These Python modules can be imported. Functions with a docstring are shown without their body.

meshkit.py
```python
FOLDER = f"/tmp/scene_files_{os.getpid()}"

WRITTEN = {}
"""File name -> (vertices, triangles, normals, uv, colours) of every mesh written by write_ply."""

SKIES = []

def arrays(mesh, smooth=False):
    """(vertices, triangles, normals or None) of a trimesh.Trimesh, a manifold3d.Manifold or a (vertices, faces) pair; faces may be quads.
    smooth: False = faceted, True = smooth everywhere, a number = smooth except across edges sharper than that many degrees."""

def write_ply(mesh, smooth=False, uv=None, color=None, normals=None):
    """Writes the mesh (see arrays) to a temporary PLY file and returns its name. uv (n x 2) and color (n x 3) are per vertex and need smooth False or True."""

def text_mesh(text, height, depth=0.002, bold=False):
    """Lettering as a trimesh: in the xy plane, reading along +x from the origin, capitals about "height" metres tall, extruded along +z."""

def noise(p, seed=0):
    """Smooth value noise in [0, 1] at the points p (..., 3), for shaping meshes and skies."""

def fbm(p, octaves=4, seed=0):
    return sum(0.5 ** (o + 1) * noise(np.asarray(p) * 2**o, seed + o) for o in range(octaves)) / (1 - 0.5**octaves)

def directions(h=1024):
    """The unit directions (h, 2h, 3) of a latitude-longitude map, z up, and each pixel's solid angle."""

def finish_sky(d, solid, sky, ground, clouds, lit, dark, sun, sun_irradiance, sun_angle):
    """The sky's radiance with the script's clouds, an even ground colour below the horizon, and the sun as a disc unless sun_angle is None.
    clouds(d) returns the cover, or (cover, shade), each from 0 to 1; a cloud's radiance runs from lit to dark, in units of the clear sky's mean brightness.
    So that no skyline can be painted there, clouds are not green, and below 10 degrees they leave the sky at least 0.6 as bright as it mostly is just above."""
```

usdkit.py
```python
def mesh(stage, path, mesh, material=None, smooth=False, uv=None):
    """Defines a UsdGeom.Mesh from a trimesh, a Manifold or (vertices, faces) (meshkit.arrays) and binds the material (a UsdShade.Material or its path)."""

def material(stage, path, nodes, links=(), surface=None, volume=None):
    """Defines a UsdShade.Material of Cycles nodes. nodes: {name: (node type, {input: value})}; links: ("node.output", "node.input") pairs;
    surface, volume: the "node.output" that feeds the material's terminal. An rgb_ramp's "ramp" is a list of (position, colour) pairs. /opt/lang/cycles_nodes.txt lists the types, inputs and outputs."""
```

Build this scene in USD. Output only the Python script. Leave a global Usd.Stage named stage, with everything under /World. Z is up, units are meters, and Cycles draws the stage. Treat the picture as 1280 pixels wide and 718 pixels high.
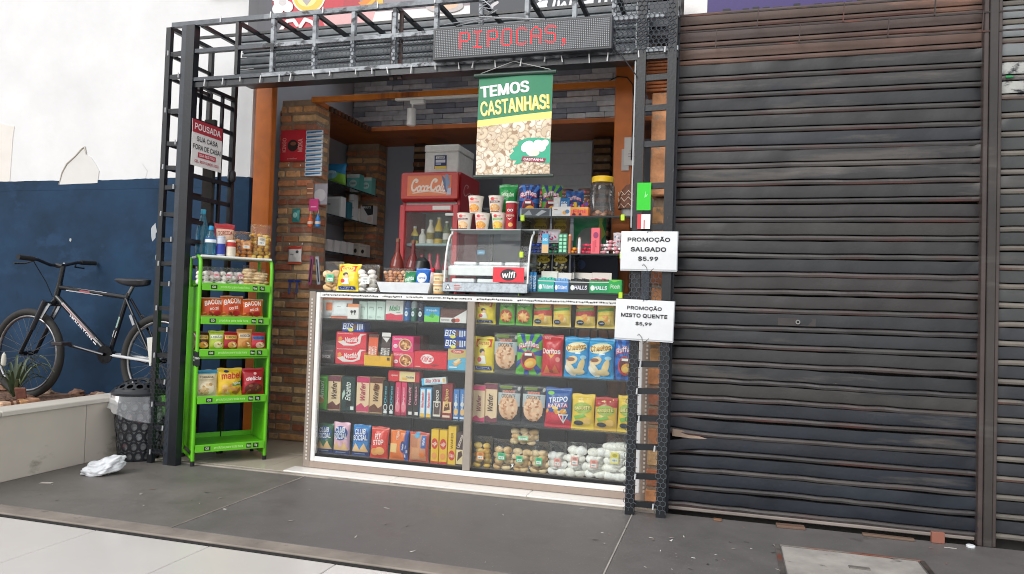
import math, random
import numpy as np, trimesh, meshkit, usdkit
from shapely.geometry import Polygon, LineString, Point, box as sbox
from shapely import affinity
from pxr import Usd, UsdGeom, UsdLux, UsdShade, Gf, Sdf, Vt
rnd = random.Random(7)
stage = Usd.Stage.CreateInMemory()
UsdGeom.SetStageUpAxis(stage, "Z")
UsdGeom.Xform.Define(stage, "/World")

# ---------------------------------------------------------------- camera
F, YAW, PITCH, ROLL = 930.0, math.radians(-16.2), math.radians(1.61), math.radians(1.82)
EYE = np.array([0.0, -3.914, 1.02])
_cy, _sy, _cp, _sp = math.cos(YAW), math.sin(YAW), math.cos(PITCH), math.sin(PITCH)
FWD = np.array([_sy*_cp, _cy*_cp, _sp]); _r = np.array([_cy, -_sy, 0.0]); _u = np.cross(_r, FWD)
RT = math.cos(ROLL)*_r + math.sin(ROLL)*_u
UP = -math.sin(ROLL)*_r + math.cos(ROLL)*_u
cam = UsdGeom.Camera.Define(stage, "/World/camera")
cam.CreateHorizontalApertureAttr(36.0); cam.CreateFocalLengthAttr(36.0*F/1280); cam.CreateClippingRangeAttr((0.05, 500))
cam.AddTransformOp().Set(Gf.Matrix4d(*RT, 0, *UP, 0, *(-FWD), 0, *EYE, 1))
cam.CreateExposureAttr(0.16)
# ---------------------------------------------------------------- overcast sky and a veiled sun, from the street side
EL, AZ = math.radians(33), math.radians(203)          # azimuth measured from +Y towards +X
SUN = np.array([math.sin(AZ)*math.cos(EL), math.cos(AZ)*math.cos(EL), math.sin(EL)])
usdkit.material(stage, "/World/Looks/overcast_sky", {
    "sky": ("sky_texture", {"sky_type": "single_scattering", "sun_disc": False, "sun_elevation": EL, "sun_rotation": AZ}),
    "co": ("texture_coordinate", {}), "n": ("noise_texture", {"scale": 2.5, "detail": 5.0}),
    "k": ("rgb_ramp", {"ramp": [(0.0, (0.78, 0.78, 0.78)), (1.0, (0.95, 0.95, 0.95))]}),
    "mx": ("mix_color", {"b": (9.5, 9.5, 9.6), "use_clamp": False}),
    "b": ("background_shader", {"strength": 0.12})},
    [("co.generated", "n.vector"), ("n.fac", "k.fac"), ("k.color", "mx.fac"), ("sky.color", "mx.a"), ("mx.result", "b.color")], surface="b.background")
dome = UsdLux.DomeLight.Define(stage, "/World/sky")
UsdShade.MaterialBindingAPI.Apply(dome.GetPrim()).Bind(UsdShade.Material.Get(stage, "/World/Looks/overcast_sky"))
sun = UsdLux.DistantLight.Define(stage, "/World/sun")
sun.CreateIntensityAttr(0.5); sun.CreateAngleAttr(35.0); sun.CreateNormalizeAttr(True); sun.CreateColorAttr((1, 0.98, 0.95))
sun.AddTransformOp().Set(Gf.Matrix4d().SetRotate(Gf.Rotation(Gf.Vec3d(0, 0, 1), Gf.Vec3d(*map(float, SUN)))))

# ---------------------------------------------------------------- helpers
GAIN = [1.0]  # brightening put into colours where indoor light is lacking
def lin(h):
    if not isinstance(h, str): return tuple(h)
    if len(h) == 3: h = ''.join(q*2 for q in h)
    v = [int(h[i:i+2], 16)/255 for i in (0, 2, 4)]
    v = [x/12.92 if x <= .04045 else ((x+.055)/1.055)**2.4 for x in v]; g = max(1.0, min(GAIN[0], .82/max(max(v), 1e-6)))
    return tuple(x*g for x in v)
def at(x, y, Y):                                       # the point at real depth Y that a ray of the survey meets
    d = (x-640)*RT + (359-y)*UP + F*FWD
    return EYE + d*(Y-EYE[1])/d[1]
def atx(x, y, X):
    d = (x-640)*RT + (359-y)*UP + F*FWD
    return EYE + d*(X-EYE[0])/d[0]
_cnt = {}
def uniq(parent, name):
    n = _cnt.get((parent, name), 0); _cnt[(parent, name)] = n+1
    return f"{parent}/{name}" + (f"_{n:03d}" if n else "")
def tag(path, label=None, cat=None, group=None, kind=None):
    p = stage.GetPrimAtPath(path)
    for k, v in (("label", label), ("category", cat), ("group", group), ("kind", kind)):
        if v: p.SetCustomDataByKey(k, v)
    return path
def thing(name, label, cat=None, loc=(0, 0, 0), rz=0, group=None, kind=None, rx=0, ry=0):
    path = uniq("/World", name)
    x = UsdGeom.Xform.Define(stage, path)
    x.AddTranslateOp().Set(Gf.Vec3d(*map(float, loc)))
    if rx or ry or rz: x.AddRotateXYZOp().Set(Gf.Vec3f(float(rx), float(ry), float(rz)))
    return tag(path, label, cat, group, kind)
BOXV = np.array([[x, y, z] for x in (0, 1) for y in (0, 1) for z in (0, 1)], float)
BOXF = np.array([[0, 1, 3], [0, 3, 2], [4, 6, 7], [4, 7, 5], [0, 4, 5], [0, 5, 1], [2, 3, 7], [2, 7, 6], [0, 2, 6], [0, 6, 4], [1, 5, 7], [1, 7, 3]])
class B:
    """Collects triangles with colours and makes them one mesh of the scene."""
    def __init__(s): s.v, s.f, s.c, s.n, s.k = [], [], [], [], 0
    def raw(s, v, f, col, sm=False):
        v, f = np.asarray(v, float), np.asarray(f, int)
        if not len(f): return s
        if f.shape[1] == 4: f = np.vstack([f[:, [0, 1, 2]], f[:, [0, 2, 3]]])
        col = np.asarray(lin(col), float)
        if not sm:
            if col.ndim == 2: col = col[f.ravel()]
            v = v[f.ravel()]; f = np.arange(len(v)).reshape(-1, 3)
        n = np.zeros_like(v); fn = np.cross(v[f[:, 1]]-v[f[:, 0]], v[f[:, 2]]-v[f[:, 0]])
        for k in range(3): np.add.at(n, f[:, k], fn)
        L = np.linalg.norm(n, axis=1, keepdims=True); n = np.where(L > 0, n/np.maximum(L, 1e-300), [0, 0, 1.0])
        s.v.append(v); s.f.append(f+s.k); s.n.append(n); s.c.append(np.broadcast_to(col, v.shape)); s.k += len(v)
        return s
    def tm(s, m, col, sm=False):
        if hasattr(m, "to_mesh"):
            q = m.to_mesh(); return s.raw(q.vert_properties[:, :3], q.tri_verts, col, sm)
        return s.raw(m.vertices, m.faces, col, sm)
    def box(s, x0, x1, y0, y1, z0, z1, col):
        return s.raw(BOXV*[x1-x0, y1-y0, z1-z0]+[x0, y0, z0], BOXF, col)
    def cbox(s, x0, x1, y0, y1, z0, z1, col, c=.004):     # box with chamfered edges
        p = np.array([[x, y, z] for x in (0, 1) for y in (0, 1) for z in (0, 1)], float)
        d, o = np.array([x1-x0, y1-y0, z1-z0]), np.array([x0, y0, z0]); q = []
        c = min(c, d.min()*.3)
        for a in range(3):
            e = p*d; m = np.full(3, c); m[a] = 0
            q.append(o + e + np.where(p > .5, -m, m))
        return s.tm(trimesh.convex.convex_hull(np.vstack(q)), col)
    def bar(s, p, q, w, h, col, up=(0, 0, 1)):            # rectangular bar, w across, h along up
        p, q = np.asarray(p, float), np.asarray(q, float); t = q-p; L = np.linalg.norm(t); t = t/L
        a = np.cross(t, up)
        if np.linalg.norm(a) < 1e-4: a = np.cross(t, (0, 1, 0))
        a /= np.linalg.norm(a); b = np.cross(a, t)
        R = np.array([t*L, a*w, b*h])
        return s.raw((BOXV-[0, .5, .5]) @ R + p, BOXF, col)
    def tube(s, pts, r, col, n=8, caps=True):
        pts = np.asarray(pts, float); r = np.broadcast_to(np.asarray(r, float), len(pts))
        T = np.gradient(pts, axis=0); T /= np.linalg.norm(T, axis=1, keepdims=True)+1e-12
        a = np.cross(T[0], (0, 0, 1)); a = a if np.linalg.norm(a) > .05 else np.cross(T[0], (0, 1, 0)); a /= np.linalg.norm(a)
        V = []; th = np.arange(n)*2*np.pi/n
        for i in range(len(pts)):
            a = a-T[i]*(a@T[i]); a /= np.linalg.norm(a); b = np.cross(T[i], a)
            V.append(pts[i]+r[i]*(np.cos(th)[:, None]*a+np.sin(th)[:, None]*b))
        V = np.vstack(V); Fc = []
        for i in range(len(pts)-1):
            for j in range(n):
                k = (j+1) % n; Fc.append([i*n+j, i*n+k, (i+1)*n+k, (i+1)*n+j])
        s.raw(V, Fc, col, True)
        if caps:
            for i, o in ((0, 1), (len(pts)-1, -1)):
                c = V[i*n:(i+1)*n]; s.raw(c, [[0, j+1, j][::o] for j in range(1, n-1)], col)
        return s
    def lathe(s, prof, o, col, n=18, caps=True, sm=True):  # prof: (radius, z[, colour]) from bottom to top
        o = np.asarray(o, float); th = np.arange(n)*2*np.pi/n
        for i in range(len(prof)-1):
            (r0, z0), (r1, z1) = prof[i][:2], prof[i+1][:2]
            cc = prof[i][2] if len(prof[i]) > 2 and prof[i][2] else col
            V = np.vstack([np.c_[r*np.cos(th), r*np.sin(th), np.full(n, z)] for r, z in ((r0, z0), (r1, z1))])+o
            s.raw(V, [[j, (j+1) % n, n+(j+1) % n, n+j] for j in range(n)], cc, sm)
        if caps:
            for (r, z), d in ((prof[0][:2], -1), (prof[-1][:2], 1)):
                if r > 1e-4:
                    V = np.c_[r*np.cos(th), r*np.sin(th), np.full(n, z)]+o
                    s.raw(V, [[0, j, j+1][::d] for j in range(1, n-1)], prof[-1][2] if d > 0 and len(prof[-1]) > 2 else col)
        return s
    def blob(s, c, r, col, seed=0, amp=.12, sub=2, freq=1.5):
        m = trimesh.creation.icosphere(sub, 1.0); v = np.array(m.vertices)
        v *= 1+amp*(meshkit.noise(v*freq+seed*7.3, seed)[:, None]-.5)*2
        return s.raw(v*np.asarray(r)+np.asarray(c), m.faces, col, True)
    def put(s, parent, name, mat, **k):
        path = uniq(parent, name)
        if not s.v: raise ValueError("empty "+path)
        v, f, n, c = (np.vstack(x) for x in (s.v, s.f, s.n, s.c))
        used, inv = np.unique(f, return_inverse=True); v, n, c, f = v[used], n[used], c[used], inv.reshape(-1, 3)
        m = UsdGeom.Mesh.Define(stage, path)
        m.CreatePointsAttr(Vt.Vec3fArray.FromNumpy(v.astype(np.float32)))
        m.CreateFaceVertexCountsAttr(Vt.IntArray.FromNumpy(np.full(len(f), 3, np.int32)))
        m.CreateFaceVertexIndicesAttr(Vt.IntArray.FromNumpy(f.astype(np.int32).ravel()))
        m.CreateSubdivisionSchemeAttr("none")
        m.CreateNormalsAttr(Vt.Vec3fArray.FromNumpy(n.astype(np.float32))); m.SetNormalsInterpolation("vertex")
        UsdGeom.PrimvarsAPI(m).CreatePrimvar("col", Sdf.ValueTypeNames.Color3fArray, "vertex").Set(Vt.Vec3fArray.FromNumpy(np.ascontiguousarray(c, dtype=np.float32)))
        UsdShade.MaterialBindingAPI.Apply(m.GetPrim()).Bind(UsdShade.Material.Get(stage, "/World/Looks/"+mat))
        return tag(path, **k)

# ---------------------------------------------------------------- materials: the colour comes from the mesh, finish, grain and wear from nodes
def finish(name, rough=.5, metal=0., amp=.12, scale=30., bump=0., bscale=60., spec=.5, wear=None, coat=0., rvar=0., dist=.002):
    """wear = (colour, amount, scale, stretch): patches of another colour over the base."""
    n = {"a": ("attribute", {"attribute": "col"}), "t": ("texture_coordinate", {}),
         "n": ("noise_texture", {"scale": scale, "detail": 4.0, "roughness": .6}),
         "k": ("rgb_ramp", {"ramp": [(.25, (1-amp,)*3), (.75, (1+amp*.6,)*3)]}),
         "x": ("mix_color", {"blend_type": "multiply", "fac": 1.0, "use_clamp": False}),
         "p": ("principled_bsdf", {"roughness": rough, "metallic": metal, "specular_ior_level": spec, "coat_weight": coat})}
    l = [("t.object", "n.vector"), ("n.fac", "k.fac"), ("a.color", "x.a"), ("k.color", "x.b")]
    out = "x.result"
    for i, (wc, amt, ws, st) in enumerate(wear or []):
        n |= {f"m{i}": ("mapping", {"scale": st}), f"w{i}": ("noise_texture", {"scale": ws, "detail": 8.0, "roughness": .65}),
              f"r{i}": ("rgb_ramp", {"ramp": [(1-amt-.04, (0, 0, 0)), (1-amt+.05, (1, 1, 1))]}), f"y{i}": ("mix_color", {"b": lin(wc)})}
        l += [("t.object", f"m{i}.vector"), (f"m{i}.vector", f"w{i}.vector"), (f"w{i}.fac", f"r{i}.fac"), (f"r{i}.color", f"y{i}.fac"), (out, f"y{i}.a")]
        out = f"y{i}.result"
    l.append((out, "p.base_color"))
    if rvar:
        n["rv"] = ("map_range", {"from_min": .3, "from_max": .7, "to_min": rough-rvar, "to_max": rough+rvar}); l += [("n.fac", "rv.value"), ("rv.result", "p.roughness")]
    if bump:
        n |= {"bn": ("noise_texture", {"scale": bscale, "detail": 3.0}), "b": ("bump", {"strength": bump, "distance": dist})}
        l += [("t.object", "bn.vector"), ("bn.fac", "b.height"), ("b.normal", "p.normal")]
    usdkit.material(stage, "/World/Looks/"+name, n, l, surface="p.BSDF")
finish("matte", .85, bump=.15, bscale=120)
finish("print", .5, amp=.07, scale=50)
finish("paper", .65, amp=.05, scale=20, bump=.05)
finish("plastic", .35, amp=.08)
finish("gloss", .14, amp=.06)
finish("film", .25, amp=.10, scale=35, bump=.6, bscale=34, dist=.006)
finish("food", .7, amp=.25, scale=70, bump=.5, bscale=110)
finish("metal", .35, 1.0, amp=.15, rvar=.1)
finish("rubber", .8, amp=.2, scale=25, bump=.2)
finish("wood", .5, amp=.25, scale=9, bump=.15, wear=[("7a3d10", .42, 3.0, (1, 1, .12)), ("3a2413", .27, 9., (1, 1, .3)), ("c98a52", .22, 14., (1, 1, .2))])
finish("brick", .9, amp=.35, scale=22, bump=.8, bscale=70, dist=.004, wear=[("958676", .40, 14., (1, 1, 1)), ("2d211b", .27, 10., (1, 1, 1))])
finish("mortar", .95, amp=.4, scale=14, bump=.9, bscale=50, dist=.006)
finish("stone", .8, amp=.25, scale=18, bump=.5, bscale=40)
finish("concrete", .5, amp=.2, scale=4.2, bump=.25, bscale=90, rvar=.12, spec=.35,
       wear=[("7d7873", .32, 1.1, (1, .5, 1)), ("4a4745", .31, 2.3, (1, 1, 1)), ("9d968e", .34, 130., (1, 1, 1)), ("4f4a46", .33, 95., (1, 1, 1)), ("b8b2aa", .23, 30., (1, 1, 1))])
finish("kerb_concrete", .8, amp=.4, scale=5, bump=.5, bscale=60, wear=[("4a4540", .36, 9., (.6, 1, 1)), ("a59c92", .33, 4., (.3, 1, 1))])
finish("white_tile", .22, amp=.06, scale=2.0, bump=.02, wear=[("a8a098", .31, 1.6, (1, .4, 1)), ("86807a", .22, 26., (1, 1, 1))])
finish("shop_tile", .25, amp=.14, scale=3.0, wear=[("8a8072", .35, 3., (1, 1, 1))])
finish("wall_paint", .8, amp=.10, scale=2.2, bump=.3, bscale=14, dist=.006, wear=[("9a948a", .25, 6., (1, 1, .5))])
finish("blue_paint", .7, spec=.25, amp=.45, scale=2.6, bump=.3, bscale=14, dist=.006, wear=[("1d3a57", .42, 2.4, (1, 1, 1.6)), ("8796a5", .24, 7., (1, 1, .6)), ("0f2338", .34, 3., (1, 1, .4))])
finish("room_paint", .75, amp=.12, scale=2.0, bump=.15, bscale=20)
finish("ledge_tile", .45, amp=.10, scale=2.5, wear=[("8d867b", .36, 2.5, (1, 1, 2)), ("5d574f", .26, 5., (1, 1, .4))])
finish("soil", .95, amp=.5, scale=22, bump=1., bscale=45, dist=.02)
finish("cage_paint", .38, amp=.4, scale=20, bump=.3, bscale=90, wear=[("8f9499", .27, 26., (1, 1, .5)), ("4a3b33", .30, 12., (1, 1, 1))])
finish("worn_white", .5, amp=.2, scale=25, bump=.4, bscale=80, wear=[("1c1f25", .45, 20., (.6, 1, 1)), ("5a5e64", .44, 8., (.5, 1, 1)), ("23262c", .36, 5., (.4, 1, 1))])
finish("shutter_paint", .46, amp=.45, scale=3.0, bump=.35, bscale=30, rvar=.1, dist=.003,
       wear=[("4b4744", .40, 2.2, (.3, 1, 2.2)), ("6b4636", .25, 8., (.3, 1, 2)), ("9d9690", .22, 18., (.5, 1, 2)), ("1b1e25", .34, 4., (.4, 1, 1))])
finish("rust_lip", .6, amp=.5, scale=6, bump=.4, bscale=40, wear=[("6b3a2b", .40, 7., (.25, 1, 1)), ("2a2523", .40, 5., (.3, 1, 1))])
finish("brown_shutter", .55, amp=.4, scale=3, bump=.3, bscale=30, wear=[("7d5a49", .42, 3., (.3, 1, 2)), ("3a2a24", .36, 5., (.3, 1, 2))])
finish("rack_paint", .38, amp=.12, scale=12, wear=[("55b01c", .38, 5., (1, 1, 1)), ("3f5a2a", .25, 17., (1, 1, .4)), ("c9d8b0", .21, 30., (1, 1, 1))])
finish("leaf", .5, amp=.3, scale=20)
def glassy(name, tint, ior, rough=.02, haze=0., hazecol=(.8, .8, .8), base=0.):
    n = {"t": ("transparent_bsdf", {"color": tint}), "g": ("glossy_bsdf", {"color": (.95, .95, .95), "roughness": rough}), "f": ("fresnel", {"IOR": ior}),
         "m": ("mix_closure", {}), "d": ("diffuse_bsdf", {"color": hazecol}), "h": ("mix_closure", {"fac": haze})}
    l = [("f.fac", "m.fac"), ("t.BSDF", "m.closure1"), ("g.BSDF", "m.closure2"), ("m.closure", "h.closure1"), ("d.BSDF", "h.closure2")]
    if name == "clear_film":
        n |= {"c": ("texture_coordinate", {}), "bn": ("noise_texture", {"scale": 30.0, "detail": 3.0}), "b": ("bump", {"strength": .9, "distance": .012})}
        l += [("c.object", "bn.vector"), ("bn.fac", "b.height"), ("b.normal", "g.normal"), ("b.normal", "f.normal")]
    usdkit.material(stage, "/World/Looks/"+name, n, l, surface="h.closure")
glassy("glass", (.95, .97, .965), 1.25, haze=.012)
glassy("dark_glass", (.86, .9, .89), 1.35, haze=.02)
glassy("clear_film", (.97, .97, .97), 1.3, rough=.10, haze=.02, hazecol=(.8, .8, .8))
glassy("jar_plastic", (.95, .95, .94), 1.45, rough=.05, haze=.03, hazecol=(.7, .7, .7))
glassy("liner_film", (.9, .92, .93), 1.45, rough=.15, haze=.16, hazecol=(.65, .67, .7))
glassy("blue_bottle", (.25, .62, .78), 1.5, rough=.05, haze=.12, hazecol=(.15, .45, .6))
usdkit.material(stage, "/World/Looks/led_lit", {"e": ("emission", {"color": (1.0, .05, .06), "strength": 2.2})}, [], surface="e.emission")

# ---------------------------------------------------------------- flat print: shapes and lettering laid on a face or draped over a bag
_txt = {}
def text2d(t, bold=True):
    if (t, bold) not in _txt:
        m = meshkit.text_mesh(t, .7, .01, bold); v, f = np.array(m.vertices), np.array(m.faces)
        fn = np.cross(v[f[:, 1]]-v[f[:, 0]], v[f[:, 2]]-v[f[:, 0]]); f = f[fn[:, 2] > 1e-9]
        used, inv = np.unique(f, return_inverse=True); v = v[used][:, :2]; v -= v.min(0); v /= np.maximum(v.max(0), 1e-9)
        _txt[(t, bold)] = v, inv.reshape(-1, 3)
    return _txt[(t, bold)]
def poly2d(g):
    V, Fc, k = [], [], 0
    for p in getattr(g, "geoms", [g]):
        if p.is_empty or p.area < 1e-10 or p.geom_type != "Polygon": continue
        v, f = trimesh.creation.triangulate_polygon(p, engine="earcut")
        V.append(v); Fc.append(np.asarray(f)+k); k += len(v)
    if not V: return np.zeros((0, 2)), np.zeros((0, 3), int)
    return np.vstack(V), np.vstack(Fc)
def ell(cx, cy, rx, ry, rot=0, n=20):
    return affinity.rotate(affinity.scale(Point(cx, cy).buffer(1, quad_segs=max(3, n//4)), rx, ry), rot)
def burst(cx, cy, r0, r1, n, asp=1):
    return Polygon([(cx+(r0 if i % 2 else r1)*math.cos(i*math.pi/n), cy+asp*(r0 if i % 2 else r1)*math.sin(i*math.pi/n)) for i in range(2*n)])
def kidney(cx, cy, r, rot):
    a = np.linspace(-2.2, 2.2, 9); ln = LineString(np.c_[np.cos(a)*.55, np.sin(a)*.75])
    return affinity.translate(affinity.rotate(affinity.scale(ln.buffer(.36, quad_segs=3), r, r, origin=(0, 0)), rot, origin=(0, 0)), cx, cy)
def printed(b, spec, W, H, hf=None, off=.0006, step=.00035, zo=0., x0=None):
    """Adds a design (fractions of the face, u to the right and v up) to b, on the face y = hf(x, z)."""
    x0 = -W/2 if x0 is None else x0; k = 0
    for s in spec:
        kind, col = s[0], None
        if kind == "r": v, f = np.array([[s[1], s[2]], [s[3], s[2]], [s[3], s[4]], [s[1], s[4]]], float), np.array([[0, 1, 2], [0, 2, 3]]); col = s[5]
        elif kind == "e": v, f = poly2d(affinity.scale(ell(s[1]*W, s[2]*H, s[3]*W, s[4]*H, s[6] if len(s) > 6 else 0), 1/W, 1/H, origin=(0, 0))); col = s[5]
        elif kind == "p": v, f = poly2d(Polygon(s[1]).buffer(0)); col = s[2]
        elif kind == "g": v, f = poly2d(s[1]); col = s[2]
        elif kind == "b": v, f = poly2d(affinity.scale(burst(s[1]*W, s[2]*H, s[3]*W, s[4]*W, s[5]), 1/W, 1/H, origin=(0, 0))); col = s[6]
        elif kind == "t":                                  # text, cu, cv, width, height, colour, turn, slant, arch
            tv, f = text2d(s[1]); rot = math.radians(s[7] if len(s) > 7 else 0); sl = s[8] if len(s) > 8 else 0; ar = s[9] if len(s) > 9 else 0
            q = (tv-.5)*[s[4], s[5]]; q[:, 0] *= W; q[:, 1] *= H
            q[:, 0] += sl*q[:, 1]
            q[:, 1] += ar*H*(1-(2*(tv[:, 0]-.5))**2)
            c, sn = math.cos(rot), math.sin(rot); q = np.c_[q[:, 0]*c-q[:, 1]*sn, q[:, 0]*sn+q[:, 1]*c]
            v = q/[W, H]+[s[2], s[3]]; col = s[6]
        elif kind == "f":                                  # a heap of food: n pieces in an ellipse
            _, cu, cv, ru, rv, n, size, cols = s[:8]; r = random.Random(n*31+int(cu*100)); 
            for i in range(n):
                a, d = r.random()*6.28, math.sqrt(r.random())
                k += .12
                vv, ff = poly2d(affinity.scale(ell((cu+d*ru*math.cos(a))*W, (cv+d*rv*math.sin(a))*H, size*W*(.7+.6*r.random()), size*W*.55, r.random()*180, 12), 1/W, 1/H, origin=(0, 0)))
                _lay(b, vv, ff, r.choice(cols), W, H, hf, off+step*k, zo, x0)
            k += 1; continue
        k += 1
        _lay(b, v, f, col, W, H, hf, off+step*k, zo, x0)
    return b
def _lay(b, v, f, col, W, H, hf, o, zo, x0):
    if not len(f): return
    v3 = np.c_[np.clip(v, .0, 1.)*[W, H], np.zeros(len(v))]
    if hf is not None:
        v3, f = trimesh.remesh.subdivide_to_size(v3, f, max(W, H)/16)
        x, z = v3[:, 0]+x0, v3[:, 1]
        p = hf(x, z); b.raw(np.c_[p[0], p[1]-o, z+zo], f, col, True)
    else:
        b.raw(np.c_[v3[:, 0]+x0, np.full(len(v3), -o), v3[:, 1]+zo], f, col)

def pillow_fn(W, H, T, seed, seal=.07, pinch=.05, cr=.13):
    def hf(x, z):
        a = np.clip(np.abs(2*x/W), 0, 1); b = np.clip((2*z/H-1)/(1-2*seal), -1, 1)
        t = T/2*(1-a**2.6)**.6*(1-np.abs(b)**3)**.65
        w = meshkit.noise(np.c_[x/W*5, z/H*6, np.full_like(x, seed*3.1)], seed)-.5
        t = t*(1+cr*2.2*w) + T*.035*w*(1-a**4)
        return x*(1-pinch*(1-b**2)), -np.maximum(t, .0004), z
    return hf
def bag(parent, W, H, T, col, spec, seed=0, mat="film", name="bag", seal=.07, zones=None, top="flat"):
    """A sealed pillow bag standing at the origin; zones: (v0, v1, colour) bands in its film."""
    hf = pillow_fn(W, H, T, seed, seal); nx, nz = 21, 29
    u, v = np.meshgrid(np.linspace(-.5, .5, nx), np.linspace(0, 1, nz)); x, z = u.ravel()*W, v.ravel()*H
    px, py, pz = hf(x, z); b = B(); C = np.tile(lin(col), (len(x), 1))
    for z0, z1, c in zones or []: C[(v.ravel() >= z0) & (v.ravel() <= z1)] = lin(c)
    Fc = np.array([[i*nx+j, i*nx+j+1, (i+1)*nx+j+1, (i+1)*nx+j] for i in range(nz-1) for j in range(nx-1)])
    zz = pz + (.012*H*np.sin(x/W*9+seed) * (np.abs(v.ravel()-1) < 1e-6))
    b.raw(np.c_[px, py, zz], Fc, C, True); b.raw(np.c_[px, -py*.9, zz], Fc[:, ::-1], C, True)
    b.put(parent, name, mat)
    if spec:
        d = B(); printed(d, spec, W, H, hf, off=.0011); d.put(parent, "print", "print")
    return hf
def carton(parent, W, H, D, col, spec, side=None, name="carton", mat="paper"):
    b = B(); b.cbox(-W/2, W/2, 0, D, 0, H, col, .0015)
    if side: b.box(-W/2-.0004, W/2+.0004, .003, D-.003, .002, H-.002, side)
    b.put(parent, name, mat)
    if spec:
        d = B(); printed(d, spec, W, H); d.put(parent, "print", "print")
def item(kind, name, label, cat, px, z, Y, col, spec=(), D=.05, T=.06, group=None, seed=None, rz=0, rx=0, side=None, **k):
    """A packet standing on a shelf of height z with its face at depth Y; px: left, right, top of what the survey sees of it."""
    x0, x1, yt = px; seed = seed if seed is not None else rnd.randrange(999)
    m = at((x0+x1)/2, yt, Y); ym = (yt + 20)
    X0, X1 = at(x0, ym, Y)[0], at(x1, ym, Y)[0]; W, H = X1-X0-.001, m[2]-z
    rz += rnd.uniform(-5, 5) if kind == "bag" else rnd.uniform(-1.5, 1.5)
    if kind == "bag" and not rx: rx = rnd.uniform(-6, 0)
    p = thing(name, label, cat, ((X0+X1)/2, Y+(rnd.uniform(-.004, .006) if kind == "bag" else 0), z), rz, group, rx=rx)
    if kind == "bag": bag(p, W, H, T, col, spec, seed, **k)
    else: carton(p, W, H, D, col, spec, side, **k)
    return p, W, H
# ================================================================ THE SETTING
def struct(name, b, mat, label=None): return b.put("/World", name, mat, label=label, kind="structure")
struct("ground", B().box(-60, 60, -90, 40, -.3, -.05, "77726c"), "concrete", "wide grey ground under and beyond the pavement")
pv = thing("concrete_pavement", "dark grey concrete slabs in front of the shop", kind="structure")
xs = [-3.72, -2.345, -.438, 1.45, 3.4, 8.0]
for a, c in zip(xs[:-1], xs[1:]):
    B().cbox(a+.003, c-.003, -1.13, -.015, -.06, rnd.uniform(-.001, .001), ["67635f", "696561", "646160"][int(a*3) % 3], .003).put(pv, "slab", "concrete")
for xj, cj in ((-2.345, "8f8880"), (-.438, "a39d96")): B().box(xj-.003, xj+.003, -1.13, -.02, -.02, .0022, cj).put(pv, "joint_grout", "kerb_concrete")
r11 = random.Random(21); b = B()
for i in range(70):
    x, y = r11.uniform(-3.5, 1.4), r11.uniform(-1.1, -.1)
    if i % 3 == 0: x, y = r11.uniform(-.4, .25), r11.uniform(-1.0, -.3)
    w, a = r11.uniform(.002, .007), r11.uniform(0, 3.1); l = w*r11.uniform(1, 3); c, s_ = math.cos(a), math.sin(a)
    b.raw([[x+c*l-s_*w, y+s_*l+c*w, .003], [x-c*l, y-s_*l, .0022], [x-c*l*.4+s_*w, y-s_*l-c*w, .0024], [x+c*l*.7, y+s_*l*.6-w*.3, .004]], [[0, 1, 2], [0, 2, 3]], r11.choice(["c9c5be", "a8a199", "d8d5d0", "3a3734", "8a6a58"]))
b.put("/World", "scattered_flecks", "paper", label="tiny pale flecks and grit strewn over the dark pavement", kind="stuff")
kb = thing("kerb_strip", "stained lighter concrete strip between dark slabs and white tiles", kind="structure")
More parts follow.
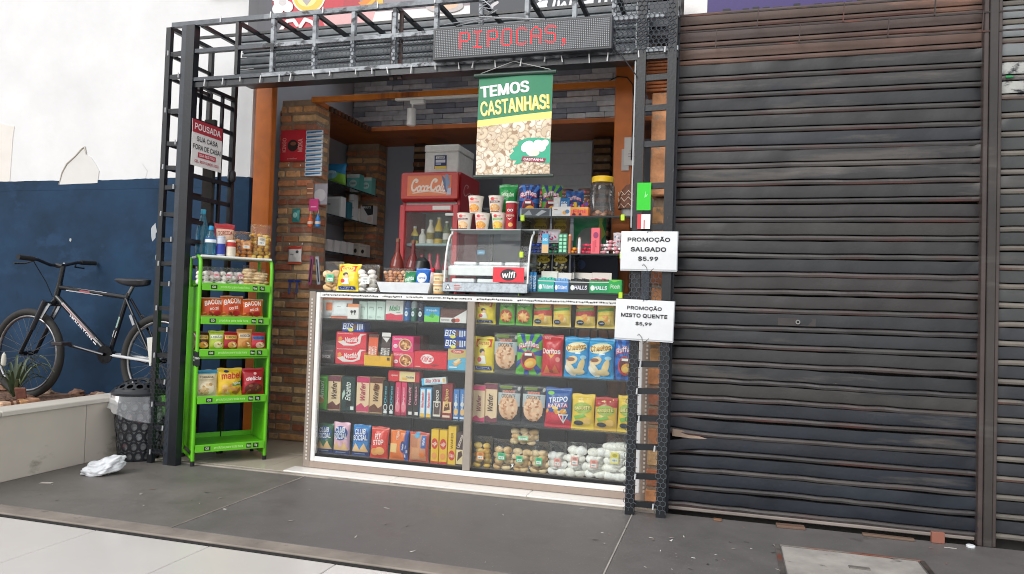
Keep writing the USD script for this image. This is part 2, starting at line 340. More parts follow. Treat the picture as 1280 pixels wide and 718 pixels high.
for i in range(2):
    B().cbox(-5.2+i*7, 1.797+i*7, -1.235, -1.132, -.06, .001, "877e76", .004).put(kb, "kerb_piece", "kerb_concrete")
tp = thing("tile_pavement", "large white polished paving tiles nearest the viewer", kind="structure")
B().box(-14, 14, -30, -1.262, -.06, -.0175, "4d4843").put(tp, "grout_bed", "mortar"); B().box(-14, 14, -1.2615, -1.2355, -.06, -.006, "1f1d1c").put(tp, "joint_filler", "rubber")  # near-black strip added in the kerb gap, its shade line put into colour
for i in range(9):
    for j in range(3):
        B().cbox(-5.55+i*.585, -5.55+i*.585+.581, -1.262-(j+1)*.585+.004, -1.262-j*.585, -.04, -.008+rnd.uniform(-.0008, .0008), rnd.choice(["ccc8c5", "c9c5c1", "cfcbc8", "c7c3bf"]), .002).put(tp, "tile", "white_tile")
b = B()
for i in range(24):
    for j in range(22):
        if not (8 <= i <= 16 and j < 3):
            x, y = -5.55+(i-8)*.585, -1.262-j*.585; b.box(x, x+.581, y-.581, y, -.04, -.008, "d0ccc8")
b.put(tp, "far_tiles", "white_tile", kind="stuff")
sf = thing("shop_floor", "pale polished floor tiles inside the shop doorway", kind="structure")
B().box(-3.6, -.3, -.012, 2.3, -.06, -.004, "8d857a").put(sf, "grout_bed", "mortar")
for i in range(7):
    for j in range(5):
        B().cbox(-3.62+i*.475, -3.62+i*.475+.472, .012+j*.455, .012+j*.455+.452, -.03, .004, rnd.choice(["b3aa9b", "ada495", "b8af9f"]), .001).put(sf, "tile", "shop_tile")
th = thing("threshold", "white marble sill strip along the foot of the glass counter", kind="structure")
for a, c in ((-2.52, -1.83), (-1.827, -1.02), (-1.017, -.47)):
    B().cbox(a, c, .0, .128, -.03, .012, "e9e6e1", .002).put(th, "sill_stone", "white_tile")
B().cbox(-3.7, -.30, -.045, -.002, -.05, .006, "9c948a", .004).put(th, "mortar_edge", "kerb_concrete")
# ---- planter ledge on the left with its rubble bed
lg = thing("planter_ledge", "low planter wall clad in beige tiles under the bicycle", "planter")
B().box(-3.86, -3.722, -4.2, .46, -.05, .36, "958c80").put(lg, "core", "kerb_concrete")
yy = -4.2
for i in range(9):
    y1 = min(yy+.56, .46)
    B().cbox(-3.724, -3.71, yy+.002, y1-.002, 0, .352, rnd.choice(["bdb5aa", "b9b1a6", "c0b8ad"]), .002).put(lg, "facing_tile", "ledge_tile"); yy += .56
    if yy > .44: break
yy = -4.2
while yy < .45:
    y1 = min(yy+.84, .46); B().cbox(-3.875, -3.70, yy+.002, y1-.002, .352, .381, "c6c0b6", .004).put(lg, "cap_stone", "ledge_tile"); yy += .84
g = np.meshgrid(np.linspace(-9, -3.86, 90), np.linspace(-4.2, .49, 80)); P_ = np.c_[g[0].ravel(), g[1].ravel()]
zz = .295+.07*(meshkit.fbm(np.c_[P_*3.1, P_[:, 0]*0], 4, 3)-.5)*1.6+.05*np.clip((.05-P_[:, 1])/.3, 0, 1)
Fq = np.array([[i*90+j, i*90+j+1, (i+1)*90+j+1, (i+1)*90+j] for i in range(79) for j in range(89)])
B().raw(np.c_[P_, zz], Fq, "7a5c4b", True).put("/World", "soil_bed", "soil", label="reddish brown soil and rubble in the planter", kind="stuff")
stn = [(-4.05, .36, .06), (-4.22, .33, .045), (-4.5, .40, .05), (-3.95, .2, .05), (-4.35, .42, .04), (-4.75, .38, .045), (-4.9, .30, .04), (-4.15, .05, .035), (-4.6, .1, .03), (-5.2, .38, .06)]
for i, (x, y, r) in enumerate(stn):
    p = B().blob((x, y, .295+r*.15), (r*1.2, r*.9, r*.6), rnd.choice(["8c6a57", "9b8573", "74584a"]), i, .5, 2, 2.6).put("/World", "rubble_stone", "stone", label=["brown rubble stone by the wall just left of the litter bin", "rubble stone against the wall, second from the bin", "rubble stone by the wall between bicycle wheels, left one", "rubble stone near the ledge cap beside the bin", "small rubble stone by the wall midway between the bicycle wheels", "rubble stone right of the front bicycle wheel's foot", "rubble stone just behind the front bicycle wheel's foot", "tiny rubble stone near the cap in front of the pedal", "tiny rubble stone right of the broken brick row", "large rubble stone left of the spiky plant"][i], cat="stone")
for i, q in enumerate([(6, 511), (16, 509), (27, 508), (36, 506)]):
    pt = atx(*q, -3.98)
    B().cbox(-.035, .035, -.05, .05, 0, .06, ["c9a68a", "7c4f3a", "d2a070", "b98a6d"][i], .008).put(thing("broken_brick", ["pale broken brick nearest the left edge on the planter rim", "dark brown broken brick on the planter rim, second from the left edge", "sandy orange broken brick on the planter rim, third from the left", "dull pink broken brick, right end of the planter rim row"][i], "brick", (pt[0], pt[1], .33), rnd.uniform(-8, 8), "broken bricks on the planter rim"), "brick_body", "brick")
# ---- left wall
lw = thing("left_wall", "tall wall painted white above and blue below behind the bicycle", "wall")
B().box(-12, -3.20, .50, .72, -.05, 1.868, "16344f").put(lw, "blue_dado", "blue_paint")
hx = []
b = B(); b.box(-12, -3.20, .503, .72, 1.868, 5.2, "dadbdc"); b.put(lw, "white_plaster", "wall_paint")
xe = np.linspace(-9, -3.2, 240); ze = 1.868+.012*(meshkit.fbm(np.c_[xe*5, xe*0, xe*0], 4, 2)-.5)+.004*(meshkit.noise(np.c_[xe*40, xe*0, xe*0], 3)-.5)
B().raw(np.vstack([np.c_[xe, xe*0+.4985, xe*0+1.80], np.c_[xe, xe*0+.4985, ze+.004]]), [[i, i+1, 241+i, 240+i] for i in range(239)], "16344f").put(lw, "ragged_paint_edge", "blue_paint")
for cr in (((178, 205), (184, 214), (181, 226)),):
    B().tube([at(x, y, .5) for x, y in cr], .0009, "bdbab6", 4).put(lw, "hairline_crack", "matte")
# peeled plaster: a flap edge standing proud and a bare grey patch under it
fl = [(74, 231), (78, 216), (84, 205), (94, 196), (102, 187), (106, 184), (108, 193), (114, 197), (120, 206), (124, 214), (122, 229)]
pp = [at(x, y, .50) for x, y in fl]
v, f = poly2d(Polygon([(p[0], p[2]) for p in pp]))
m = trimesh.creation.extrude_polygon(Polygon([(p[0], p[2]) for p in pp]), .006, engine="earcut"); v = np.array(m.vertices)
B().raw(np.c_[v[:, 0], .504-v[:, 2], v[:, 1]], m.faces[:, ::-1], "d3d2cf").put(lw, "peeling_patch", "wall_paint")
c = np.array([p for p in pp[:7]]); c[:, 1] = .497
B().tube(c, [.003, .006, .007, .006, .007, .008, .004], "bdb8ae", 5).put(lw, "plaster_edge", "wall_paint")
fl = [at(x, y, .5) for x, y in ((-20, 160), (0, 154), (10, 157), (18, 158), (16, 172), (12, 229), (-20, 230))]
m = trimesh.creation.extrude_polygon(Polygon([(p[0], p[2]) for p in fl]), .005, engine="earcut"); v = np.array(m.vertices)
B().raw(np.c_[v[:, 0], .504-v[:, 2], v[:, 1]], m.faces[:, ::-1], "dcd8d2").put(lw, "plaster_patch", "wall_paint")
for (x, y, w, h) in ((192, 290, 5, 22), (196, 322, 3, 12), (88, 300, 2, 5), (80, 330, 2, 3)):
    a = at(x, y, .499); r_ = w*.0053
    v, f = poly2d(Polygon([(a[0]+r_*math.cos(t)*(.7+.5*rnd.random()), a[2]+h*.0028*math.sin(t)*(.7+.5*rnd.random())) for t in np.linspace(0, 6.1, 12)]))
    B().raw(np.c_[v[:, 0], np.full(len(v), .4985), v[:, 1]], f, "a8aeb3").put(lw, "bare_spot", "wall_paint")
# ---- shop shell
def wall(name, label, x0, x1, y0, y1, z0, z1, col, mat="room_paint"):
    w = thing(name, label, "wall"); B().box(x0, x1, y0, y1, z0, z1, col).put(w, "plaster", mat); return w
bw = wall("shop_back_wall", "dim grey back wall of the shop behind the red cooler", -3.6, -.2, 2.25, 2.4, -.05, 2.485, "a3adbd")
wall("shop_side_wall", "grey left side wall of the shop behind the glass wall shelves", -3.55, -3.36, .56, 2.25, -.05, 3.2, "b0b8c4")
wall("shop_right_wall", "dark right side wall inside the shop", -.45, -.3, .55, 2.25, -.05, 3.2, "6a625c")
cl = thing("shop_ceiling", "grey ceiling of the shop with an added unseen opening for daylight", "ceiling")
B().box(-3.6, -.2, .42, .75, 3.2, 3.3, "b5b3af").box(-3.6, -.2, 1.75, 2.4, 3.2, 3.3, "b5b3af").put(cl, "slab", "room_paint"); B().box(-3.6, -.2, .75, 1.75, 3.24, 3.246, "ffffff").put(cl, "rooflight_pane", "glass")  # opening and pane added out of view to bring daylight to the back wall
fw = thing("front_lintel", "grey concrete lintel above the shop opening behind the rolled curtain", "wall")
B().box(-3.19, -.2, .40, .52, 2.62, 3.30, "66676a").put(fw, "beam", "room_paint")
pw = thing("stone_panelling", "band of grey stone strips covering the upper back wall", "wall panelling")
B().box(-3.36, -.45, 2.215, 2.25, 2.49, 3.2, "6a7078").put(pw, "backing", "mortar")
z = 2.493; row = 0
while z < 3.15:
    x = -3.34 - rnd.uniform(0, .15)
    while x < -.46:
        w = rnd.choice([.16, .22, .28, .34]); d = rnd.uniform(0, .012)
        B().cbox(max(x, -3.35), min(x+w-.003, -.452), 2.20-d, 2.216, z, z+.044, rnd.choice(["b2b8c0", "98a0ac", "bfc4ca", "868e9c", "c8ccd2", "a2a8b0", "b4b9c0", "767f8e"]), .003).put(pw, "stone_strip", "stone"); x += w
    z += .0465
# ---- orange timber of the opening and the high shelf
def post(name, label, x0, x1, y0, y1, z1):
    p = thing(name, label, "post"); B().cbox(x0, x1, y0, y1, 0, z1, "b45f14", .006).put(p, "timber", "wood"); return p
post("timber_post", "orange brown timber post left of the brick pillar behind the green rack", at(316.5, 200, .5)[0], at(337.5, 200, .5)[0], .50, .56, 2.62)
p2_ = post("timber_post", "broad orange timber panel beside the right cage post", -.685, -.572, .55, .60, 2.56)
hs = thing("high_shelf", "orange timber ledge running round the shop high above the cooler", "shelf")
B().cbox(-2.902, -.63, .76, .80, 2.45, 2.487, "d07a28", .003).put(hs, "front_board", "wood")
B().cbox(-3.358, -2.885, 1.068, 2.24, 2.45, 2.487, "a85c26", .003).cbox(-2.902, -2.885, .802, 1.067, 2.45, 2.487, "a85c26", .003).put(hs, "side_board", "wood")
B().cbox(-2.883, -.46, 1.66, 2.24, 2.45, 2.487, "a85c2a", .003).put(hs, "back_board", "wood")
for i in range(12): B().box(-2.884, -2.862, .98+i*.055, 1.008+i*.055, 2.44, 2.475, "3c2415").put(hs, "notch_block", "wood")
# ---- brick pillars: every brick a piece
BR = ["c98450", "d9a066", "bb6a3c", "dcb27c", "ad5c36", "cc9258", "d4a874", "b87648", "a05a3c"]
def pillar(name, label, x0, x1, y0, y1, z0, z1, rh=.0685, bh=.043, dark=0, split=True):
    p = thing(name, label, "brick pillar")
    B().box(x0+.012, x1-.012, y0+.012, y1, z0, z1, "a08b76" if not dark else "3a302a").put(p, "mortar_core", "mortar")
    z, k = z0+.012, 0
    while z+bh < z1:
        cuts = [x0, x1]
        w = x1-x0
        if split:
            c1 = rnd.choice([.3, .35, .62, .68, .5]); cuts = [x0, x0+w*c1, x1]
            if rnd.random() < .35: cuts = [x0, x0+w*.2, x0+w*.62, x1]
        for a, c in zip(cuts[:-1], cuts[1:]):
            j = rnd.uniform(-.006, .006)
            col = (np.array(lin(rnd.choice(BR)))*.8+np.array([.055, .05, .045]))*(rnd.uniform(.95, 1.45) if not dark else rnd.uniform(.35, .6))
            B().cbox(a+rnd.uniform(.004, .012), c-rnd.uniform(.004, .012), y0+j, y1-.02, z+rnd.uniform(-.002, .003), z+bh+rnd.uniform(-.004, .004), col, .005).put(p, "brick", "brick")
        z += rh
pillar("brick_pillar", "rough orange brick pillar hung with small packets left of the counter", -3.215, -2.905, .85, 1.06, 0, 2.50)
pillar("brick_pillar", "dim brick pillar in the back left corner behind the wall shelves", -3.33, -3.0, 2.06, 2.24, 0, 2.445)
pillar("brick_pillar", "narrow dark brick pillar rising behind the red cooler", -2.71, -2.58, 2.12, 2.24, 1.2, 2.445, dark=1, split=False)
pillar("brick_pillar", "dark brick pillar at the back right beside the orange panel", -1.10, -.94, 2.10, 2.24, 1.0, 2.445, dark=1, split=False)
pillar("brick_pillar", "rough brick wall end seen through the right cage post", -.395, -.30, .03, .2, 0, 1.62, rh=.105, bh=.088, split=False)
hb = thing("hollow_block", "tan hollow clay block standing in the top of the right cage post", "clay block")
B().cbox(-.405, -.325, .0, .16, 1.63, 2.17, "c98f66", .006).put(hb, "block_face", "wood" if 0 else "brick")
B().cbox(-.322, -.295, .01, .16, 1.63, 2.17, "9a5a36", .004).put(hb, "block_side", "brick")
h2 = thing("hollow_block", "ribbed red clay block above the tan block in the cage post", "clay block")
for i in range(9): B().cbox(-.44, -.30, .02, .16, 2.185+i*.019, 2.185+i*.019+.014, "a5633c", .003).put(h2, "rib", "brick")
B().box(-.44, -.30, .035, .16, 2.18, 2.36, "7a452a").put(h2, "block_core", "brick")
# grey roll curtain of the shop window at the back
sc = thing("back_shutter", "small grey closed roller shutter on the back wall right of the banner", "shutter")
for i in range(9): B().cbox(-1.9, -1.12, 2.225, 2.24, 1.6+i*.093, 1.6+i*.093+.0925, "c9d0d8", .002).put(sc, "slat", "plastic")

# ================================================================ ROLLER SHUTTERS
N_ = 48
class SL: lip = None
def slat_mesh(x0, x1, z, pitch, seed, col, lipcol, y0=.03, dent=None, n=48):
    prof = [(.002, .0), (-.003, .003), (-.0055, .012), (-.003, .021), (.002, .024), (.016, .0248), (.016, .0282), (-.001, .0295), (-.003, .034), (-.0038, .06), (-.003, pitch-.0045), (.014, pitch-.0035)]
    xs_ = np.linspace(x0, x1, n); V = []; rr = np.random.RandomState(seed)
    tilt = rr.uniform(-.005, .005)
    bumps = [(rr.uniform(x0, x1), rr.uniform(.03, .10), rr.uniform(-.005, .004)) for _ in range(3)]
    for i, x in enumerate(xs_):
        e = min(x-x0, x1-x); wob = .010*(meshkit.noise([[x*3, z*9, seed]], 3)[0]-.5)+.006*(meshkit.noise([[x*11, z*9, seed]], 5)[0]-.5)
        curl = rr.uniform(-.008, .014)*max(0, 1-e/.06)
        for (y, h) in prof:
            dz = wob*.6+tilt*(x-x0)/(x1-x0)
            if dent and h > .02: dz += dent*max(0, 1-(x-x0)/.17)
            V.append((x, y0+y+wob*1.2+curl*(h/pitch)+sum(a*math.exp(-((x-c)/w)**2)*math.sin(math.pi*min(h/pitch, 1)) for c, w, a in bumps), z+h+dz))
    m = len(prof); Fa = np.array([[i*m+j, (i+1)*m+j, (i+1)*m+j+1, i*m+j+1] for i in range(n-1) for j in range(m-1)])
    lip = np.tile(np.arange(m-1) < 5, n-1)
    mid = np.array(V)[Fa[lip]].mean(1); lo = np.tile(np.arange(5), n-1)
    rust = (meshkit.noise(np.c_[mid[:, 0]*5, mid[:, 2]*40, mid[:, 0]*0+seed], 11)-.48)*np.where(lo < 2, 1.7, .5)
    SL.lip = np.clip(rust, 0, .9)[:, None]
    return np.array(V), Fa[~lip], Fa[lip]
def shutter(name, label, x0, x1, ztop, pitch, colf, matf, z0=.03, dents={}, lipf=None):
    s = thing(name, label, "roller shutter"); z, k = z0, 0
    while z < ztop:
        V, Fa, Fl = slat_mesh(x0, x1, z, pitch, k+int(abs(x0)*100), None, None, dent=dents.get(k))
        col = colf(k, z)
        lc = np.array(lin((lipf or (lambda k, z: "4d4745"))(k, z))); fc = lc*(1-SL.lip)+np.array(lin("54302a"))*SL.lip
        pan = np.tile((np.arange(11) >= 7) & (np.arange(11) <= 9), N_-1)[~np.tile(np.arange(11) < 5, N_-1)]; bb = B().raw(V, Fa[pan], col, True).raw(V, Fa[~pan], "17181b", True); q = V[np.vstack([Fl[:, [0, 1, 2]], Fl[:, [0, 2, 3]]])]; bb.raw(q.reshape(-1, 3), np.arange(len(q)*3).reshape(-1, 3), np.repeat(np.vstack([fc, fc]), 3, 0), True)  # groove faces coloured near black: shadow lines beside the lips put into colour
        nn = np.cross(q[:, 1]-q[:, 0], q[:, 2]-q[:, 0]); bb.put(s, "slat", matf(k, z))
        z += pitch; k += 1
    return s
r3 = random.Random(5)
DK = ["25272b", "2b2b2d", "232529", "302e2e", "20242b", "32302f"]
s1 = shutter("roller_shutter", "wide closed black roller shutter with rusty slat lips right of the shop", -.275, 1.122, 2.58, .0914,
    lambda k, z: (["171d27", "1a212b", "181f29"][k % 3] if z < .5 else r3.choice(DK)) if z < 2.30 else ["55433c", "5c463d", "4c3d38"][k % 3],
    lambda k, z: "shutter_paint" if z < 2.30 else "brown_shutter", dents={2: -.006, 3: -.026, 4: .010}, lipf=lambda k, z: r3.choice(["3a3837", "343232", "403c3b"]) if z < 2.3 else "5f4a42")
B().cbox(-.27, 1.12, .020, .045, .014, .030, "8a807a", .003).put(s1, "bottom_rail", "shutter_paint")  # rail colour lightened to carry a reflected bright line
q = [at(x, y, .026) for x, y in ((841, 536), (852, 538), (884, 549), (862, 548), (840, 545))]; B().raw(q, [[0, 1, 4], [1, 3, 4], [1, 2, 3]], "a08a7a").put(s1, "bent_flap", "rust_lip")
B().tube([(.335, .024, .995), (.335, .012, .995)], .011, "9a9a98", 12).tube([(.335, .012, .995), (.335, .008, .995)], .006, "2a2a2a", 8).put(s1, "lock", "metal")
B().cbox(.24, .42, .0235, .027, .975, 1.015, "34302f", .002).put(s1, "lock_plate", "shutter_paint")
B().cbox(-.302, -.27, -.005, .07, 0, 2.62, "1d2128", .004).put(s1, "guide_rail", "cage_paint")
gr_ = thing("shutter_rail", "upright rusty dark steel rail between the two roller shutters", "steel rail")
B().cbox(1.122, 1.142, -.012, .06, 0, 3.0, "453b39", .003).put(gr_, "flange", "shutter_paint")
B().cbox(1.143, 1.178, -.022, .06, 0, 3.0, "35312f", .003).put(gr_, "web", "shutter_paint")
B().cbox(1.179, 1.196, -.012, .06, 0, 3.0, "423937", .003).put(gr_, "flange", "shutter_paint")
s2 = shutter("roller_shutter", "scuffed grey roller shutter with white smeared upper slats at the far right", 1.197, 2.6, 2.9, .0885,
    lambda k, z: "a5a6a3" if 1.99 < z < 2.22 else ("3d3f40" if z > 1 else "2b2e33") if z < 2.2 else "74787a",
    lambda k, z: "worn_white" if 1.99 < z < 2.22 else "shutter_paint", lipf=lambda k, z: "6c6760")
B().cbox(1.22, 1.25, .018, .022, 2.165, 2.175, "2f8a4f", .001).put(s2, "green_smear", "matte")
sp = thing("shutter_grille", "thin rusty bars tied across the brown top of the black shutter", "grille")
for z in (2.385, 2.475, 2.56): B().bar((-.29, -.012, z), (2.4, -.012, z-.012), .007, .007, "2c2422").put(sp, "bar", "rust_lip")
for i in range(12): B().bar((-.09+i*.2, -.018, 2.38+.09*(i % 2)), (-.085+i*.2, -.018, 2.475+.09*(i % 2)), .005, .005, "3c2c27").put(sp, "tie_bar", "rust_lip")
us = thing("upper_sign", "purple and white sign strip above the black roller shutter", "sign")
B().box(-.26, 1.6, .11, .14, 2.56, 3.3, "3d2f6b").put(us, "panel", "print")
B().box(-.26, -.14, .106, .1095, 2.56, 3.3, "e6e4e2").put(us, "white_end", "print")
b = B()
for i in range(16): b.box(-.11+i*.05, -.085+i*.05+rnd.random()*.02, .1065, .1075, 2.575, 2.60+.03*rnd.random(), "15131c")
b.put(us, "dark_marks", "print")
lw2 = thing("shutter_header_wall", "dark wall above and behind the roller shutters", "wall")
B().box(-.28, 6, .16, .4, -.05, 4.0, "4a4745").put(lw2, "plaster", "room_paint")
# ================================================================ THE STEEL CAGE
CY = -.10
BK, WN = "0e1218", "9aa0a6"
cg = thing("steel_cage", "black steel cage of posts and beams framing the shop front", "security cage")
def cpart(name, p, q, w, h, col=BK, mat="cage_paint", up=(0, 0, 1)): B().bar(p, q, w, h, col, up).put(cg, name, mat)
# left tower
cpart("post", (-3.385, CY, 0), (-3.385, CY, 2.70), .034, .03); cpart("post", (-3.213, CY, 0), (-3.213, CY, 2.70), .060, .05); cpart("post", (-3.262, CY-.006, 0), (-3.262, CY-.006, 2.70), .034, .03, "2c323b")
cpart("post", (-3.19, .29, 0), (-3.19, .29, 2.5), .03, .03); cpart("post", (-3.385, .29, 0), (-3.385, .29, 2.70), .028, .028)
cpart("post", (-3.192, .175, 1.35), (-3.192, .175, 2.36), .018, .018); cpart("post", (-3.192, -.03, 2.12), (-3.192, -.03, 2.36), .014, .014)
lz = [2.53, 2.387, 2.174, 1.972, 1.822, 1.697, 1.532, 1.373, 1.224, 1.10, .95, .82, .66, .50, .36, .22, .07]
for i, z in enumerate(lz):
    cpart("rung", (-3.37, CY, z), (-3.281, CY, z+rnd.uniform(-.006, .006)), .02, .026)
    cpart("rung", (-3.385, CY+.015, z), (-3.385, .275, z), .014, .022)
for z in (2.28, 2.118, 1.945, 1.775, 1.642, 1.49, 1.37): cpart("rung", (-3.192, CY+.027, z), (-3.192, .275, z), .014, .026)
# header
for z, h, m, c in ((2.712, .028, "worn_white", "83898f"), (2.537, .024, "worn_white", WN), (2.361, .022, "worn_white", WN)):
    cpart("beam", (-3.36 if z > 2.6 else -3.184, CY-.003, z), (-2.70, CY-.003, z), .03, h, "3a4048" if z < 2.7 else "565c63", "cage_paint")
    cpart("beam", (-2.70, CY-.003, z), (-.27, CY-.003, z), .03, h, c, m)
cpart("beam", (-3.184, CY+.012, 2.330), (-.27, CY+.012, 2.330), .04, .032, "1a1e25")
cpart("beam", (-3.36, .115, 2.712), (-.28, .115, 2.712), .016, .016)
cpart("beam", (-3.385, CY+.014, 2.70), (-3.385, .30, 2.70), .026, .026); cpart("beam", (-3.19, CY+.02, 2.345), (-3.19, .30, 2.345), .026, .026)
vx = [-2.881, -2.635, -2.354, -2.104, -1.845, -1.592, -1.33, -1.07, -.81, -.60]
for i, x in enumerate(vx):
    w = i >= 1
    cpart("upright", (x, CY-.004, 2.375), (x, CY-.004, 2.694), .022, .03, WN if w else BK, "worn_white" if w else "cage_paint")
    cpart("cross_bar", (x-.28 if i == 0 else x, CY+.015, 2.706), (x-.28 if i == 0 else x, .295, 2.706), .022, .022)
cpart("cross_bar", (-2.9, CY+.015, 2.706), (-2.9, .295, 2.706), .022, .022)
for x in (-1.872, -1.822): cpart("hanger_strap", (x, CY+.03, 2.30), (x, CY+.03, 2.69), .022, .012, "4a3a36", "rust_lip")
# right tower
for x, w in ((-.452, .045), (-.298, .045)):
    cpart("post", (x, CY, 0), (x, CY, 2.70), w, .04); cpart("post", (x, .0 if x < -.4 else .0, 0), (x, .0, 2.7), .02, .02)
for z in (2.35, 2.217, 2.06, 1.875, 1.66, 1.449, 1.27, 1.063, .757, .62, .484, .34, .193, .053):
    cpart("rung", (-.43, CY, z), (-.32, CY, z+.004), .02, .03)
cpart("conduit", (-.484, CY+.005, 1.45), (-.484, CY+.005, 2.62), .007, .010, "a9adb0", "plastic")
def hexmesh(x0, x1, z0, z1, y, s, t, col):
    b = B(); h = s*math.sqrt(3)/2; rows = int((z1-z0)/(1.5*s/ math.sqrt(3)))+1; a = s/math.sqrt(3)
    for r in range(rows):
        for c in range(int((x1-x0)/s)+2):
            x = x0+c*s+(s/2 if r % 2 else 0); z = z0+r*1.5*a
            P0 = np.array([x, y, z])
            if x > x1 or z > z1: continue
            for (dx, dz) in ((0, a), (s/2, -a/2), (-s/2, -a/2)):
                q = P0+[dx, 0, dz]
                if q[0] > x1+.002 or q[0] < x0-.002 or q[2] > z1 or q[2] < z0: continue
                v = np.array([-dz, 0, dx])/a*t/2; n_ = np.array([0, -t*.6, 0])
                b.raw([P0+v, P0+n_, P0-v, q+v, q+n_, q-v], [[0, 1, 4, 3], [1, 2, 5, 4]], col)
    return b
hexmesh(-2.62, -.28, 2.375, 2.53, CY-.022, .026, .0030, "3c424a").put(cg, "wire_mesh", "cage_paint", kind="stuff")
hexmesh(-.60, -.28, 2.345, 2.72, CY-.024, .026, .0038, "50565d").put(cg, "wire_mesh", "cage_paint", kind="stuff")
hexmesh(-.482, -.418, .02, 1.26, CY-.026, .026, .0030, "5a6067").put(cg, "wire_mesh", "cage_paint", kind="stuff")
hexmesh(-.326, -.268, .02, 1.06, CY-.026, .026, .0030, "5a6067").put(cg, "wire_mesh", "cage_paint", kind="stuff")
hexmesh(-.415, -.325, 1.06, 1.26, CY-.02, .026, .0030, "5a6067").put(cg, "wire_mesh", "cage_paint", kind="stuff")
hexmesh(-3.40, -3.25, .05, .62, CY-.022, .026, .0022, "2c3036").put(cg, "wire_mesh", "cage_paint", kind="stuff")
ties = [(-3.37, z) for z in lz[::2]]+[(-3.285, z) for z in lz[1::2]]+[(-.43+rnd.uniform(0, .02), z) for z in (.757, .62, .484, .193)]+[(-.335, z) for z in (.34, .053, 1.27, 2.35)]
for x, z in ties: B().bar((x, CY-.03, z-.013), (x+.003, CY-.032, z+.016), .006, .006, "c3c6c8").put(cg, "cable_tie", "plastic")
for i in range(22):
    x = -3.1+i*.125+rnd.uniform(-.03, .03); L = rnd.uniform(.015, .04)
    B().bar((x, CY-.025, 2.345+.01), (x+rnd.uniform(-.008, .008), CY-.024, 2.345-L), .005, .005, "d5d7d8").put(cg, "cable_tie", "plastic")
for i in range(6): B().bar((-3.0+i*.35, CY-.022, 2.70), (-3.0+i*.35, CY-.022, 2.735), .006, .006, "d5d7d8").put(cg, "cable_tie", "plastic")
B().tube([(-.62, CY-.03, 2.40), (-.55, CY-.035, 2.33), (-.47, CY-.035, 2.22)], .003, "22252a", 5).put(cg, "loose_wire", "rubber")
# corrugated curtain of the shop's own shutter, behind the header
cs = thing("rolled_curtain", "dented grey slatted roller curtain drawn up behind the cage header", "roller shutter")
r4 = random.Random(3)
for i, z in enumerate((2.47, 2.548, 2.626, 2.699)):
    V, Fa, Fl = slat_mesh(-3.14+r4.uniform(-.02, .03), -.46, z, .078, 50+i, None, None, y0=.28)
    B().raw(V, Fa, r4.choice(["54595e", "5c6165", "4d5358"]), True).raw(V, Fl, "6a6f73", True).put(cs, "slat", "shutter_paint" if 0 else "cage_paint")
B().box(-3.12, -.46, .30, .37, 2.44, 2.468, "2a2d31").put(cs, "bottom_bar", "cage_paint")
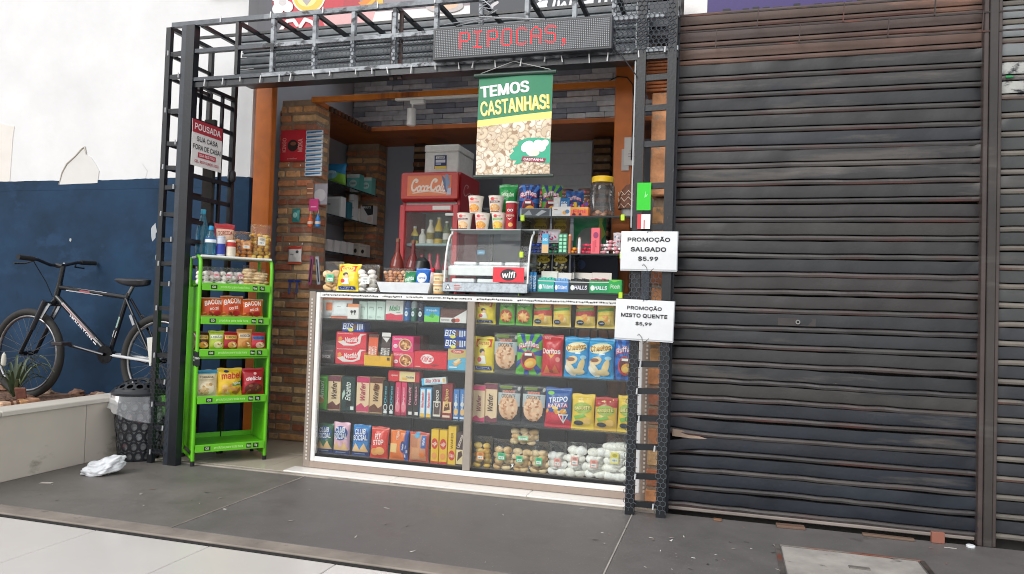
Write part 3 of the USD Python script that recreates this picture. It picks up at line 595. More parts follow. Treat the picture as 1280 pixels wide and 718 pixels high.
# ---- shop sign above
sg = thing("shop_sign", "large printed shop board with red disc and white script above the cage", "sign")
B().cbox(-3.10, -.36, .375, .398, 2.66, 3.28, "4a4a50", .002).put(sg, "board", "print")
SW, SH = 2.74, .62
d = B()
def sx(px): return (at(px, 15, .375)[0]+3.10)/SW
def sz(px, y): return (at(px, y, .375)[2]-2.66)/SH
def sq(px, y): p = at(px, y, .375); return ((p[0]+3.10)/SW, (p[2]-2.66)/SH)
def sp(*q): return [sq(*p) for p in q]
def circ(px, y, r, n=24, ry=None): return sp(*[(px+r*math.cos(t), y+(ry or r)*math.sin(t)) for t in np.linspace(0, 2*np.pi, n)[:-1]])
def sline(pts, w): return [sq(*p) for p in LineString(pts).buffer(w, quad_segs=3).exterior.coords]
u_ = lambda px: sq(px, 15)[0]
printed(d, [("r", u_(333)*.99, 0, u_(455), 1, "4c4c54"), ("p", circ(403, -2, 62, 30, 58), "c63442"), ("p", sp((400, -30), (450, -30), (446, 60), (380, 60)), "bd3341"),
    ("p", sp((432, -30), (470, -30), (464, 16), (428, 24)), "ad3540"), ("p", sp((450, -30), (620, -30), (620, 8), (450, 17)), "8f8187"), ("p", sp((446, 17), (620, 5), (620, 60), (440, 60)), "e9e5e2"), ("p", sp((400, 20), (470, 14), (455, 60), (420, 60)), "d9a9a9"),
    ("p", sp((448, 4), (462, -3), (470, 2), (454, 9)), "d9812f"), ("p", sp((452, 12), (470, -4), (474, -3), (458, 13)), "e6a93a"), ("p", sp((470, -8), (478, -8), (480, 9), (472, 10)), "e6b23f"),
    ("p", circ(386, -4, 21), "efe4d2"), ("p", circ(386, -4, 19), "e6be4c"), ("p", circ(384, -4, 13), "f2dc94"), ("p", sp((376, -2), (393, -4), (384, 8)), "a8a2a2"),
    ("p", circ(352, 3, 9), "f2f0ee"), ("p", circ(348, 12, 7), "f2f0ee"), ("p", circ(360, 9, 7), "f2f0ee"), ("p", circ(344, -3, 5), "f2f0ee"), ("p", circ(354, 3, 5), "c9c3c4"),
    ("p", sline([(352, 38), (360, 27), (368, 26), (372, 32)], 2.2), "eedcdc"), ("p", sline([(376, 34), (382, 25), (390, 28), (394, 33)], 2.2), "eedcdc"), ("p", sline([(396, 36), (408, 35)], 2), "eedcdc"), ("p", sline([(350, 40), (372, 38)], 1.6), "eedcdc"),
    ("p", sp((588, -30), (860, -30), (860, 60), (588, 60)), "3d4047"), ("p", circ(556, 8, 24, 20, 9), "bdb5b4"), ("p", circ(556, 7, 17, 20, 6), "d9b89a"), ("p", sline([(612, 18), (616, 8), (622, 4)], 2), "c9c6c8")]
    + [("p", sline(q, w), "e2e2e6") for q, w in (([(664, 14), (676, 4), (684, 3), (680, 12), (672, 16), (666, 12)], 1.6), ([(682, 4), (684, 14), (690, 12)], 1.5), ([(694, 2), (691, 14), (698, 11)], 1.6), ([(699, 3), (698, 14), (706, 4), (708, 10)], 1.6),
       ([(714, 3), (712, 13), (722, 3), (720, 12), (726, 10)], 1.6), ([(738, 2), (730, 5), (730, 12), (738, 9), (742, -8), (740, 11), (746, 9)], 1.6), ([(750, 2), (748, 11), (756, 9), (758, 1), (758, 10)], 1.6), ([(774, 0), (766, 2), (766, 9), (774, 7), (778, -9), (776, 9), (782, 7)], 1.6), ([(790, 1), (786, 7), (792, 10), (799, 4), (794, -1), (790, 1)], 1.6), ([(676, 2), (662, -10), (668, -20)], 1.6))], SW, SH, x0=-3.10, zo=2.66, off=-.3736)
d2 = B()
for v, f, c, n in zip(d.v, d.f, d.c, d.n): d2.v.append(v+[0, .3750-.3736-.0008, 0]) ; d2.f.append(f); d2.c.append(c); d2.n.append(n)
d2.put(sg, "print", "print")
# ---- LED sign
led = thing("led_sign", "long black LED message board showing a red word on the cage header", "LED sign", (-1.09, -.125, 2.448), 0)
W_, H_ = .985, .178
B().cbox(-W_/2, W_/2, -.045, .0, -H_/2, H_/2, "26292f", .004).put(led, "case", "plastic")
B().box(-W_/2+.012, W_/2-.012, -.0462, -.0452, -H_/2+.012, H_/2-.012, "1b1d21").put(led, "panel", "print")
NC, NR = 96, 16; pit = (W_-.028)/NC
BM = {"P": ["111110", "100001", "100001", "100001", "100001", "111110"]+["100000"]*4, "I": ["111110"]+["001000"]*8+["111110"],
      "O": ["011110"]+["100001"]*8+["011110"], "C": ["011110", "100001"]+["100000"]*6+["100001", "011110"],
      "A": ["001100", "010010"]+["100001"]*3+["111111"]+["100001"]*4, "S": ["011110", "100001", "100000", "100000", "011110", "000001", "000001", "000001", "100001", "011110"],
      ",": ["000000"]*8+["011000", "011000", "001000", "010000"]}
lit = set(); c0 = 14
for ch in "PIPOCAS,":
    for r_, line in enumerate(BM[ch]):
        for c_, o in enumerate(line):
            if o == "1": lit.add((c0+c_, 2+r_))
    c0 += 8
bo, bl = B(), B()
for c_ in range(NC):
    for r_ in range(NR):
        x = -W_/2+.014+(c_+.5)*pit; z = H_/2-.014-(r_+.5)*(H_-.028)/NR
        on = (c_, r_) in lit; q = .0027 if not on else .0036
        (bl if on else bo).raw([[x-q, -.0466, z-q], [x+q, -.0466, z-q], [x+q, -.0466, z+q], [x-q, -.0466, z+q]], [[0, 1, 2, 3]], "8e9399")
bo.put(led, "led_dots", "print", kind="stuff"); bl.put(led, "lit_dots", "led_lit", kind="stuff")
cbl = thing("tangled_cable", "bunch of pale tangled cables tied above the LED board", "cable")
for k in range(5):
    r5 = random.Random(k); x = -1.28
    B().tube([(x+r5.uniform(-.35, .35) if i in (0, 5) else x+r5.uniform(-.06, .06), CY-.02-r5.random()*.02, 2.56+i*.03+r5.uniform(-.01, .01)) for i in range(6)], .003, ["b9bcc0", "8a8d92"][k % 2], 5).put(cbl, "strand", "plastic")
# ---- hanging banner
bn = thing("hanging_banner", "green banner with cashew nuts hung from the cage under the LED board", "banner", (-1.12, -.125, 1.722))
W_, H_ = .412, .545
B().tube([(-W_/2-.025, 0, H_+.006), (W_/2+.02, 0, H_+.006)], .0125, "1f3a30", 10).put(bn, "top_rod", "plastic")
B().tube([(-W_/2-.01, 0, 0), (W_/2+.02, 0, 0)], .010, "23352e", 10).put(bn, "bottom_rod", "plastic")
B().tube([(-W_/2+.01, 0, H_+.018), (-.01, .0, H_+.075), (W_/2-.01, 0, H_+.018)], .0016, "c8c8c4", 5).put(bn, "string", "matte")
def bhf(x, z): return x, -.004*np.sin(x*14+1)-.003*np.sin(z*9)+0*x, z
gx, gz = np.meshgrid(np.linspace(-W_/2, W_/2, 15), np.linspace(0, H_, 15)); px_, py_, pz_ = bhf(gx.ravel(), gz.ravel())
Fg = np.array([[i*15+j, i*15+j+1, (i+1)*15+j+1, (i+1)*15+j] for i in range(14) for j in range(14)])
B().raw(np.c_[px_, py_, pz_], Fg, "a08468", True).raw(np.c_[px_, py_+.001, pz_], Fg[:, ::-1], "dddddd", True).put(bn, "cloth", "print")
d = B(); r6 = random.Random(11)
spec = [("r", 0, .555, 1, 1, "1f7a55"), ("p", [(0, .50), (1, .555), (1, .625), (0, .565)], "f0e37a")]
placed = []; done = sbox(0, .0, W_, .0001)
from shapely import union_all
regl = Polygon([(0, 0), (W_, 0), (W_, H_*.555), (0, H_*.50)]); lay = []
for k in range(900):
    x, z = r6.random()*W_, r6.random()*H_*.56
    rr_ = .031-.011*(1 if x > W_*.6 and z < .12 else .0)-.006*r6.random()
    if any((x-a)**2+(z-c)**2 < (rr_*1.02)**2 for a, c in placed): continue
    placed.append((x, z)); g = kidney(x, z, rr_*1.15, r6.random()*360).intersection(regl)
    lay.append(g)
done = Polygon()
for g in lay:
    g2 = g.difference(done.buffer(.0016)); done = done.union(g)
    if g2.is_empty: continue
    c = np.array(lin(r6.choice(["d6c9b6", "cdbca4", "dccfbd", "c6b399"])))
    spec.append(("g", affinity.scale(g2, 1/W_, 1/H_, origin=(0, 0)), tuple(c)))
    sh = g2.buffer(-.004)
    if not sh.is_empty: spec.append(("g", affinity.scale(affinity.translate(sh, -.001, .0015), 1/W_, 1/H_, origin=(0, 0)), tuple(np.minimum(c*1.18, .95))))
hk = len(spec)
spec2 = [*[("t", "TEMOS", .36+o, .865, .66, .115, "eef0ee", 4) for o in (-.006, .006)], ("t", "CASTANHAS!", .505, .70, .93, .15, "e9c23c", 4, 0, .0), ("t", "CASTANHAS!", .495, .703, .92, .145, "f4ef9a", 4, 0, .0),
   ("p", [(.46, .20), (.52, .24), (.50, .27), (.58, .30), (.56, .335), (.70, .37), (.85, .37), (1, .35), (1, .12), (.9, .12), (.7, .16), (.6, .12), (.52, .11), (.56, .15), (.48, .16)], "35a583"),
   ("e", .70, .285, .09, .05, "f5f0ea", 30), ("e", .76, .245, .08, .055, "f0e8de", -10), ("e", .86, .29, .09, .05, "f5f0ea", -40), ("e", .92, .31, .06, .035, "efe7dc", 30), ("e", .80, .22, .06, .03, "e8dccc"),
   ("p", [(.62, .145), (.93, .125), (.95, .165), (.64, .19)], "8d3047"), ("t", "CASTANHA", .785, .157, .26, .024, "f2e9ea", -3)]
printed(d, spec, W_, H_, bhf, off=.0008, step=.000004); printed(d, spec2, W_, H_, bhf, off=.0022, step=.0002)
d.put(bn, "print", "print")
# ---- promo notices
def notice(label, x, z, w, h, lines, rz=0, y=-.142):
    p = thing("promo_notice", label, "paper notice", (x, y, z), 0, None, ry=rz)
    nh = lambda a, c: (a, .010*(1-np.cos(a/w*2.6))-.006+.003*np.sin(c/h*4+x*9), c)
    gx, gz = np.meshgrid(np.linspace(-w/2, w/2+.004, 13), np.linspace(-.004, h, 9)); q = nh(gx.ravel(), gz.ravel()); Fg = np.array([[i*13+j, i*13+j+1, (i+1)*13+j+1, (i+1)*13+j] for i in range(8) for j in range(12)])
    B().raw(np.c_[q], Fg, "d3d6d8", True).raw(np.c_[q[0], q[1]+.0015, q[2]], Fg[:, ::-1], "c9c9c9", True).put(p, "sheet", "paper")
    d = B(); printed(d, [("r", .985, 0, 1, 1, "8b9096"), ("r", 0, 0, 1, .022, "a4a9ad")], w+.006, h, nh, x0=-w/2, off=.0003); d.put(p, "sleeve_edge", "plastic")
    d = B(); printed(d, [("t", t, .5, v+o, tw, th_, "14171c", 0) for t, v, tw, th_ in lines for o in ((-.0015, .0015) if "$" in t else (-.004, .004))], w, h, nh); d.put(p, "lettering", "print")
    B().tube([(-.01, -.003, h-.01), (.0, -.012, h+.006), (.015, -.003, h-.006), (.02, -.01, h+.03)], .0016, "2b2b2e", 5).put(p, "tie_wire", "rubber")
    B().tube([(-.03, -.003, .02), (-.02, -.014, .03), (-.005, -.006, .012), (.0, -.01, -.02), (.03, -.004, .01)], .0014, "2b2b2e", 5).put(p, "tie_wire", "rubber")
notice("upper white notice offering salgado, tied to the right cage post", -.389, 1.231, .278, .196, [("PROMOÇÃO", .78, .76, .15), ("SALGADO", .53, .63, .11), ("$5.99", .29, .36, .13)], .3)
notice("lower white notice offering misto quente, tied to the right cage post", -.404, .880, .287, .201, [("PROMOÇÃO", .79, .60, .125), ("MISTO QUENTE", .60, .80, .10), ("$5,99", .40, .28, .105)], 1.2)
gp = thing("green_paper", "bright green paper card taped in the right cage post", "paper", (-.42, -.128, 1.535)); B().cbox(-.035, .035, 0, .002, 0, .14, "2fbf2c", .0005).put(gp, "card", "paper")
d = B(); printed(d, [("p", [(.55, .45), (.7, .5), (.8, .6), (.66, .55), (.6, .7)], "8af08a")], .07, .14); d.put(gp, "mark", "print")
gp = thing("red_card", "red and white card taped beneath the green paper", "paper", (-.415, -.128, 1.44)); B().cbox(-.035, .03, 0, .002, 0, .075, "e9e7e6", .0005).put(gp, "card", "paper")
d = B(); printed(d, [("r", 0, 0, .3, 1, "c8323a"), ("r", .5, .0, .58, .6, "c8323a")], .065, .075, x0=-.035); d.put(gp, "mark", "print")
wp = thing("paper_sheet", "pale grey paper sheets stuck on the orange panel by the right post", "paper", at(786, 207, .540))
B().box(-.03, .05, 0, .002, 0, .17, "b9b6b4").box(-.045, .0, .002, .004, -.03, .1, "a9a6a5").put(wp, "sheets", "paper")
d = B(); printed(d, [("r", .3, .3, .8, .32, "7a7878"), ("r", .3, .4, .7, .42, "7a7878"), ("r", .4, .5, .8, .52, "7a7878")], .08, .17, x0=-.03); d.put(wp, "marks", "print")
bc = thing("black_cable", "thin black cable arching over the orange panel", "cable")
B().tube([at(x, y, .53) for x, y in ((762, 101), (772, 96), (784, 97), (791, 106), (792, 125), (791, 160), (789, 200))], .004, "1a1a1c", 6).put(bc, "cable_run", "rubber")
# ---- boarding-house sign and the dark plank behind it
ps = thing("boarding_sign", "small red and white lodging sign wired to the left cage side", "sign", (-3.175, .03, 1.835), 90)
B().cbox(-.145, .135, 0, .003, 0, .285, "e4e2e0", .0006).put(ps, "board", "print")
d = B(); printed(d, [("r", 0, .72, 1, 1, "a8303e"), ("t", "POUSADA", .5, .86, .86, .14, "f0eaea"), ("t", "SUA CASA", .5, .60, .70, .11, "26282c"), ("t", "FORA DE CASA!", .5, .42, .92, .11, "26282c"),
    ("r", .2, .2, .8, .31, "b43744"), ("t", "DIA RESTOU", .5, .255, .5, .06, "f0e0e0"), ("t", "CEL. RESTOUROS 3333", .5, .11, .8, .06, "b43744")], .28, .285, x0=-.145); d.put(ps, "lettering", "print")
pl = thing("dark_plank", "dark leaning plank behind the lodging sign", "plank")
B().bar((-3.26, .16, .95), (-3.23, .12, 2.17), .075, .03, "2a2624", (0, 1, 0)).put(pl, "board", "matte"); B().bar((-3.22, .09, 2.02), (-3.215, .15, 2.10), .006, .006, "d0d0d0").put(pl, "tie", "plastic")
lk = thing("black_padlock", "black blob of a lock on the rear post of the left cage side", "lock"); B().blob((-3.17, .27, 1.83), (.03, .03, .045), "16171b", 3, .2).put(lk, "lock_body", "plastic")

# ================================================================ BICYCLE
bk = thing("bicycle", "black and white mountain bicycle leaning along the blue wall", "bicycle")
YB = .17
def bp(x, y, dy=0): p = at(x, y, YB); return np.array([p[0], YB+dy, p[2]])
FA, RA = bp(35, 439), bp(201, 442); FA[2] = RA[2] = .595; R_ = .315
TC = "17191d"
def wheel(name, c):
    w = uniq(bk, name); UsdGeom.Xform.Define(stage, w)
    th_ = np.linspace(0, 2*np.pi, 41)[:-1]
    def ring(R, r, col, nm, mat, n=10, sx_=1):
        b = B(); V = []; ph = np.arange(n)*2*np.pi/n
        for t in th_: V += [(c[0]+(R+r*math.cos(p))*math.cos(t), c[1]+r*sx_*math.sin(p), c[2]+(R+r*math.cos(p))*math.sin(t)) for p in ph]
        Fw = [[i*n+j, i*n+(j+1) % n, ((i+1) % 40)*n+(j+1) % n, ((i+1) % 40)*n+j] for i in range(40) for j in range(n)]
        b.raw(V, np.array(Fw)[:, ::-1], col, True).put(w, nm, mat)
    ring(R_-.024, .024, "2b2a29", "tyre", "rubber"); ring(R_-.055, .011, "8e8f92", "rim", "metal", 8, 1.1)
    b = B()
    for i in range(28):
        t = i*2*np.pi/28; o = .9*(1 if i % 2 else -1); s_ = .022*(1 if i % 4 < 2 else -1)
        b.bar((c[0]+.022*math.cos(t+o), c[1]+s_, c[2]+.022*math.sin(t+o)), (c[0]+(R_-.06)*math.cos(t), c[1], c[2]+(R_-.06)*math.sin(t)), .0022, .0022, "77797c")
    b.put(w, "spokes", "metal"); B().tube([c+[0, -.045, 0], c+[0, .045, 0]], .016, "3a3b3e", 10).put(w, "hub", "metal")
    return w
wheel("front_wheel", FA); wheel("rear_wheel", RA)
BB, SC, HT, HB = bp(137, 443), bp(159, 372), bp(75, 354), bp(70, 374)
fr = B(); fr.tube([HT, HB], .019, TC, 10).tube([HT+[.0, 0, -.03], SC], .016, TC, 10).tube([HB+[0, 0, .02], BB], .020, TC, 10).tube([SC+(SC-BB)*.08, BB], .016, TC, 10)
for s_ in (-1, 1):
    fr.tube([SC+[.01, s_*.02, -.01], RA+[-.02, s_*.055, .02], RA+[0, s_*.06, 0]], .009, TC, 8).tube([BB+[0, s_*.03, 0], RA+[0, s_*.06, 0]], .010, "c4c6c9", 8)
fr.tube([BB+[0, -.04, 0], BB+[0, .04, 0]], .024, "22242a", 10).put(bk, "frame", "gloss")
fk = B(); cr = bp(65, 380)
fk.tube([HB, cr], .018, TC).tube([cr+[0, -.06, 0], cr+[0, .06, 0]], .016, TC)
for s_ in (-1, 1): fk.tube([cr+[0, s_*.06, .02], cr+(FA-cr)*.5+[0, s_*.06, 0]], .017, "2b2d33").tube([cr+(FA-cr)*.45+[0, s_*.06, 0], FA+[0, s_*.06, 0]], .013, "141519")
fk.put(bk, "fork", "gloss")
for s_ in (-1, 1): B().bar(cr+[.03, s_*.045, .0], cr+[-.035, s_*.05, -.10], .012, .02, "b9bcc0").put(bk, "brake_arm", "metal")
hb_ = bp(79, 333); hc = bp(74, 330)
B().tube([HT, hb_], .016, TC).tube([hb_, hb_+[-.06, 0, .005]], .017, TC).put(bk, "stem", "plastic")
H0 = hb_+[-.06, 0, .005]
B().tube([H0+[.02, -.30, .035], H0+[.01, -.16, .03], H0+[0, -.05, 0], H0+[0, .05, 0], H0+[.01, .16, .03], H0+[.02, .30, .035]], .011, "1a1b1f", 8).put(bk, "handlebar", "plastic")
for s_ in (-1, 1):
    B().tube([H0+[.02, s_*.31, .036], H0+[.012, s_*.19, .032]], .017, "1c1c1f", 10).put(bk, "grip", "rubber")
    B().tube([H0+[-.01, s_*.17, .02], H0+[-.05, s_*.20, 0], H0+[-.05, s_*.28, -.005]], .006, "26272b", 6).put(bk, "brake_lever", "plastic")
B().tube([H0+[0, -.15, .03], H0+[-.09, -.10, .02], H0+[-.05, -.03, -.12], cr+[0, 0, .05]], .003, "111114", 5).put(bk, "brake_cable", "rubber")
sa, sb_ = bp(143, 349), bp(188, 349)
m = trimesh.creation.icosphere(3, 1.0); v = np.array(m.vertices); L_ = sb_[0]-sa[0]; t_ = (v[:, 0]+1)/2
v = np.c_[sa[0]+L_*t_, YB+v[:, 1]*(.018+.06*np.clip(t_-.25, 0, 1)**.8), sa[2]-.01+.022*v[:, 2]*np.where(v[:, 2] < 0, 1.3, .8)+.014*(t_-.5)**2*4*.5-.02*(v[:, 2] < -.3)*t_]
B().raw(v, m.faces, "24252a", True).put(bk, "saddle", "plastic")
B().tube([SC, (sa+sb_)/2+[.02, 0, -.03]], .013, "8b8d90", 10).put(bk, "seat_post", "metal")
B().tube([BB+[0, -.05, 0], bp(97, 431)+[0, -.07, 0]], .011, "55575b", 8).put(bk, "crank", "metal"); B().cbox(*(lambda p: (p[0]-.045, p[0]+.045, -.0+YB-.16, YB-.075, p[2]-.012, p[2]+.012))(bp(95, 429)), "2a2325", .004).put(bk, "pedal", "plastic")
B().tube([BB+[0, .05, 0], BB+(BB-bp(97, 431))*.9+[0, .07, 0]], .011, "55575b", 8).put(bk, "crank", "metal")
B().lathe([(.062, -.003), (.062, .003)], (0, 0, 0), "2d2e31", 24).put(bk, "chainring", "metal"); 
_p = stage.GetPrimAtPath(bk+"/chainring"); UsdGeom.Xformable(_p).AddTranslateOp().Set(Gf.Vec3d(*map(float, BB+[0, -.04, 0]))); UsdGeom.Xformable(_p).AddRotateXOp().Set(90.0)
def tube_decal(p, q, r, w, spec, name):
    t = q-p; L = np.linalg.norm(t); ang = math.atan2(t[2], t[0]); d = B(); printed(d, spec, L, w, off=0)
    v = np.vstack(d.v); x, z, o = v[:, 0]+L/2, v[:, 2]-w/2, -v[:, 1]
    ph = z/r; rr_ = r+.0012+o; yy_, zz_ = -rr_*np.cos(ph), rr_*np.sin(ph)
    V = np.c_[p[0]+x*math.cos(ang)-zz_*math.sin(ang), p[1]+yy_, p[2]+x*math.sin(ang)+zz_*math.cos(ang)]
    e = B(); e.v, e.f, e.n, e.c = [V], [np.vstack(d.f)], [np.tile([0, -1., 0], (len(V), 1))], [np.vstack(d.c)]; e.put(bk, name, "print")
D0, D1 = HB+[0, 0, .02]+(BB-HB-[0, 0, .02])*.14, HB+(BB-HB)*.80
tube_decal(D0, D1, .020, .05, [("r", 0, .55, 1, .85, "b9b3b4"), ("t", "HOUSTON", .58, .36, .62, .42, "e6e6e8"), ("r", .03, .62, .9, .70, "9a5a5e"), ("p", [(.92, .1), (1, .1), (.98, .9), (.9, .9)], "e0e0e2")], "frame_lettering")
t0, t1 = HT+[0, 0, -.03]+(SC-HT)*.12, HT+[0, 0, -.03]+(SC-HT-[0, 0, -.03])*.72
tube_decal(t0, t1, .016, .04, [("r", 0, .2, .9, .85, "cfcfd2"), ("p", [(.9, .2), (1, .85), (.9, .85)], "cfcfd2"), ("r", .35, .35, .6, .6, "a05058"), ("r", .05, .4, .3, .5, "3a3a40")], "frame_lettering")
tube_decal(BB+(SC-BB)*.30, BB+(SC-BB)*.68, .016, .032, [("r", 0, .15, .3, .85, "d8d8da"), ("r", .45, .3, .95, .6, "8aa7a0")], "frame_lettering")
for s_ in (-1, 1): B().bar(SC+(RA-SC)*.28+[0, s_*.05, 0], SC+(RA-SC)*.46+[-.02, s_*.05, .01], .012, .02, "b9bcc0").put(bk, "brake_arm", "metal")
B().bar(RA+[.0, -.10, .16], RA+[.03, -.10, -.02], .05, .006, "cfcfc8", (0, 1, 0)).put(bk, "mud_flap", "plastic")
# ---- agave plant by the front wheel
ag = thing("spiky_plant", "spiky green plant with arching leaves beside the front bicycle wheel", "plant")
r7 = random.Random(4); pb = at(18, 478, -.02); pb[2] = .32
for i in range(24):
    a = r7.uniform(0, 6.28); L = r7.uniform(.16, .32); up_ = r7.uniform(.12, .28); n = 7; V = []
    for k in range(n):
        t = k/(n-1); c = pb+[math.cos(a)*L*t, math.sin(a)*L*t*.8, up_*math.sin(t*2.3)]; w = .013*(1-t)**.7*(1 if t > .1 else .7)
        s_ = np.array([-math.sin(a), math.cos(a), 0])*w; V += [c-s_, c+[0, 0, -.006], c+s_]
    Fl = [[k*3+j, k*3+j+1, k*3+j+4, k*3+j+3] for k in range(n-1) for j in (0, 1)]
    B().raw(V, Fl, r7.choice(["4d5a40", "66714f", "3f4d35", "77805f"]), True).put(ag, "leaf", "leaf")
B().lathe([(.0, 0), (.014, .01), (.016, .05), (.012, .08), (.0, .10)], pb+[-.03, -.06, .20], "c9c6ba", 10).put(ag, "pale_bud", "matte")
sd = thing("clay_shard", "reddish clay shard leaning at the foot of the spiky plant", "pot shard", pb+[.12, -.04, -.02], 30, rx=25); B().cbox(-.035, .03, 0, .012, 0, .10, "7d5044", .006).put(sd, "shard", "brick")
# ---- litter bin
bi = thing("litter_bin", "black perforated plastic litter bin with a clear liner beside the left post", "bin", (-3.545, -.03, 0))
N = 30; prof = lambda z: .118+.042*(z/.40)
b = B()
zr = np.linspace(.03, .34, 6); dz = zr[1]-zr[0]
for r_ in range(6):                               # perforated wall: ovals left open between webs
    for k in range(N//2):
        a0 = (k+(.5 if r_ % 2 else 0))*2*np.pi/(N//2); da = np.pi/(N//2)
        rim_ = []; hole = []
        for q in range(12):
            t = q*np.pi/6; ct, st = math.cos(t), math.sin(t); sc_ = 1/max(abs(ct), abs(st))
            hole.append((a0+.62*da*ct, zr[r_]+.36*dz*st)); rim_.append((a0+da*ct*sc_, zr[r_]+.5*dz*st*sc_))
        V = [(prof(z)*math.cos(a), prof(z)*math.sin(a), z) for a, z in rim_+hole]
        b.raw(V, [[q, (q+1) % 12, 12+(q+1) % 12, 12+q] for q in range(12)], "1e2025", True)
b.lathe([(prof(0), 0), (prof(.0)+.004, .004)], (0, 0, 0), "1e2025", N)
b.lathe([(prof(0)+.003, .0), (prof(0)+.003, zr[0]-.5*dz)], (0, 0, 0), "1e2025", N, False).lathe([(prof(.37), zr[-1]+.5*dz), (.163, .41), (.166, .415)], (0, 0, 0), "1e2025", N, False)
b.put(bi, "basket", "plastic")
B().lathe([(.106, .012), (.150, .40)], (0, 0, 0), "6b6e73", N, False).put(bi, "liner_bag", "liner_film")
for i in range(14):
    t = rnd.random()*6.28; z = rnd.uniform(.04, .3); rr_ = prof(z)-.035
    B().blob((rr_*math.cos(t), rr_*math.sin(t), z), (.022, .022, .016), rnd.choice(["8b8f94", "c9cbce", "5a4c44", "a8434e", "30343a"]), i, .3, 1).put(bi, "rubbish", "paper")
V = []; n = 40
for j, (r_, z) in enumerate(((.168, .405), (.173, .36), (.178, .31), (.180, .285))):
    for k in range(n):
        t = k*2*np.pi/n; w = .006*math.sin(k*1.7+j)*j*.5; V.append(((r_+w)*math.cos(t), (r_+w)*math.sin(t), z-(.03*math.sin(t*1.3)*j*.5 if j else 0)))
B().raw(V, [[j*n+k, j*n+(k+1) % n, (j+1)*n+(k+1) % n, (j+1)*n+k] for j in range(3) for k in range(n)], "c8cacc", True).put(bi, "liner_cuff", "liner_film")
b = B(); b.lathe([(.170, .405), (.172, .42), (.160, .432), (.150, .445)], (0, 0, 0), "1b1d22", N, False)
for ring_, (ra, za, rb_, zb, nh) in enumerate(((.150, .445, .105, .480, 14), (.105, .480, .055, .500, 9))):
    for k in range(nh):
        da = np.pi/nh; a0 = 2*k*da; rim_, hole = [], []
        for q in range(12):
            t = q*np.pi/6; ct, st = math.cos(t), math.sin(t); sc_ = 1/max(abs(ct), abs(st))
            f_ = lambda s: ((ra+rb_)/2-(ra-rb_)/2*s, (za+zb)/2+(zb-za)/2*s)
            R1, Z1 = f_(.68*st); hole.append((R1*math.cos(a0+.68*da*ct), R1*math.sin(a0+.68*da*ct), Z1))
            R1, Z1 = f_(st*sc_); rim_.append((R1*math.cos(a0+da*ct*sc_), R1*math.sin(a0+da*ct*sc_), Z1))
        b.raw(rim_+hole, [[q, (q+1) % 12, 12+(q+1) % 12, 12+q] for q in range(12)], "1b1d22", True)
b.lathe([(.055, .500), (.02, .506), (.0, .507)], (0, 0, 0), "1b1d22", N, False).put(bi, "lid", "plastic")
# ---- crumpled bag on the pavement
m = trimesh.creation.icosphere(4, 1.0); v = np.array(m.vertices)
v = v*np.array([.105, .075, .05])*(1+.55*(meshkit.noise(v*1.9+9, 5)[:, None]-.5)+.30*np.abs(meshkit.noise(v*3.2+3, 2)-.5)[:, None]-.05*(meshkit.noise(v*9, 4)[:, None]-.5))
v[:, 2] += .035*np.clip(v[:, 0]/.10, -.3, 1); v[:, 2] = np.maximum(v[:, 2]+.036, .002)
ca, sa_ = math.cos(.62), math.sin(.62)
wb = thing("crumpled_bag", "crumpled white plastic bag lying on the dark pavement", "plastic bag", (-3.40, -.44, 0))
B().raw(np.c_[v[:, 0]*ca-v[:, 1]*sa_, v[:, 0]*sa_+v[:, 1]*ca, v[:, 2]], m.faces, "d3d6da", True).put(wb, "bag_body", "plastic")
b = B()
for i in range(7): b.blob((-.07+.009*i, -.058+.004*i, .025+.008*(i % 3)), (.010, .006, .004), "55585c", i, .3, 1)
b.put(wb, "grey_print", "film")
B().tube([(-.02, -.09, .02), (.05, -.075, .015), (.1, -.03, .03)], .003, "a7a7a3", 5).put(wb, "handle_loop", "film")
# ---- floor bits and the manhole
mh = thing("manhole_cover", "worn square concrete inspection cover at the foot of the black shutter", "manhole cover")
B().cbox(.25, .80, -.98, -.372, -.03, .004, "a19c96", .006).put(mh, "slab", "kerb_concrete")
B().cbox(.225, .245, -1.0, -.36, -.03, .007, "5e5a56", .003).put(mh, "frame_bar", "rust_lip"); B().cbox(.245, .82, -.37, -.352, -.03, .007, "6d6862", .003).put(mh, "frame_bar", "rust_lip"); B().cbox(.805, .825, -1.0, -.37, -.03, .008, "46403c", .003).put(mh, "frame_bar", "rust_lip")
B().cbox(.50, .58, -.58, -.55, .003, .008, "6a6560", .003).put(mh, "handle_slot", "rust_lip")
def scrap(name, label, cat, px, w, d, h, col, mat="paper", rz=0):
    p = EYE+((px[0]-640)*RT+(359-px[1])*UP+F*FWD)*(-EYE[2]/((px[0]-640)*RT+(359-px[1])*UP+F*FWD)[2])
    t = thing(name, label, cat, (p[0], p[1], .001), rz); B().cbox(-w/2, w/2, -d/2, d/2, 0, h, col, .002).put(t, "piece", mat); return t
scrap("cardboard_scrap", "long flat cardboard scrap pushed under the middle of the black shutter", "cardboard", (988, 660), .13, .05, .012, "6b5346", rz=3)
scrap("cardboard_scrap", "reddish cardboard square standing at the right end of the black shutter", "cardboard", (1172, 679), .055, .02, .05, "8b5848", rz=5)
scrap("cardboard_scrap", "thin brown cardboard strip under the right half of the black shutter", "cardboard", (1110, 673), .22, .03, .01, "6a5648", rz=-2)
scrap("cardboard_scrap", "tiny brown chip of card under the left end of the black shutter", "cardboard", (897, 651), .04, .03, .008, "7d5a42")
bcp = thing("bottle_cap", "white bottle cap on the pavement by the shutter rail", "bottle cap", scrap and (1.085, -.045, 0)); B().lathe([(.018, 0), (.019, .008), (.016, .010)], (0, 0, 0), "dfe3e6", 16).put(bcp, "cap", "plastic")
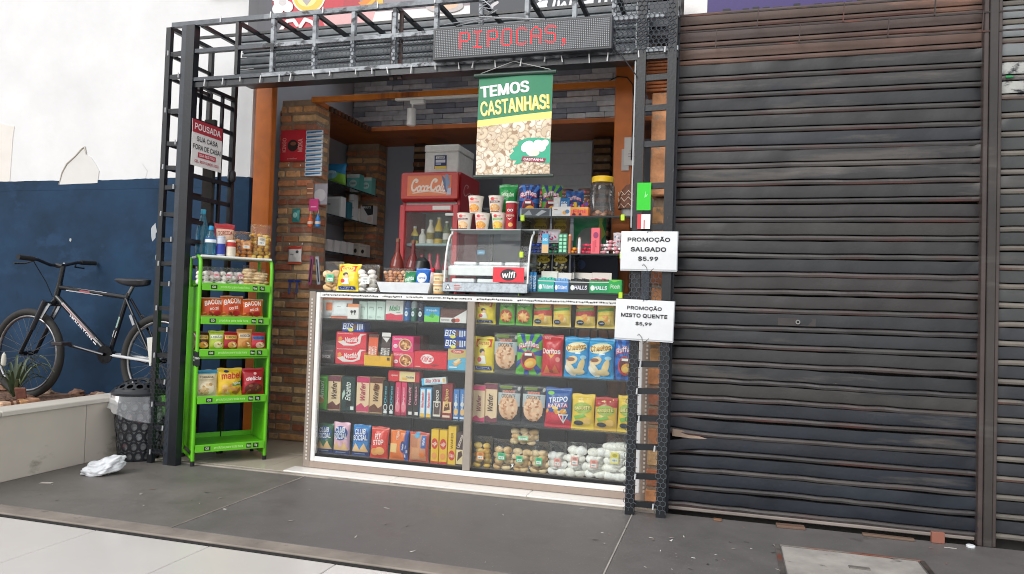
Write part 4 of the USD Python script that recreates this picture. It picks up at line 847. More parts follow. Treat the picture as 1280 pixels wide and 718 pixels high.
scrap("paper_scrap", "white paper sliver lying beside the bottle cap", "paper", (1188, 685.5), .05, .006, .001, "cfcbc5")
scrap("paper_scrap", "small white scuffed paper flake near the planter foot", "paper", (58, 604), .06, .03, .001, "b9b3aa", rz=20)
scrap("paper_scrap", "tiny pale flake in the middle of the left pavement slab", "paper", (176, 618), .012, .01, .001, "c9c5be")
scrap("paper_scrap", "tiny white flake on the slab joint left of the counter", "paper", (281, 637), .016, .008, .001, "d9d6d0")
# ================================================================ GREEN SNACK RACK
RA0 = np.array([-3.095, -.085, 0]); RZ = 50.0
def rk(x, y, z): c, s = math.cos(math.radians(RZ)), math.sin(math.radians(RZ)); return RA0+[x*c-y*s, x*s+y*c, z]
GN = "66c020"; RW, RD = .43, .30
rk_ = thing("snack_rack", "bright green metal snack rack with five shelves by the shop entrance", "display rack", RA0, RZ)
for x in (0, RW):
    B().tube([(x, 0, .03), (x, 0, 1.20), (x, .012, 1.255), (x, .04, 1.275), (x, .10, 1.28)], .011, GN, 10).put(rk_, "front_post", "rack_paint")
    B().tube([(x, RD, .03), (x, RD, 1.28)], .010, GN, 8).put(rk_, "rear_post", "rack_paint")
    B().cbox(x-.004, x+.004, .012, RD-.008, .085, 1.09, GN, .002).put(rk_, "side_panel", "rack_paint")
    B().tube([(x, 0, .09), (x, .03, .045), (x, RD, .045)], .010, GN, 8).put(rk_, "foot_rail", "rack_paint")
    for y in (0, RD): B().lathe([(.013, 0), (.013, .03)], (x, y, 0), "17181a", 10).put(rk_, "rubber_foot", "rubber")
    for z in (.30, .55, .80): B().tube([(x, .10, z), (x, RD, z)], .006, GN, 6).put(rk_, "side_rail", "rack_paint")
B().tube([(0, 0, .09), (RW, 0, .09)], .009, GN, 8).put(rk_, "cross_rail", "rack_paint"); B().tube([(0, 0, .655), (RW, 0, .655)], .007, GN, 8).put(rk_, "cross_rail", "rack_paint")
B().cbox(.0, RW, .0, RD, 1.272, 1.286, "dfe0dc", .005).put(rk_, "top_tray", "plastic")
RS = [1.105, .898, .700, .412, .118]
for z in RS:
    sh = uniq(rk_, "shelf"); UsdGeom.Xform.Define(stage, sh)
    B().box(.012, RW-.012, .0, RD, z-.006, z, "5db41a").box(.012, RW-.012, RD-.004, RD, z, z+.03, GN).put(sh, "tray", "rack_paint")
    B().cbox(.010, RW-.010, -.022, -.016, z-.036, z+.010, GN, .002).put(sh, "front_strip", "rack_paint")
    d = B(); printed(d, [("r", .12, .2, .21, .75, "1c2a1c"), ("t", "co", .165, .48, .05, .3, "cfe8b8"), ("t", "produtos para toda hora", .47, .48, .42, .42, "b9f08a"), ("r", .73, .2, .80, .8, "14181a"), ("t", "fibra", .765, .5, .055, .3, "d8f5c0"), ("r", .83, .2, .91, .8, "16241a"), ("t", "0g", .87, .5, .04, .4, "cfe8b8")], RW-.02, .046, x0=.010, zo=z-.036, off=.0226)
    d.put(sh, "strip_print", "print")
d = B(); printed(d, [("p", [(.05, 1), (.5, .9), (.95, 1), (.95, .1), (.5, 0), (.05, .1)], "14181a"), ("t", "fibra", .5, .55, .7, .14, "e8f2e2"), ("t", "mais", .5, .38, .6, .12, "e8f2e2")], .07, .10, x0=.015, zo=.60, off=.0)
v = np.vstack(d.v); e = B(); e.v, e.f, e.c = [np.c_[-.0046+v[:, 1], .095-(v[:, 0]-.015), v[:, 2]]], [np.vstack(d.f)], [np.vstack(d.c)]; e.n = [np.tile([-1., 0, 0], (len(v), 1))]; e.put(rk_, "rack_badge", "print")
d = B(); printed(d, [("p", [(.05, 1), (.5, .9), (.95, 1), (.95, .1), (.5, 0), (.05, .1)], "14181a"), ("t", "fibra", .5, .55, .7, .14, "e8f2e2")], .034, .10, x0=-.017, zo=.60, off=.0125); d.put(rk_, "rack_badge", "print")
def ritem(kind, name, label, cat, x, W, H, z, col, spec=(), y=.03, T=.05, group=None, rx=-6, **k):
    p = thing(name, label, cat, rk(x, y, z), RZ, group, rx=rx); bag(p, W, H, T, col, spec, rnd.randrange(999), **k); return p
def clear_bag(p, W, H, T, pieces, colf, shape, seed=0, tagc=None, tagspec=None, name="biscuit", top=.9):
    """A clear bag full of countable pieces; shape: (rx, ry, rz)."""
    r = random.Random(seed); n = 0
    nx = max(2, int(W/(shape[0]*1.9))); nz = max(3, int(H*top/(shape[2]*1.75)))
    for i in range(nz):
        for j in range(nx):
            for back in ((0, 1) if pieces > 20 else (0,)):
                x = -W/2+W*(j+.5)/nx+r.uniform(-.006, .006)+(.004 if i % 2 else -.004); z = shape[2]*.9+i*shape[2]*1.72+r.uniform(-.003, .003)
                b = B(); b.blob((x, (-.15+.5*back)*T+r.uniform(-.006, .006), z), [q*r.uniform(1.02, 1.2) for q in shape], colf(r), seed*50+n, .10, 1)
                b.put(p, name, "food"); n += 1
    hf = pillow_fn(W*1.12, H*1.08, T*1.5, seed, .04, .03, .14); nx_, nz_ = 10, 13
    u, v = np.meshgrid(np.linspace(-.5, .5, nx_), np.linspace(0, 1, nz_)); a = hf(u.ravel()*W*1.12, v.ravel()*H*1.08)
    Fc = np.array([[i*nx_+j, i*nx_+j+1, (i+1)*nx_+j+1, (i+1)*nx_+j] for i in range(nz_-1) for j in range(nx_-1)])
    B().raw(np.c_[a[0], a[1], a[2]], Fc, "ffffff", True).raw(np.c_[a[0], -a[1], a[2]], Fc[:, ::-1], "ffffff", True).put(p, "clear_film", "clear_film")
    if tagc:
        d = B(); printed(d, tagspec or [("r", 0, 0, 1, 1, tagc), ("r", .12, .12, .88, .5, "dfe6e2"), ("e", .5, .74, .3, .15, tuple(np.array(lin(tagc))*.6)), ("t", "R$ 5", .5, .3, .5, .18, "444444")], W*.40, H*.26, x0=-W*.20+r.uniform(-.01, .01), zo=H*(.34+r.uniform(-.05, .1)), off=T*.75+.006); d.put(p, "price_label", "paper")
cW = lambda r: r.choice(["f6f3ec", "f0ece3", "faf8f4"]); cB = lambda r: r.choice(["e3c496", "d9b480", "ecd3a8"]); cP = lambda r: r.choice(["efe3e0", "e8c9c6", "f1eae6"])
for i, (x, lab, cf, tg) in enumerate(((.005, "clear bag of white meringues at the left end of the rack's upper shelf", cW, None), (.075, "clear bag of pink and white meringues second on the rack's upper shelf", cP, "e79aa0"), (.15, "clear bag of white meringues with red paper, third on the rack's upper shelf", cW, "d98a8f"), (.215, "bulging clear bag of white meringues with pink label in mid upper shelf", cP, "e07f88"))):
    p = thing("meringue_bag", lab, "bag of meringues", rk(x+.02, .05+.01*(i % 2), RS[0]), RZ, rx=-8); clear_bag(p, .075, .105, .05, 10, cf, (.02, .018, .016), 10+i, tg, name="meringue")
for i, (x, lab) in enumerate(((.30, "clear tube bag of stacked beige cookies, left one on the rack's upper shelf"), (.375, "clear tube bag of stacked beige cookies at the right end of the rack's upper shelf"))):
    p = thing("cookie_bag", lab, "bag of cookies", rk(x, .05, RS[0]), RZ, rx=-6); clear_bag(p, .06, .125 if i == 0 else .105, .045, 8, cB, (.03, .02, .0105), 20+i, name="cookie")
for i, (x, lab) in enumerate(((.085, "orange bacon snack bag at the left of the rack's second shelf"), (.20, "orange bacon snack bag in the middle of the rack's second shelf"), (.325, "orange bacon snack bag at the right of the rack's second shelf"))):
    ritem("bag", "bacon_snack", lab, "snack bag", x, .138, [.128, .142, .126][i], RS[1], "d2622a", [("r", .0, .0, 1, .13, "efc79a"), ("e", .5, .42, .42, .30, "c24a24"), ("t", "BACON", .5, .72, .74, .24, "f6efe6", 6, .1, .05), ("t", "DO ZÉ", .55, .46, .4, .14, "f6efe6", 8), ("e", .68, .22, .16, .12, "b8232a"), ("f", .35, .24, .25, .10, 6, .06, ["8a3320", "d8843e"])], T=.055, zones=[(.93, 1, "caa07a")])
for i, (x, c, nm, cap, lab, c2) in enumerate(((.03, "4a2f20", "TORRONE", "e9c24a", "dark brown nougat packet at the left end of the rack's third shelf", "e0a035"), (.115, "b7cc3e", "LIMÃO", "f2f2e0", "lime green packet second on the rack's third shelf", "e9e3a8"), (.20, "a8222c", "TORRONE", "e9c24a", "deep red nougat packet in the middle of the rack's third shelf", "d9a050"), (.285, "d69a4e", "AMENDOIM", "f6e6c8", "tan orange peanut packet fourth on the rack's third shelf", "c27a35"), (.37, "c22c3c", "MORANGO", "2b6fae", "red and blue berry packet at the right end of the rack's third shelf", "e8b0a0"))):
    ritem("bag", "nougat_packet", lab, "snack packet", x, .096, [.115, .12, .116, .132, .112][i], RS[2], c, [("r", .12, .58, .88, .78, cap), ("t", nm, .5, .68, .7, .13, "3a1c18" if i != 1 else "3a6a20"), ("e", .6, .27, .3, .18, c2), ("f", .6, .25, .26, .13, 6, .09, [c2, "f1dcae", "a8743c"])], T=.04)
ritem("bag", "biscuit_packet", "cream biscuit packet with blue top at the left of the rack's fourth shelf", "biscuit packet", .065, .138, .166, RS[3], "d9cba8", [("r", 0, .86, 1, 1, "3f93b5"), ("t", "TORRADA", .5, .73, .6, .07, "5a4a34"), ("r", .2, .62, .8, .65, "b0a27c"), ("e", .52, .32, .33, .24, "e8dcba"), ("f", .52, .32, .28, .19, 12, .12, ["cfae78", "e0c594", "b8935a"])], T=.06)
ritem("bag", "biscuit_packet", "yellow biscuit packet with red lettering in the middle of the rack's fourth shelf", "biscuit packet", .205, .150, .175, RS[3], "e3bd2f", [("e", .35, .88, .10, .05, "2a3a70"), ("t", "mabel", .55, .73, .82, .24, "c4262f", 3), ("p", [(.5, .42), (1, .55), (1, .40), (.6, .36)], "3c8a3c"), ("t", "leite", .78, .46, .3, .09, "f2f5e4", 6), ("f", .5, .22, .45, .17, 14, .11, ["c98f4a", "ddb06a", "a8702f", "e2c083"])], T=.065)
ritem("bag", "biscuit_packet", "red chocolate biscuit packet at the right of the rack's fourth shelf", "biscuit packet", .35, .138, .172, RS[3], "a81f2b", [("e", .55, .80, .07, .05, "e6b9b0"), ("t", "delícia", .5, .62, .7, .14, "f2e4e0", 2, .2), ("e", .5, .25, .42, .2, "5a2018"), ("f", .5, .22, .40, .15, 10, .11, ["4a2a1c", "6a3c26", "8a5232"])], T=.06)
def bottle(name, label, cat, loc, prof, col, mat, cap=None, labelband=None, liquid=None):
    p = thing(name, label, cat, loc); B().lathe(prof, (0, 0, 0), col, 16).put(p, "bottle_body", mat)
    if liquid: B().lathe(liquid[0], (0, 0, 0), liquid[1], 14).put(p, "contents", "gloss")
    if cap: r, z0, z1, c = cap; B().lathe([(r, z0), (r, z1-.003), (r*.85, z1)], (0, 0, 0), c, 14).put(p, "cap", "plastic")
    if labelband: r, z0, z1, c = labelband; B().lathe([(r, z0, c[0]), (r, z0+(z1-z0)*.35, c[0]), (r, z0+(z1-z0)*.65, c[1]), (r, z1, c[0])], (0, 0, 0), c[0], 16, False).put(p, "wrap_label", "paper")
    return p
TZ = 1.287
bottle("water_bottle", "tall teal water bottle at the back left of the rack's top", "bottle", rk(.035, .17, TZ), [(.038, 0), (.041, .02), (.041, .13), (.036, .17), (.015, .255), (.014, .27)], "3c93a8", "blue_bottle", (.016, .265, .295, "3a9bb8"))
bottle("water_bottle", "short blue water bottle with white band at the front left of the rack's top", "bottle", rk(.065, .07, TZ), [(.03, 0), (.033, .02), (.033, .10), (.028, .12), (.012, .155), (.012, .165)], "4aa3c4", "blue_bottle", (.014, .16, .185, "2f9dd0"), (.0338, .08, .11, ("e6ecef", "2d5fa0")))
bottle("drink_can", "small blue and silver drink can on the rack's top", "drink can", rk(.125, .06, TZ), [(.022, 0), (.026, .006), (.026, .118), (.022, .125)], "b9c0cc", "gloss", None, (.0263, .01, .112, ("2b3f9a", "c7cdd8")))
bottle("drink_can", "white can with red band in the middle of the rack's top", "drink can", rk(.185, .055, TZ), [(.026, 0), (.029, .006), (.029, .095), (.025, .103)], "d9d2c4", "gloss", None, (.0293, .008, .09, ("d8cdb8", "b8352f")))
ritem("bag", "biscuit_packet", "red and pale packet standing behind the cans on the rack's top", "biscuit packet", .165, .125, .215, TZ, "b8343a", [("r", .06, .30, .94, .82, "e3c3a8"), ("t", "TORCIDA", .5, .70, .74, .12, "b02a30", 4), ("f", .5, .42, .38, .12, 10, .10, ["d9a45c", "c78a40", "e8c48c"])], y=.14, T=.06)
for i, (x, c, H, lab) in enumerate(((.268, ["d98f3a", "c97f30", "e2a552"], .155, "clear bag of orange corn snacks on the rack's top"), (.375, ["e0b23c", "d29a2c", "ecca6a"], .205, "clear bag of yellow corn snacks at the right end of the rack's top"))):
    p = thing("snack_bag", lab, "bag of snacks", rk(x, .09, TZ), RZ); clear_bag(p, .118, H, .07, 30, lambda r, c=c: r.choice(c), (.016, .014, .013), 40+i, "e0a878" if i == 0 else "e9dfc8", name="corn_snack", top=.82)
hgb = thing("hanging_bag", "small white carrier bag hanging behind the lowest part of the rack", "plastic bag", (-3.02, .47, .30)); B().blob((0, 0, .10), (.05, .035, .10), "cfd0d2", 5, .45, 3, 2.2).tube([(-.02, 0, .18), (-.005, .01, .25), (.02, 0, .18)], .004, "c9cacc", 5).put(hgb, "bag_body", "film")

# ================================================================ GLASS COUNTER
ct = thing("glass_counter", "long glass display counter with pale frame full of sweets and snacks", "display counter")
CX0, CX1, CF, CBK, CT = -2.462, -.385, .13, .60, 1.09
TPE = "8d8177"
B().cbox(CX0, CX0+.045, CF-.012, CF+.03, .014, CT-.004, TPE, .003).put(ct, "side_trim", "plastic"); B().cbox(CX1-.045, CX1, CF-.012, CF+.03, .014, CT-.004, TPE, .003).put(ct, "side_trim", "plastic")
B().cbox(CX0, CX1, CF-.010, CF+.03, .014, .052, "9a8a7f", .003).put(ct, "plinth_rail", "plastic")
B().cbox(CX0+.046, CX0+.072, CF-.008, CF+.03, .053, CT-.01, "e7e5e1", .003).put(ct, "white_stile", "plastic"); B().cbox(CX1-.072, CX1-.046, CF-.008, CF+.03, .053, CT-.01, "d5d8da", .003).put(ct, "white_stile", "plastic")
B().cbox(CX0+.073, CX1-.073, CF-.008, CF+.03, .053, .082, "e7e5e1", .003).put(ct, "white_rail", "plastic")
B().box(CX0+.073, CX1-.073, CF+.004, CF+.028, .083, .098, "1b1b1d").put(ct, "glass_channel", "rubber")
B().cbox(CX0+.073, CX1-.073, CF-.008, CF+.03, CT-.042, CT-.010, "e6e6e4", .003).put(ct, "top_rail", "plastic")
d = B(); r8 = random.Random(2); x = CX0+.09
while x < CX1-.09:
    L = r8.choice([.004, .006, .01, .003]); z = CT-.026+r8.uniform(-.002, .002)
    d.box(x, x+L, CF-.0095, CF-.0085, z-.004, z+.004, "3b3b3d"); x += L+r8.choice([.003, .004, .003, .03 if r8.random() < .12 else .005])
d.put(ct, "rail_marks", "print", kind="stuff")
d = B()
for k in range(46):
    for x in (CX0+.022, CX1-.022): d.cbox(x-.005, x+.005, CF-.0145, CF-.0115, .06+k*.0215, .072+k*.0215, "cfc8bf", .001)
d.put(ct, "trim_studs", "plastic", kind="stuff")
MX0, MX1 = -1.437, -1.392
B().cbox(MX0, MX1, CF-.006, CF+.03, .083, CT-.043, "968d84", .003).put(ct, "mid_stile", "plastic")
for a, c in ((CX0+.073, MX0-.001), (MX1+.001, CX1-.073)): B().box(a, c, CF+.010, CF+.014, .092, CT-.043, "ffffff").put(ct, "front_pane", "glass")
B().box(CX0+.004, CX0+.009, CF+.03, CBK, .05, CT-.012, "3a3936").box(CX1-.009, CX1-.004, CF+.03, CBK, .05, CT-.012, "3a3936").put(ct, "end_panels", "plastic")
B().box(CX0, CX1, CF-.010, CBK, CT-.009, CT, "2e3436").put(ct, "counter_top", "dark_glass"); B().box(CX0, CX1, CF-.0115, CF-.0102, CT-.009, CT, "23282a").put(ct, "top_edge", "gloss")
B().box(CX0+.01, CX1-.01, CF+.03, CBK, .06, .0915, "85796e").put(ct, "base_board", "plastic")
B().box(CX0+.01, CX1-.01, CBK-.012, CBK-.004, .0915, CT-.012, "45464a").put(ct, "back_panel", "plastic")
SH = [.922, .645, .358, .092]
for z in SH[:3]:
    for a, c in ((CX0+.05, MX0+.01), (MX1-.01, CX1-.05)):
        B().box(a, c, CF+.032, CBK-.03, z-.007, z-.0005, "3a4644").put(ct, "glass_shelf", "dark_glass"); B().box(a, c, CF+.030, CF+.032, z-.008, z, "232a29").put(ct, "shelf_edge", "gloss")
for x in (-1.95, -.93): B().box(x-.008, x+.008, CBK-.03, CBK-.014, .1, CT-.02, "4a4a4a").put(ct, "rear_upright", "metal")
Z1, Z2, Z3, Z4 = SH; YF = .205
def hole(v0, v1, c): return ("r", 0, v0, 1, v1, c)
# --- left bay, top shelf
GAIN[0] = 1.3                                          # packaging colours brightened in place of light lacking inside the counter
item("bag", "earphone_pouch", "orange and white earphone pouch, left of two hanging in the counter", "earphones", (401, 423, 371), Z1, YF, "cfcfca", [("r", 0, .86, 1, 1, "d9783f"), ("r", .35, .35, .85, .72, "d9713c"), ("r", .1, .05, .5, .3, "e6e9ea"), ("r", .5, .08, .9, .25, "a8aeb0")], T=.03)
item("bag", "earphone_pouch", "silvery earphone pouch with orange top, right of two hanging in the counter", "earphones", (414, 440, 372), Z1, YF-.02, "c9cccd", [("r", 0, .88, 1, 1, "d06a3c"), ("r", .15, .12, .85, .78, "dcdfe0"), ("r", .78, .55, .9, .72, "4a4d50"), ("r", .3, .55, .5, .58, "8a8d90"), ("r", 0, 0, 1, .10, "c4674a")], T=.03)
item("box", "earbud_box", "small orange and white earbud box on the counter's top left shelf", "earphones", (434, 448, 380), Z1, YF-.035, "e6e3df", [("r", 0, .78, 1, 1, "d9824e"), ("e", .38, .48, .12, .10, "25262a"), ("e", .65, .5, .12, .10, "25262a"), ("r", .36, .28, .42, .48, "25262a"), ("r", .62, .28, .68, .48, "25262a")], D=.03)
for i, (a, c) in enumerate(((448.3, 458.8), (459.3, 469.5), (470, 480.5))):
    item("box", "charger_box", ["pale mint charger box, left of three beside the red and white box", "pale mint charger box, middle of three in a row", "pale mint charger box, right of three touching the red and white box"][i], "charger box", (a, c, 377), Z1, YF, "c3d3cb", [("r", .2, .66, .7, .70, "7d8f88"), ("r", .2, .58, .24, .68, "7d8f88"), ("r", .66, .52, .7, .68, "7d8f88"), ("r", .15, .18, .5, .2, "8fa098"), ("r", .15, .12, .6, .14, "8fa098")], D=.045, group=None)
item("box", "wafer_box", "white and red box with green script on the counter's top shelf", "biscuit box", (482, 503.5, 376), Z1, YF, "e9e7e2", [("p", [(0, .30), (.3, .36), (.6, .28), (1, .32), (1, 0), (0, 0)], "c6304a"), ("t", "Malu", .52, .62, .6, .28, "2f8a5a", 6, .25), ("r", .62, .38, .86, .42, "8a8a86")])
for i, (a, c, c1, c2, cp, lab) in enumerate(((504, 512, "5ba4c9", "2b5f9a", "1f4a80", "light blue deodorant can on the counter's top shelf"), (512.5, 520, "2c7f68", "1f5b4c", "9aa3a5", "green deodorant can with silver cap between two blue ones"), (521, 529.5, "22304f", "1b2742", "1a233c", "navy deodorant can on the counter's top shelf"))):
    X0, X1 = at(a, 390, YF)[0], at(c, 390, YF)[0]; r_ = (X1-X0)/2
    p = thing("deodorant_can", lab, "deodorant", ((X0+X1)/2, YF+r_, Z1)); B().lathe([(r_*.95, 0), (r_, .004), (r_, .075, c1), (r_, .076), (r_*.8, .085)], (0, 0, 0), c2, 16).put(p, "can", "gloss"); B().lathe([(r_*.97, .078), (r_*.97, .108), (r_*.6, .118), (0, .12)], (0, 0, 0), cp, 16).put(p, "cap", "plastic")
    d = B(); printed(d, [("t", "5+", .5, .8, .5, .1, "dfe7ee"), ("e", .5, .45, .4, .18, "dfe9ee"), ("t", "men", .5, .45, .5, .08, c2)], r_*1.2, .09, zo=.003, off=r_+.001); d.put(p, "print", "print")
item("box", "wipes_pack", "blue and green pack with a leaf on the counter's top shelf", "wipes", (530, 549, 384), Z1, YF, "2f93c4", [("p", [(0, .45), (.4, .38), (.7, .5), (1, .4), (1, 0), (0, 0)], "6bc04a"), ("p", [(.3, .35), (.55, .7), (.6, .4), (.75, .6), (.6, .25)], "3f9a3a"), ("t", "Fresh", .5, .78, .7, .14, "e8f4f8")], D=.05)
item("box", "chocolate_box", "brown and white chocolate box at the right end of the counter's top left shelf", "chocolate box", (550, 583, 386.5), Z1, YF, "5d3a34", [("p", [(.5, .35), (1, .95), (1, 0), (0, 0), (0, .35)], "ded9d6"), ("e", .52, .16, .1, .16, "6a2f24"), ("e", .66, .18, .09, .14, "c04a3a"), ("t", "CHOC", .2, .18, .3, .12, "4a2a24")], D=.1)
# --- left bay, second shelf
dk = item("box", "dark_display", "dark open cardboard display at the far left of the counter's second shelf", "display box", (397, 418, 431), Z2, YF, "2a2528", [("r", .15, .2, .8, .5, "4a4346"), ("t", "SNICK", .5, .35, .5, .16, "c9c0c0"), ("r", .05, .6, .3, .9, "5a4a4c"), ("r", .4, .65, .9, .7, "6a5557")], D=.10)[0]
NES = [("p", [(.05, .35), (.3, .5), (.62, .4), (.8, .9), (1, .9), (.84, .8), (.8, .3), (.6, .14), (.25, .12)], "e8dedb"), ("e", .5, .5, .24, .26, "c92c3c"), ("t", "Nestlé", .5, .52, .40, .34, "f4ecea", 4), ("b", .14, .55, .05, .08, 7, "e2a04a"), ("r", .08, .4, .2, .6, "d98a3a"), ("t", "especialidades", .3, .9, .5, .08, "f0d8d4")]
zN = at(430, 434.5, YF)[2]
item("box", "red_chocolate_box", "red assorted chocolate box with white ribbon, lower of a stack of two", "chocolate box", (419, 457, 434.7), Z2, YF, "c22b3b", NES, D=.16)
item("box", "red_chocolate_box", "red assorted chocolate box with white ribbon, upper of a stack of two", "chocolate box", (420, 457.5, 415.5), zN+.001, YF, "c5303f", NES, D=.16)
zB = at(440, 415.5, YF)[2]
BIS = [("t", "BIS", .28, .56, .46, .66, "eef2f6", 0, .15), ("e", .40, .2, .12, .18, "d9cf4a"), ("e", .58, .55, .08, .3, "6a4a3c"), ("r", .68, .2, .74, .85, "cfd6e2"), ("r", .78, .2, .84, .85, "cfd6e2"), ("r", .88, .3, .95, .85, "cfd6e2")]
item("box", "blue_wafer_box", "blue wafer box lying on top of the red chocolate boxes", "wafer box", (427, 455, 403), zB+.002, YF+.01, "1d3f8c", BIS, D=.08)
tr = thing("yellow_display", "yellow cardboard tray holding chocolate bars on the counter's second shelf", "display tray", (0, 0, 0))
Xa, Xb = at(455.5, 450, YF-.03)[0], at(489, 450, YF-.03)[0]
B().box(Xa, Xb, YF-.032, YF-.029, Z2, Z2+.062, "e2b02c").box(Xa, Xa+.003, YF-.029, YF+.06, Z2, Z2+.075, "d9a626").box(Xb-.003, Xb, YF-.029, YF+.06, Z2, Z2+.075, "d9a626").box(Xa, Xb, YF+.057, YF+.06, Z2, Z2+.08, "c9981f").put(tr, "tray", "paper")
d = B(); printed(d, [("p", [(.0, .2), (.06, .1), (.06, 1), (0, 1)], "e8bf4a"), ("r", .85, .6, .95, .9, "4a3426"), ("p", [(.1, .95), (.2, .6), (.55, .55), (.6, 1)], "c99a1e")], Xb-Xa, .06, x0=Xa, zo=Z2, off=-(YF-.0335)); d.put(tr, "print", "print")
item("box", "chocolate_bar", "orange and brown chocolate bar standing in the yellow tray", "chocolate bar", (459, 471, 418), Z2+.004, YF-.012, "c9532d", [hole(.0, .05, "3a2420"), hole(.9, 1, "4a2a24"), ("t", "HERSHEY'S", .5, .46, .8, .28, "f0e4da", 90)], D=.015, rx=-6, side="4a2a22")
item("box", "chocolate_bar", "dark brown and white chocolate bar standing in the yellow tray", "chocolate bar", (475, 486.5, 416), Z2+.004, YF-.012, "3a2724", [hole(.88, 1, "c9c6c4"), ("p", [(.1, .85), (.9, .85), (.6, .7)], "c9c6c4"), ("t", "HERSHEY'S", .5, .42, .74, .30, "ece6e2", 90)], D=.015, rx=-6)
PK = [("t", "Donuts", .28, .82, .4, .14, "f2d6de", 3), ("e", .62, .45, .30, .40, "e9c9a4"), ("e", .62, .45, .26, .34, "a05a2e"), ("e", .62, .46, .10, .14, "e9b878"), ("f", .62, .45, .24, .30, 16, .06, ["6a3418", "d9a05a", "8a4a22", "f0d09a"]), ("e", .18, .35, .10, .12, "f6e6ec"), ("t", "6 un", .18, .35, .12, .10, "c23a6a")]
zD = at(503, 440, YF)[2]
item("box", "doughnut_box", "pink doughnut biscuit box, lower of two stacked", "biscuit box", (490, 517, 440), Z2, YF, "c8304f", PK, D=.1)
item("box", "doughnut_box", "bright pink doughnut biscuit box, upper of two stacked", "biscuit box", (489.5, 516.5, 420.5), zD+.001, YF, "cf3570", PK, D=.1)
item("box", "brown_wafer_box", "dark brown box on end behind the red wafer box", "biscuit box", (516, 528, 420), Z2, YF+.10, "4a2a26", [("f", .5, .5, .4, .4, 12, .1, ["5a342c", "3a201c"])], D=.1)
item("box", "red_wafer_box", "long plain red wafer box with white oval lettering on the counter's second shelf", "wafer box", (517.2, 558.5, 440), Z2, YF, "c4202f", [("e", .40, .56, .20, .28, "f1e9e7"), ("t", "KitKat", .40, .56, .34, .34, "c4202f", 0, .1), ("p", [(.5, .18), (.62, .28), (.78, .22), (.6, .12)], "8a1820"), ("r", .05, .06, .2, .12, "e0a8a0")], D=.14)
item("box", "light_wafer_box", "light blue and gold wafer box at the right of the counter's second shelf", "wafer box", (559.5, 583, 436.5), Z2, YF, "4fa0c0", [("p", [(0, .45), (1, .62), (1, 1), (0, 1)], "b3a064"), ("e", .5, .88, .36, .10, "b5433c"), ("t", "Dueto", .5, .88, .4, .1, "f0e4d8"), ("p", [(.25, .3), (.6, .5), (.75, .4), (.45, .18)], "d9a05c"), ("p", [(.3, .38), (.6, .56), (.7, .5), (.45, .3)], "ecdcb4"), ("r", .1, .1, .5, .16, "e0f0f6")], D=.1)
zX = at(571, 436.5, YF)[2]; zX2 = at(571, 424, YF)[2]
item("box", "blue_wafer_box", "blue wafer box lying on the light blue box, lower of two", "wafer box", (555, 583, 424), zX+.001, YF, "1c3e8a", BIS, D=.1)
item("box", "blue_wafer_box", "blue wafer box lying uppermost at the right of the counter's second shelf", "wafer box", (554.5, 583, 411.5), zX2+.001, YF, "1e4290", BIS, D=.1)
# --- left bay, third shelf: upright boxes
def upright(px, col, cap, word, wc, deco, lab, cat="wafer packet", D=.05, name="wafer_packet", lower=None):
    sp = []
    if cap: sp.append(hole(.84, 1, cap))
    if lower: sp.append(("p", [(0, .02), (1, .02), (1, .22), (.7, .14), (.4, .26), (0, .16)], lower))
    sp += deco+[("t", word, .5, .55, .56*min(1, 12/ (px[1]-px[0])) if 0 else .42, .50, wc)] if 0 else deco
    p, W, H = item("box", name, lab, cat, px, Z3, YF, col, sp, D=D)
    d = B(); printed(d, [("t", word, .5, .58, .52*H/W, .42*W/H, wc, 90, .2)], W, H, off=.003); d.put(p, "lettering", "print")
upright((396, 409, 469.5), "4f9a35", None, "Amori", "f0f4e4", [("e", .4, .3, .32, .13, "c9a06a"), ("e", .5, .28, .26, .10, "b98a50"), ("r", .1, .92, .9, .97, "7cc05a")], "green cookie packet at the left end of the counter's third shelf")
upright((410, 425.5, 470), "c9b08c", "6a3340", "Wafer", "3a2420", [], "beige and plum wafer packet, second from the left on the third shelf", lower="5a2c2a")
upright((427, 443.5, 471), "1f3534", None, "Encanto", "d9ded8", [("p", [(.3, .08), (.8, .16), (.75, .42), (.4, .34)], "12181a"), ("p", [(.05, .3), (.3, .5), (.2, .62), (.05, .5)], "9fb5a8"), ("r", .7, .04, .95, .14, "d0d4d0")], "dark green biscuit packet with mint splash on the counter's third shelf")
upright((445.5, 461.5, 471.5), "d3b795", "b52f5c", "Wafer", "9a2a4a", [], "beige wafer packet with pink top on the third shelf of the left bay", lower="b33a5c")
upright((462, 478, 472), "c4a67e", "5a2c22", "Wafer", "3a2018", [("e", .55, .72, .25, .10, "8a5a36")], "beige wafer packet with chocolate brown top on the third shelf", lower="5f3424")
for i, a in enumerate((478.6, 486)): upright((a, a+7, 476), "17191c", None, "Oreo", "4f9fb0", [("e", .5, .2, .36, .10, "c9ced0"), ("e", .5, .2, .26, .07, "1a1a1c"), ("r", .2, .02, .8, .10, "d0d3d3")], ["black cookie roll with blue lettering, left of a pair on the third shelf", "black cookie roll with blue lettering, right of a pair on the third shelf"][i])
for i, a in enumerate((493.8, 501.3)): upright((a, a+7, 478), "c13a5e", None, "Negresco", "f0d0d6", [("e", .5, .25, .4, .16, "d9808c"), ("r", .1, .02, .9, .08, "8a2038")], ["pink cookie roll, left of a pair on the third shelf", "pink cookie roll, right of a pair on the third shelf"][i])
for i, a in enumerate((508.8, 516.6)): upright((a, a+7.4, 477-i*.5), "241a1c", None, ["Nesfit", "Calipso"][i], "d98aa0", [("r", .3, .03, .9, .12, "c9c4c2")], ["dark cookie roll with pink script left of the pale blue rolls", "dark cookie roll with pink script touching the pale blue rolls"][i])
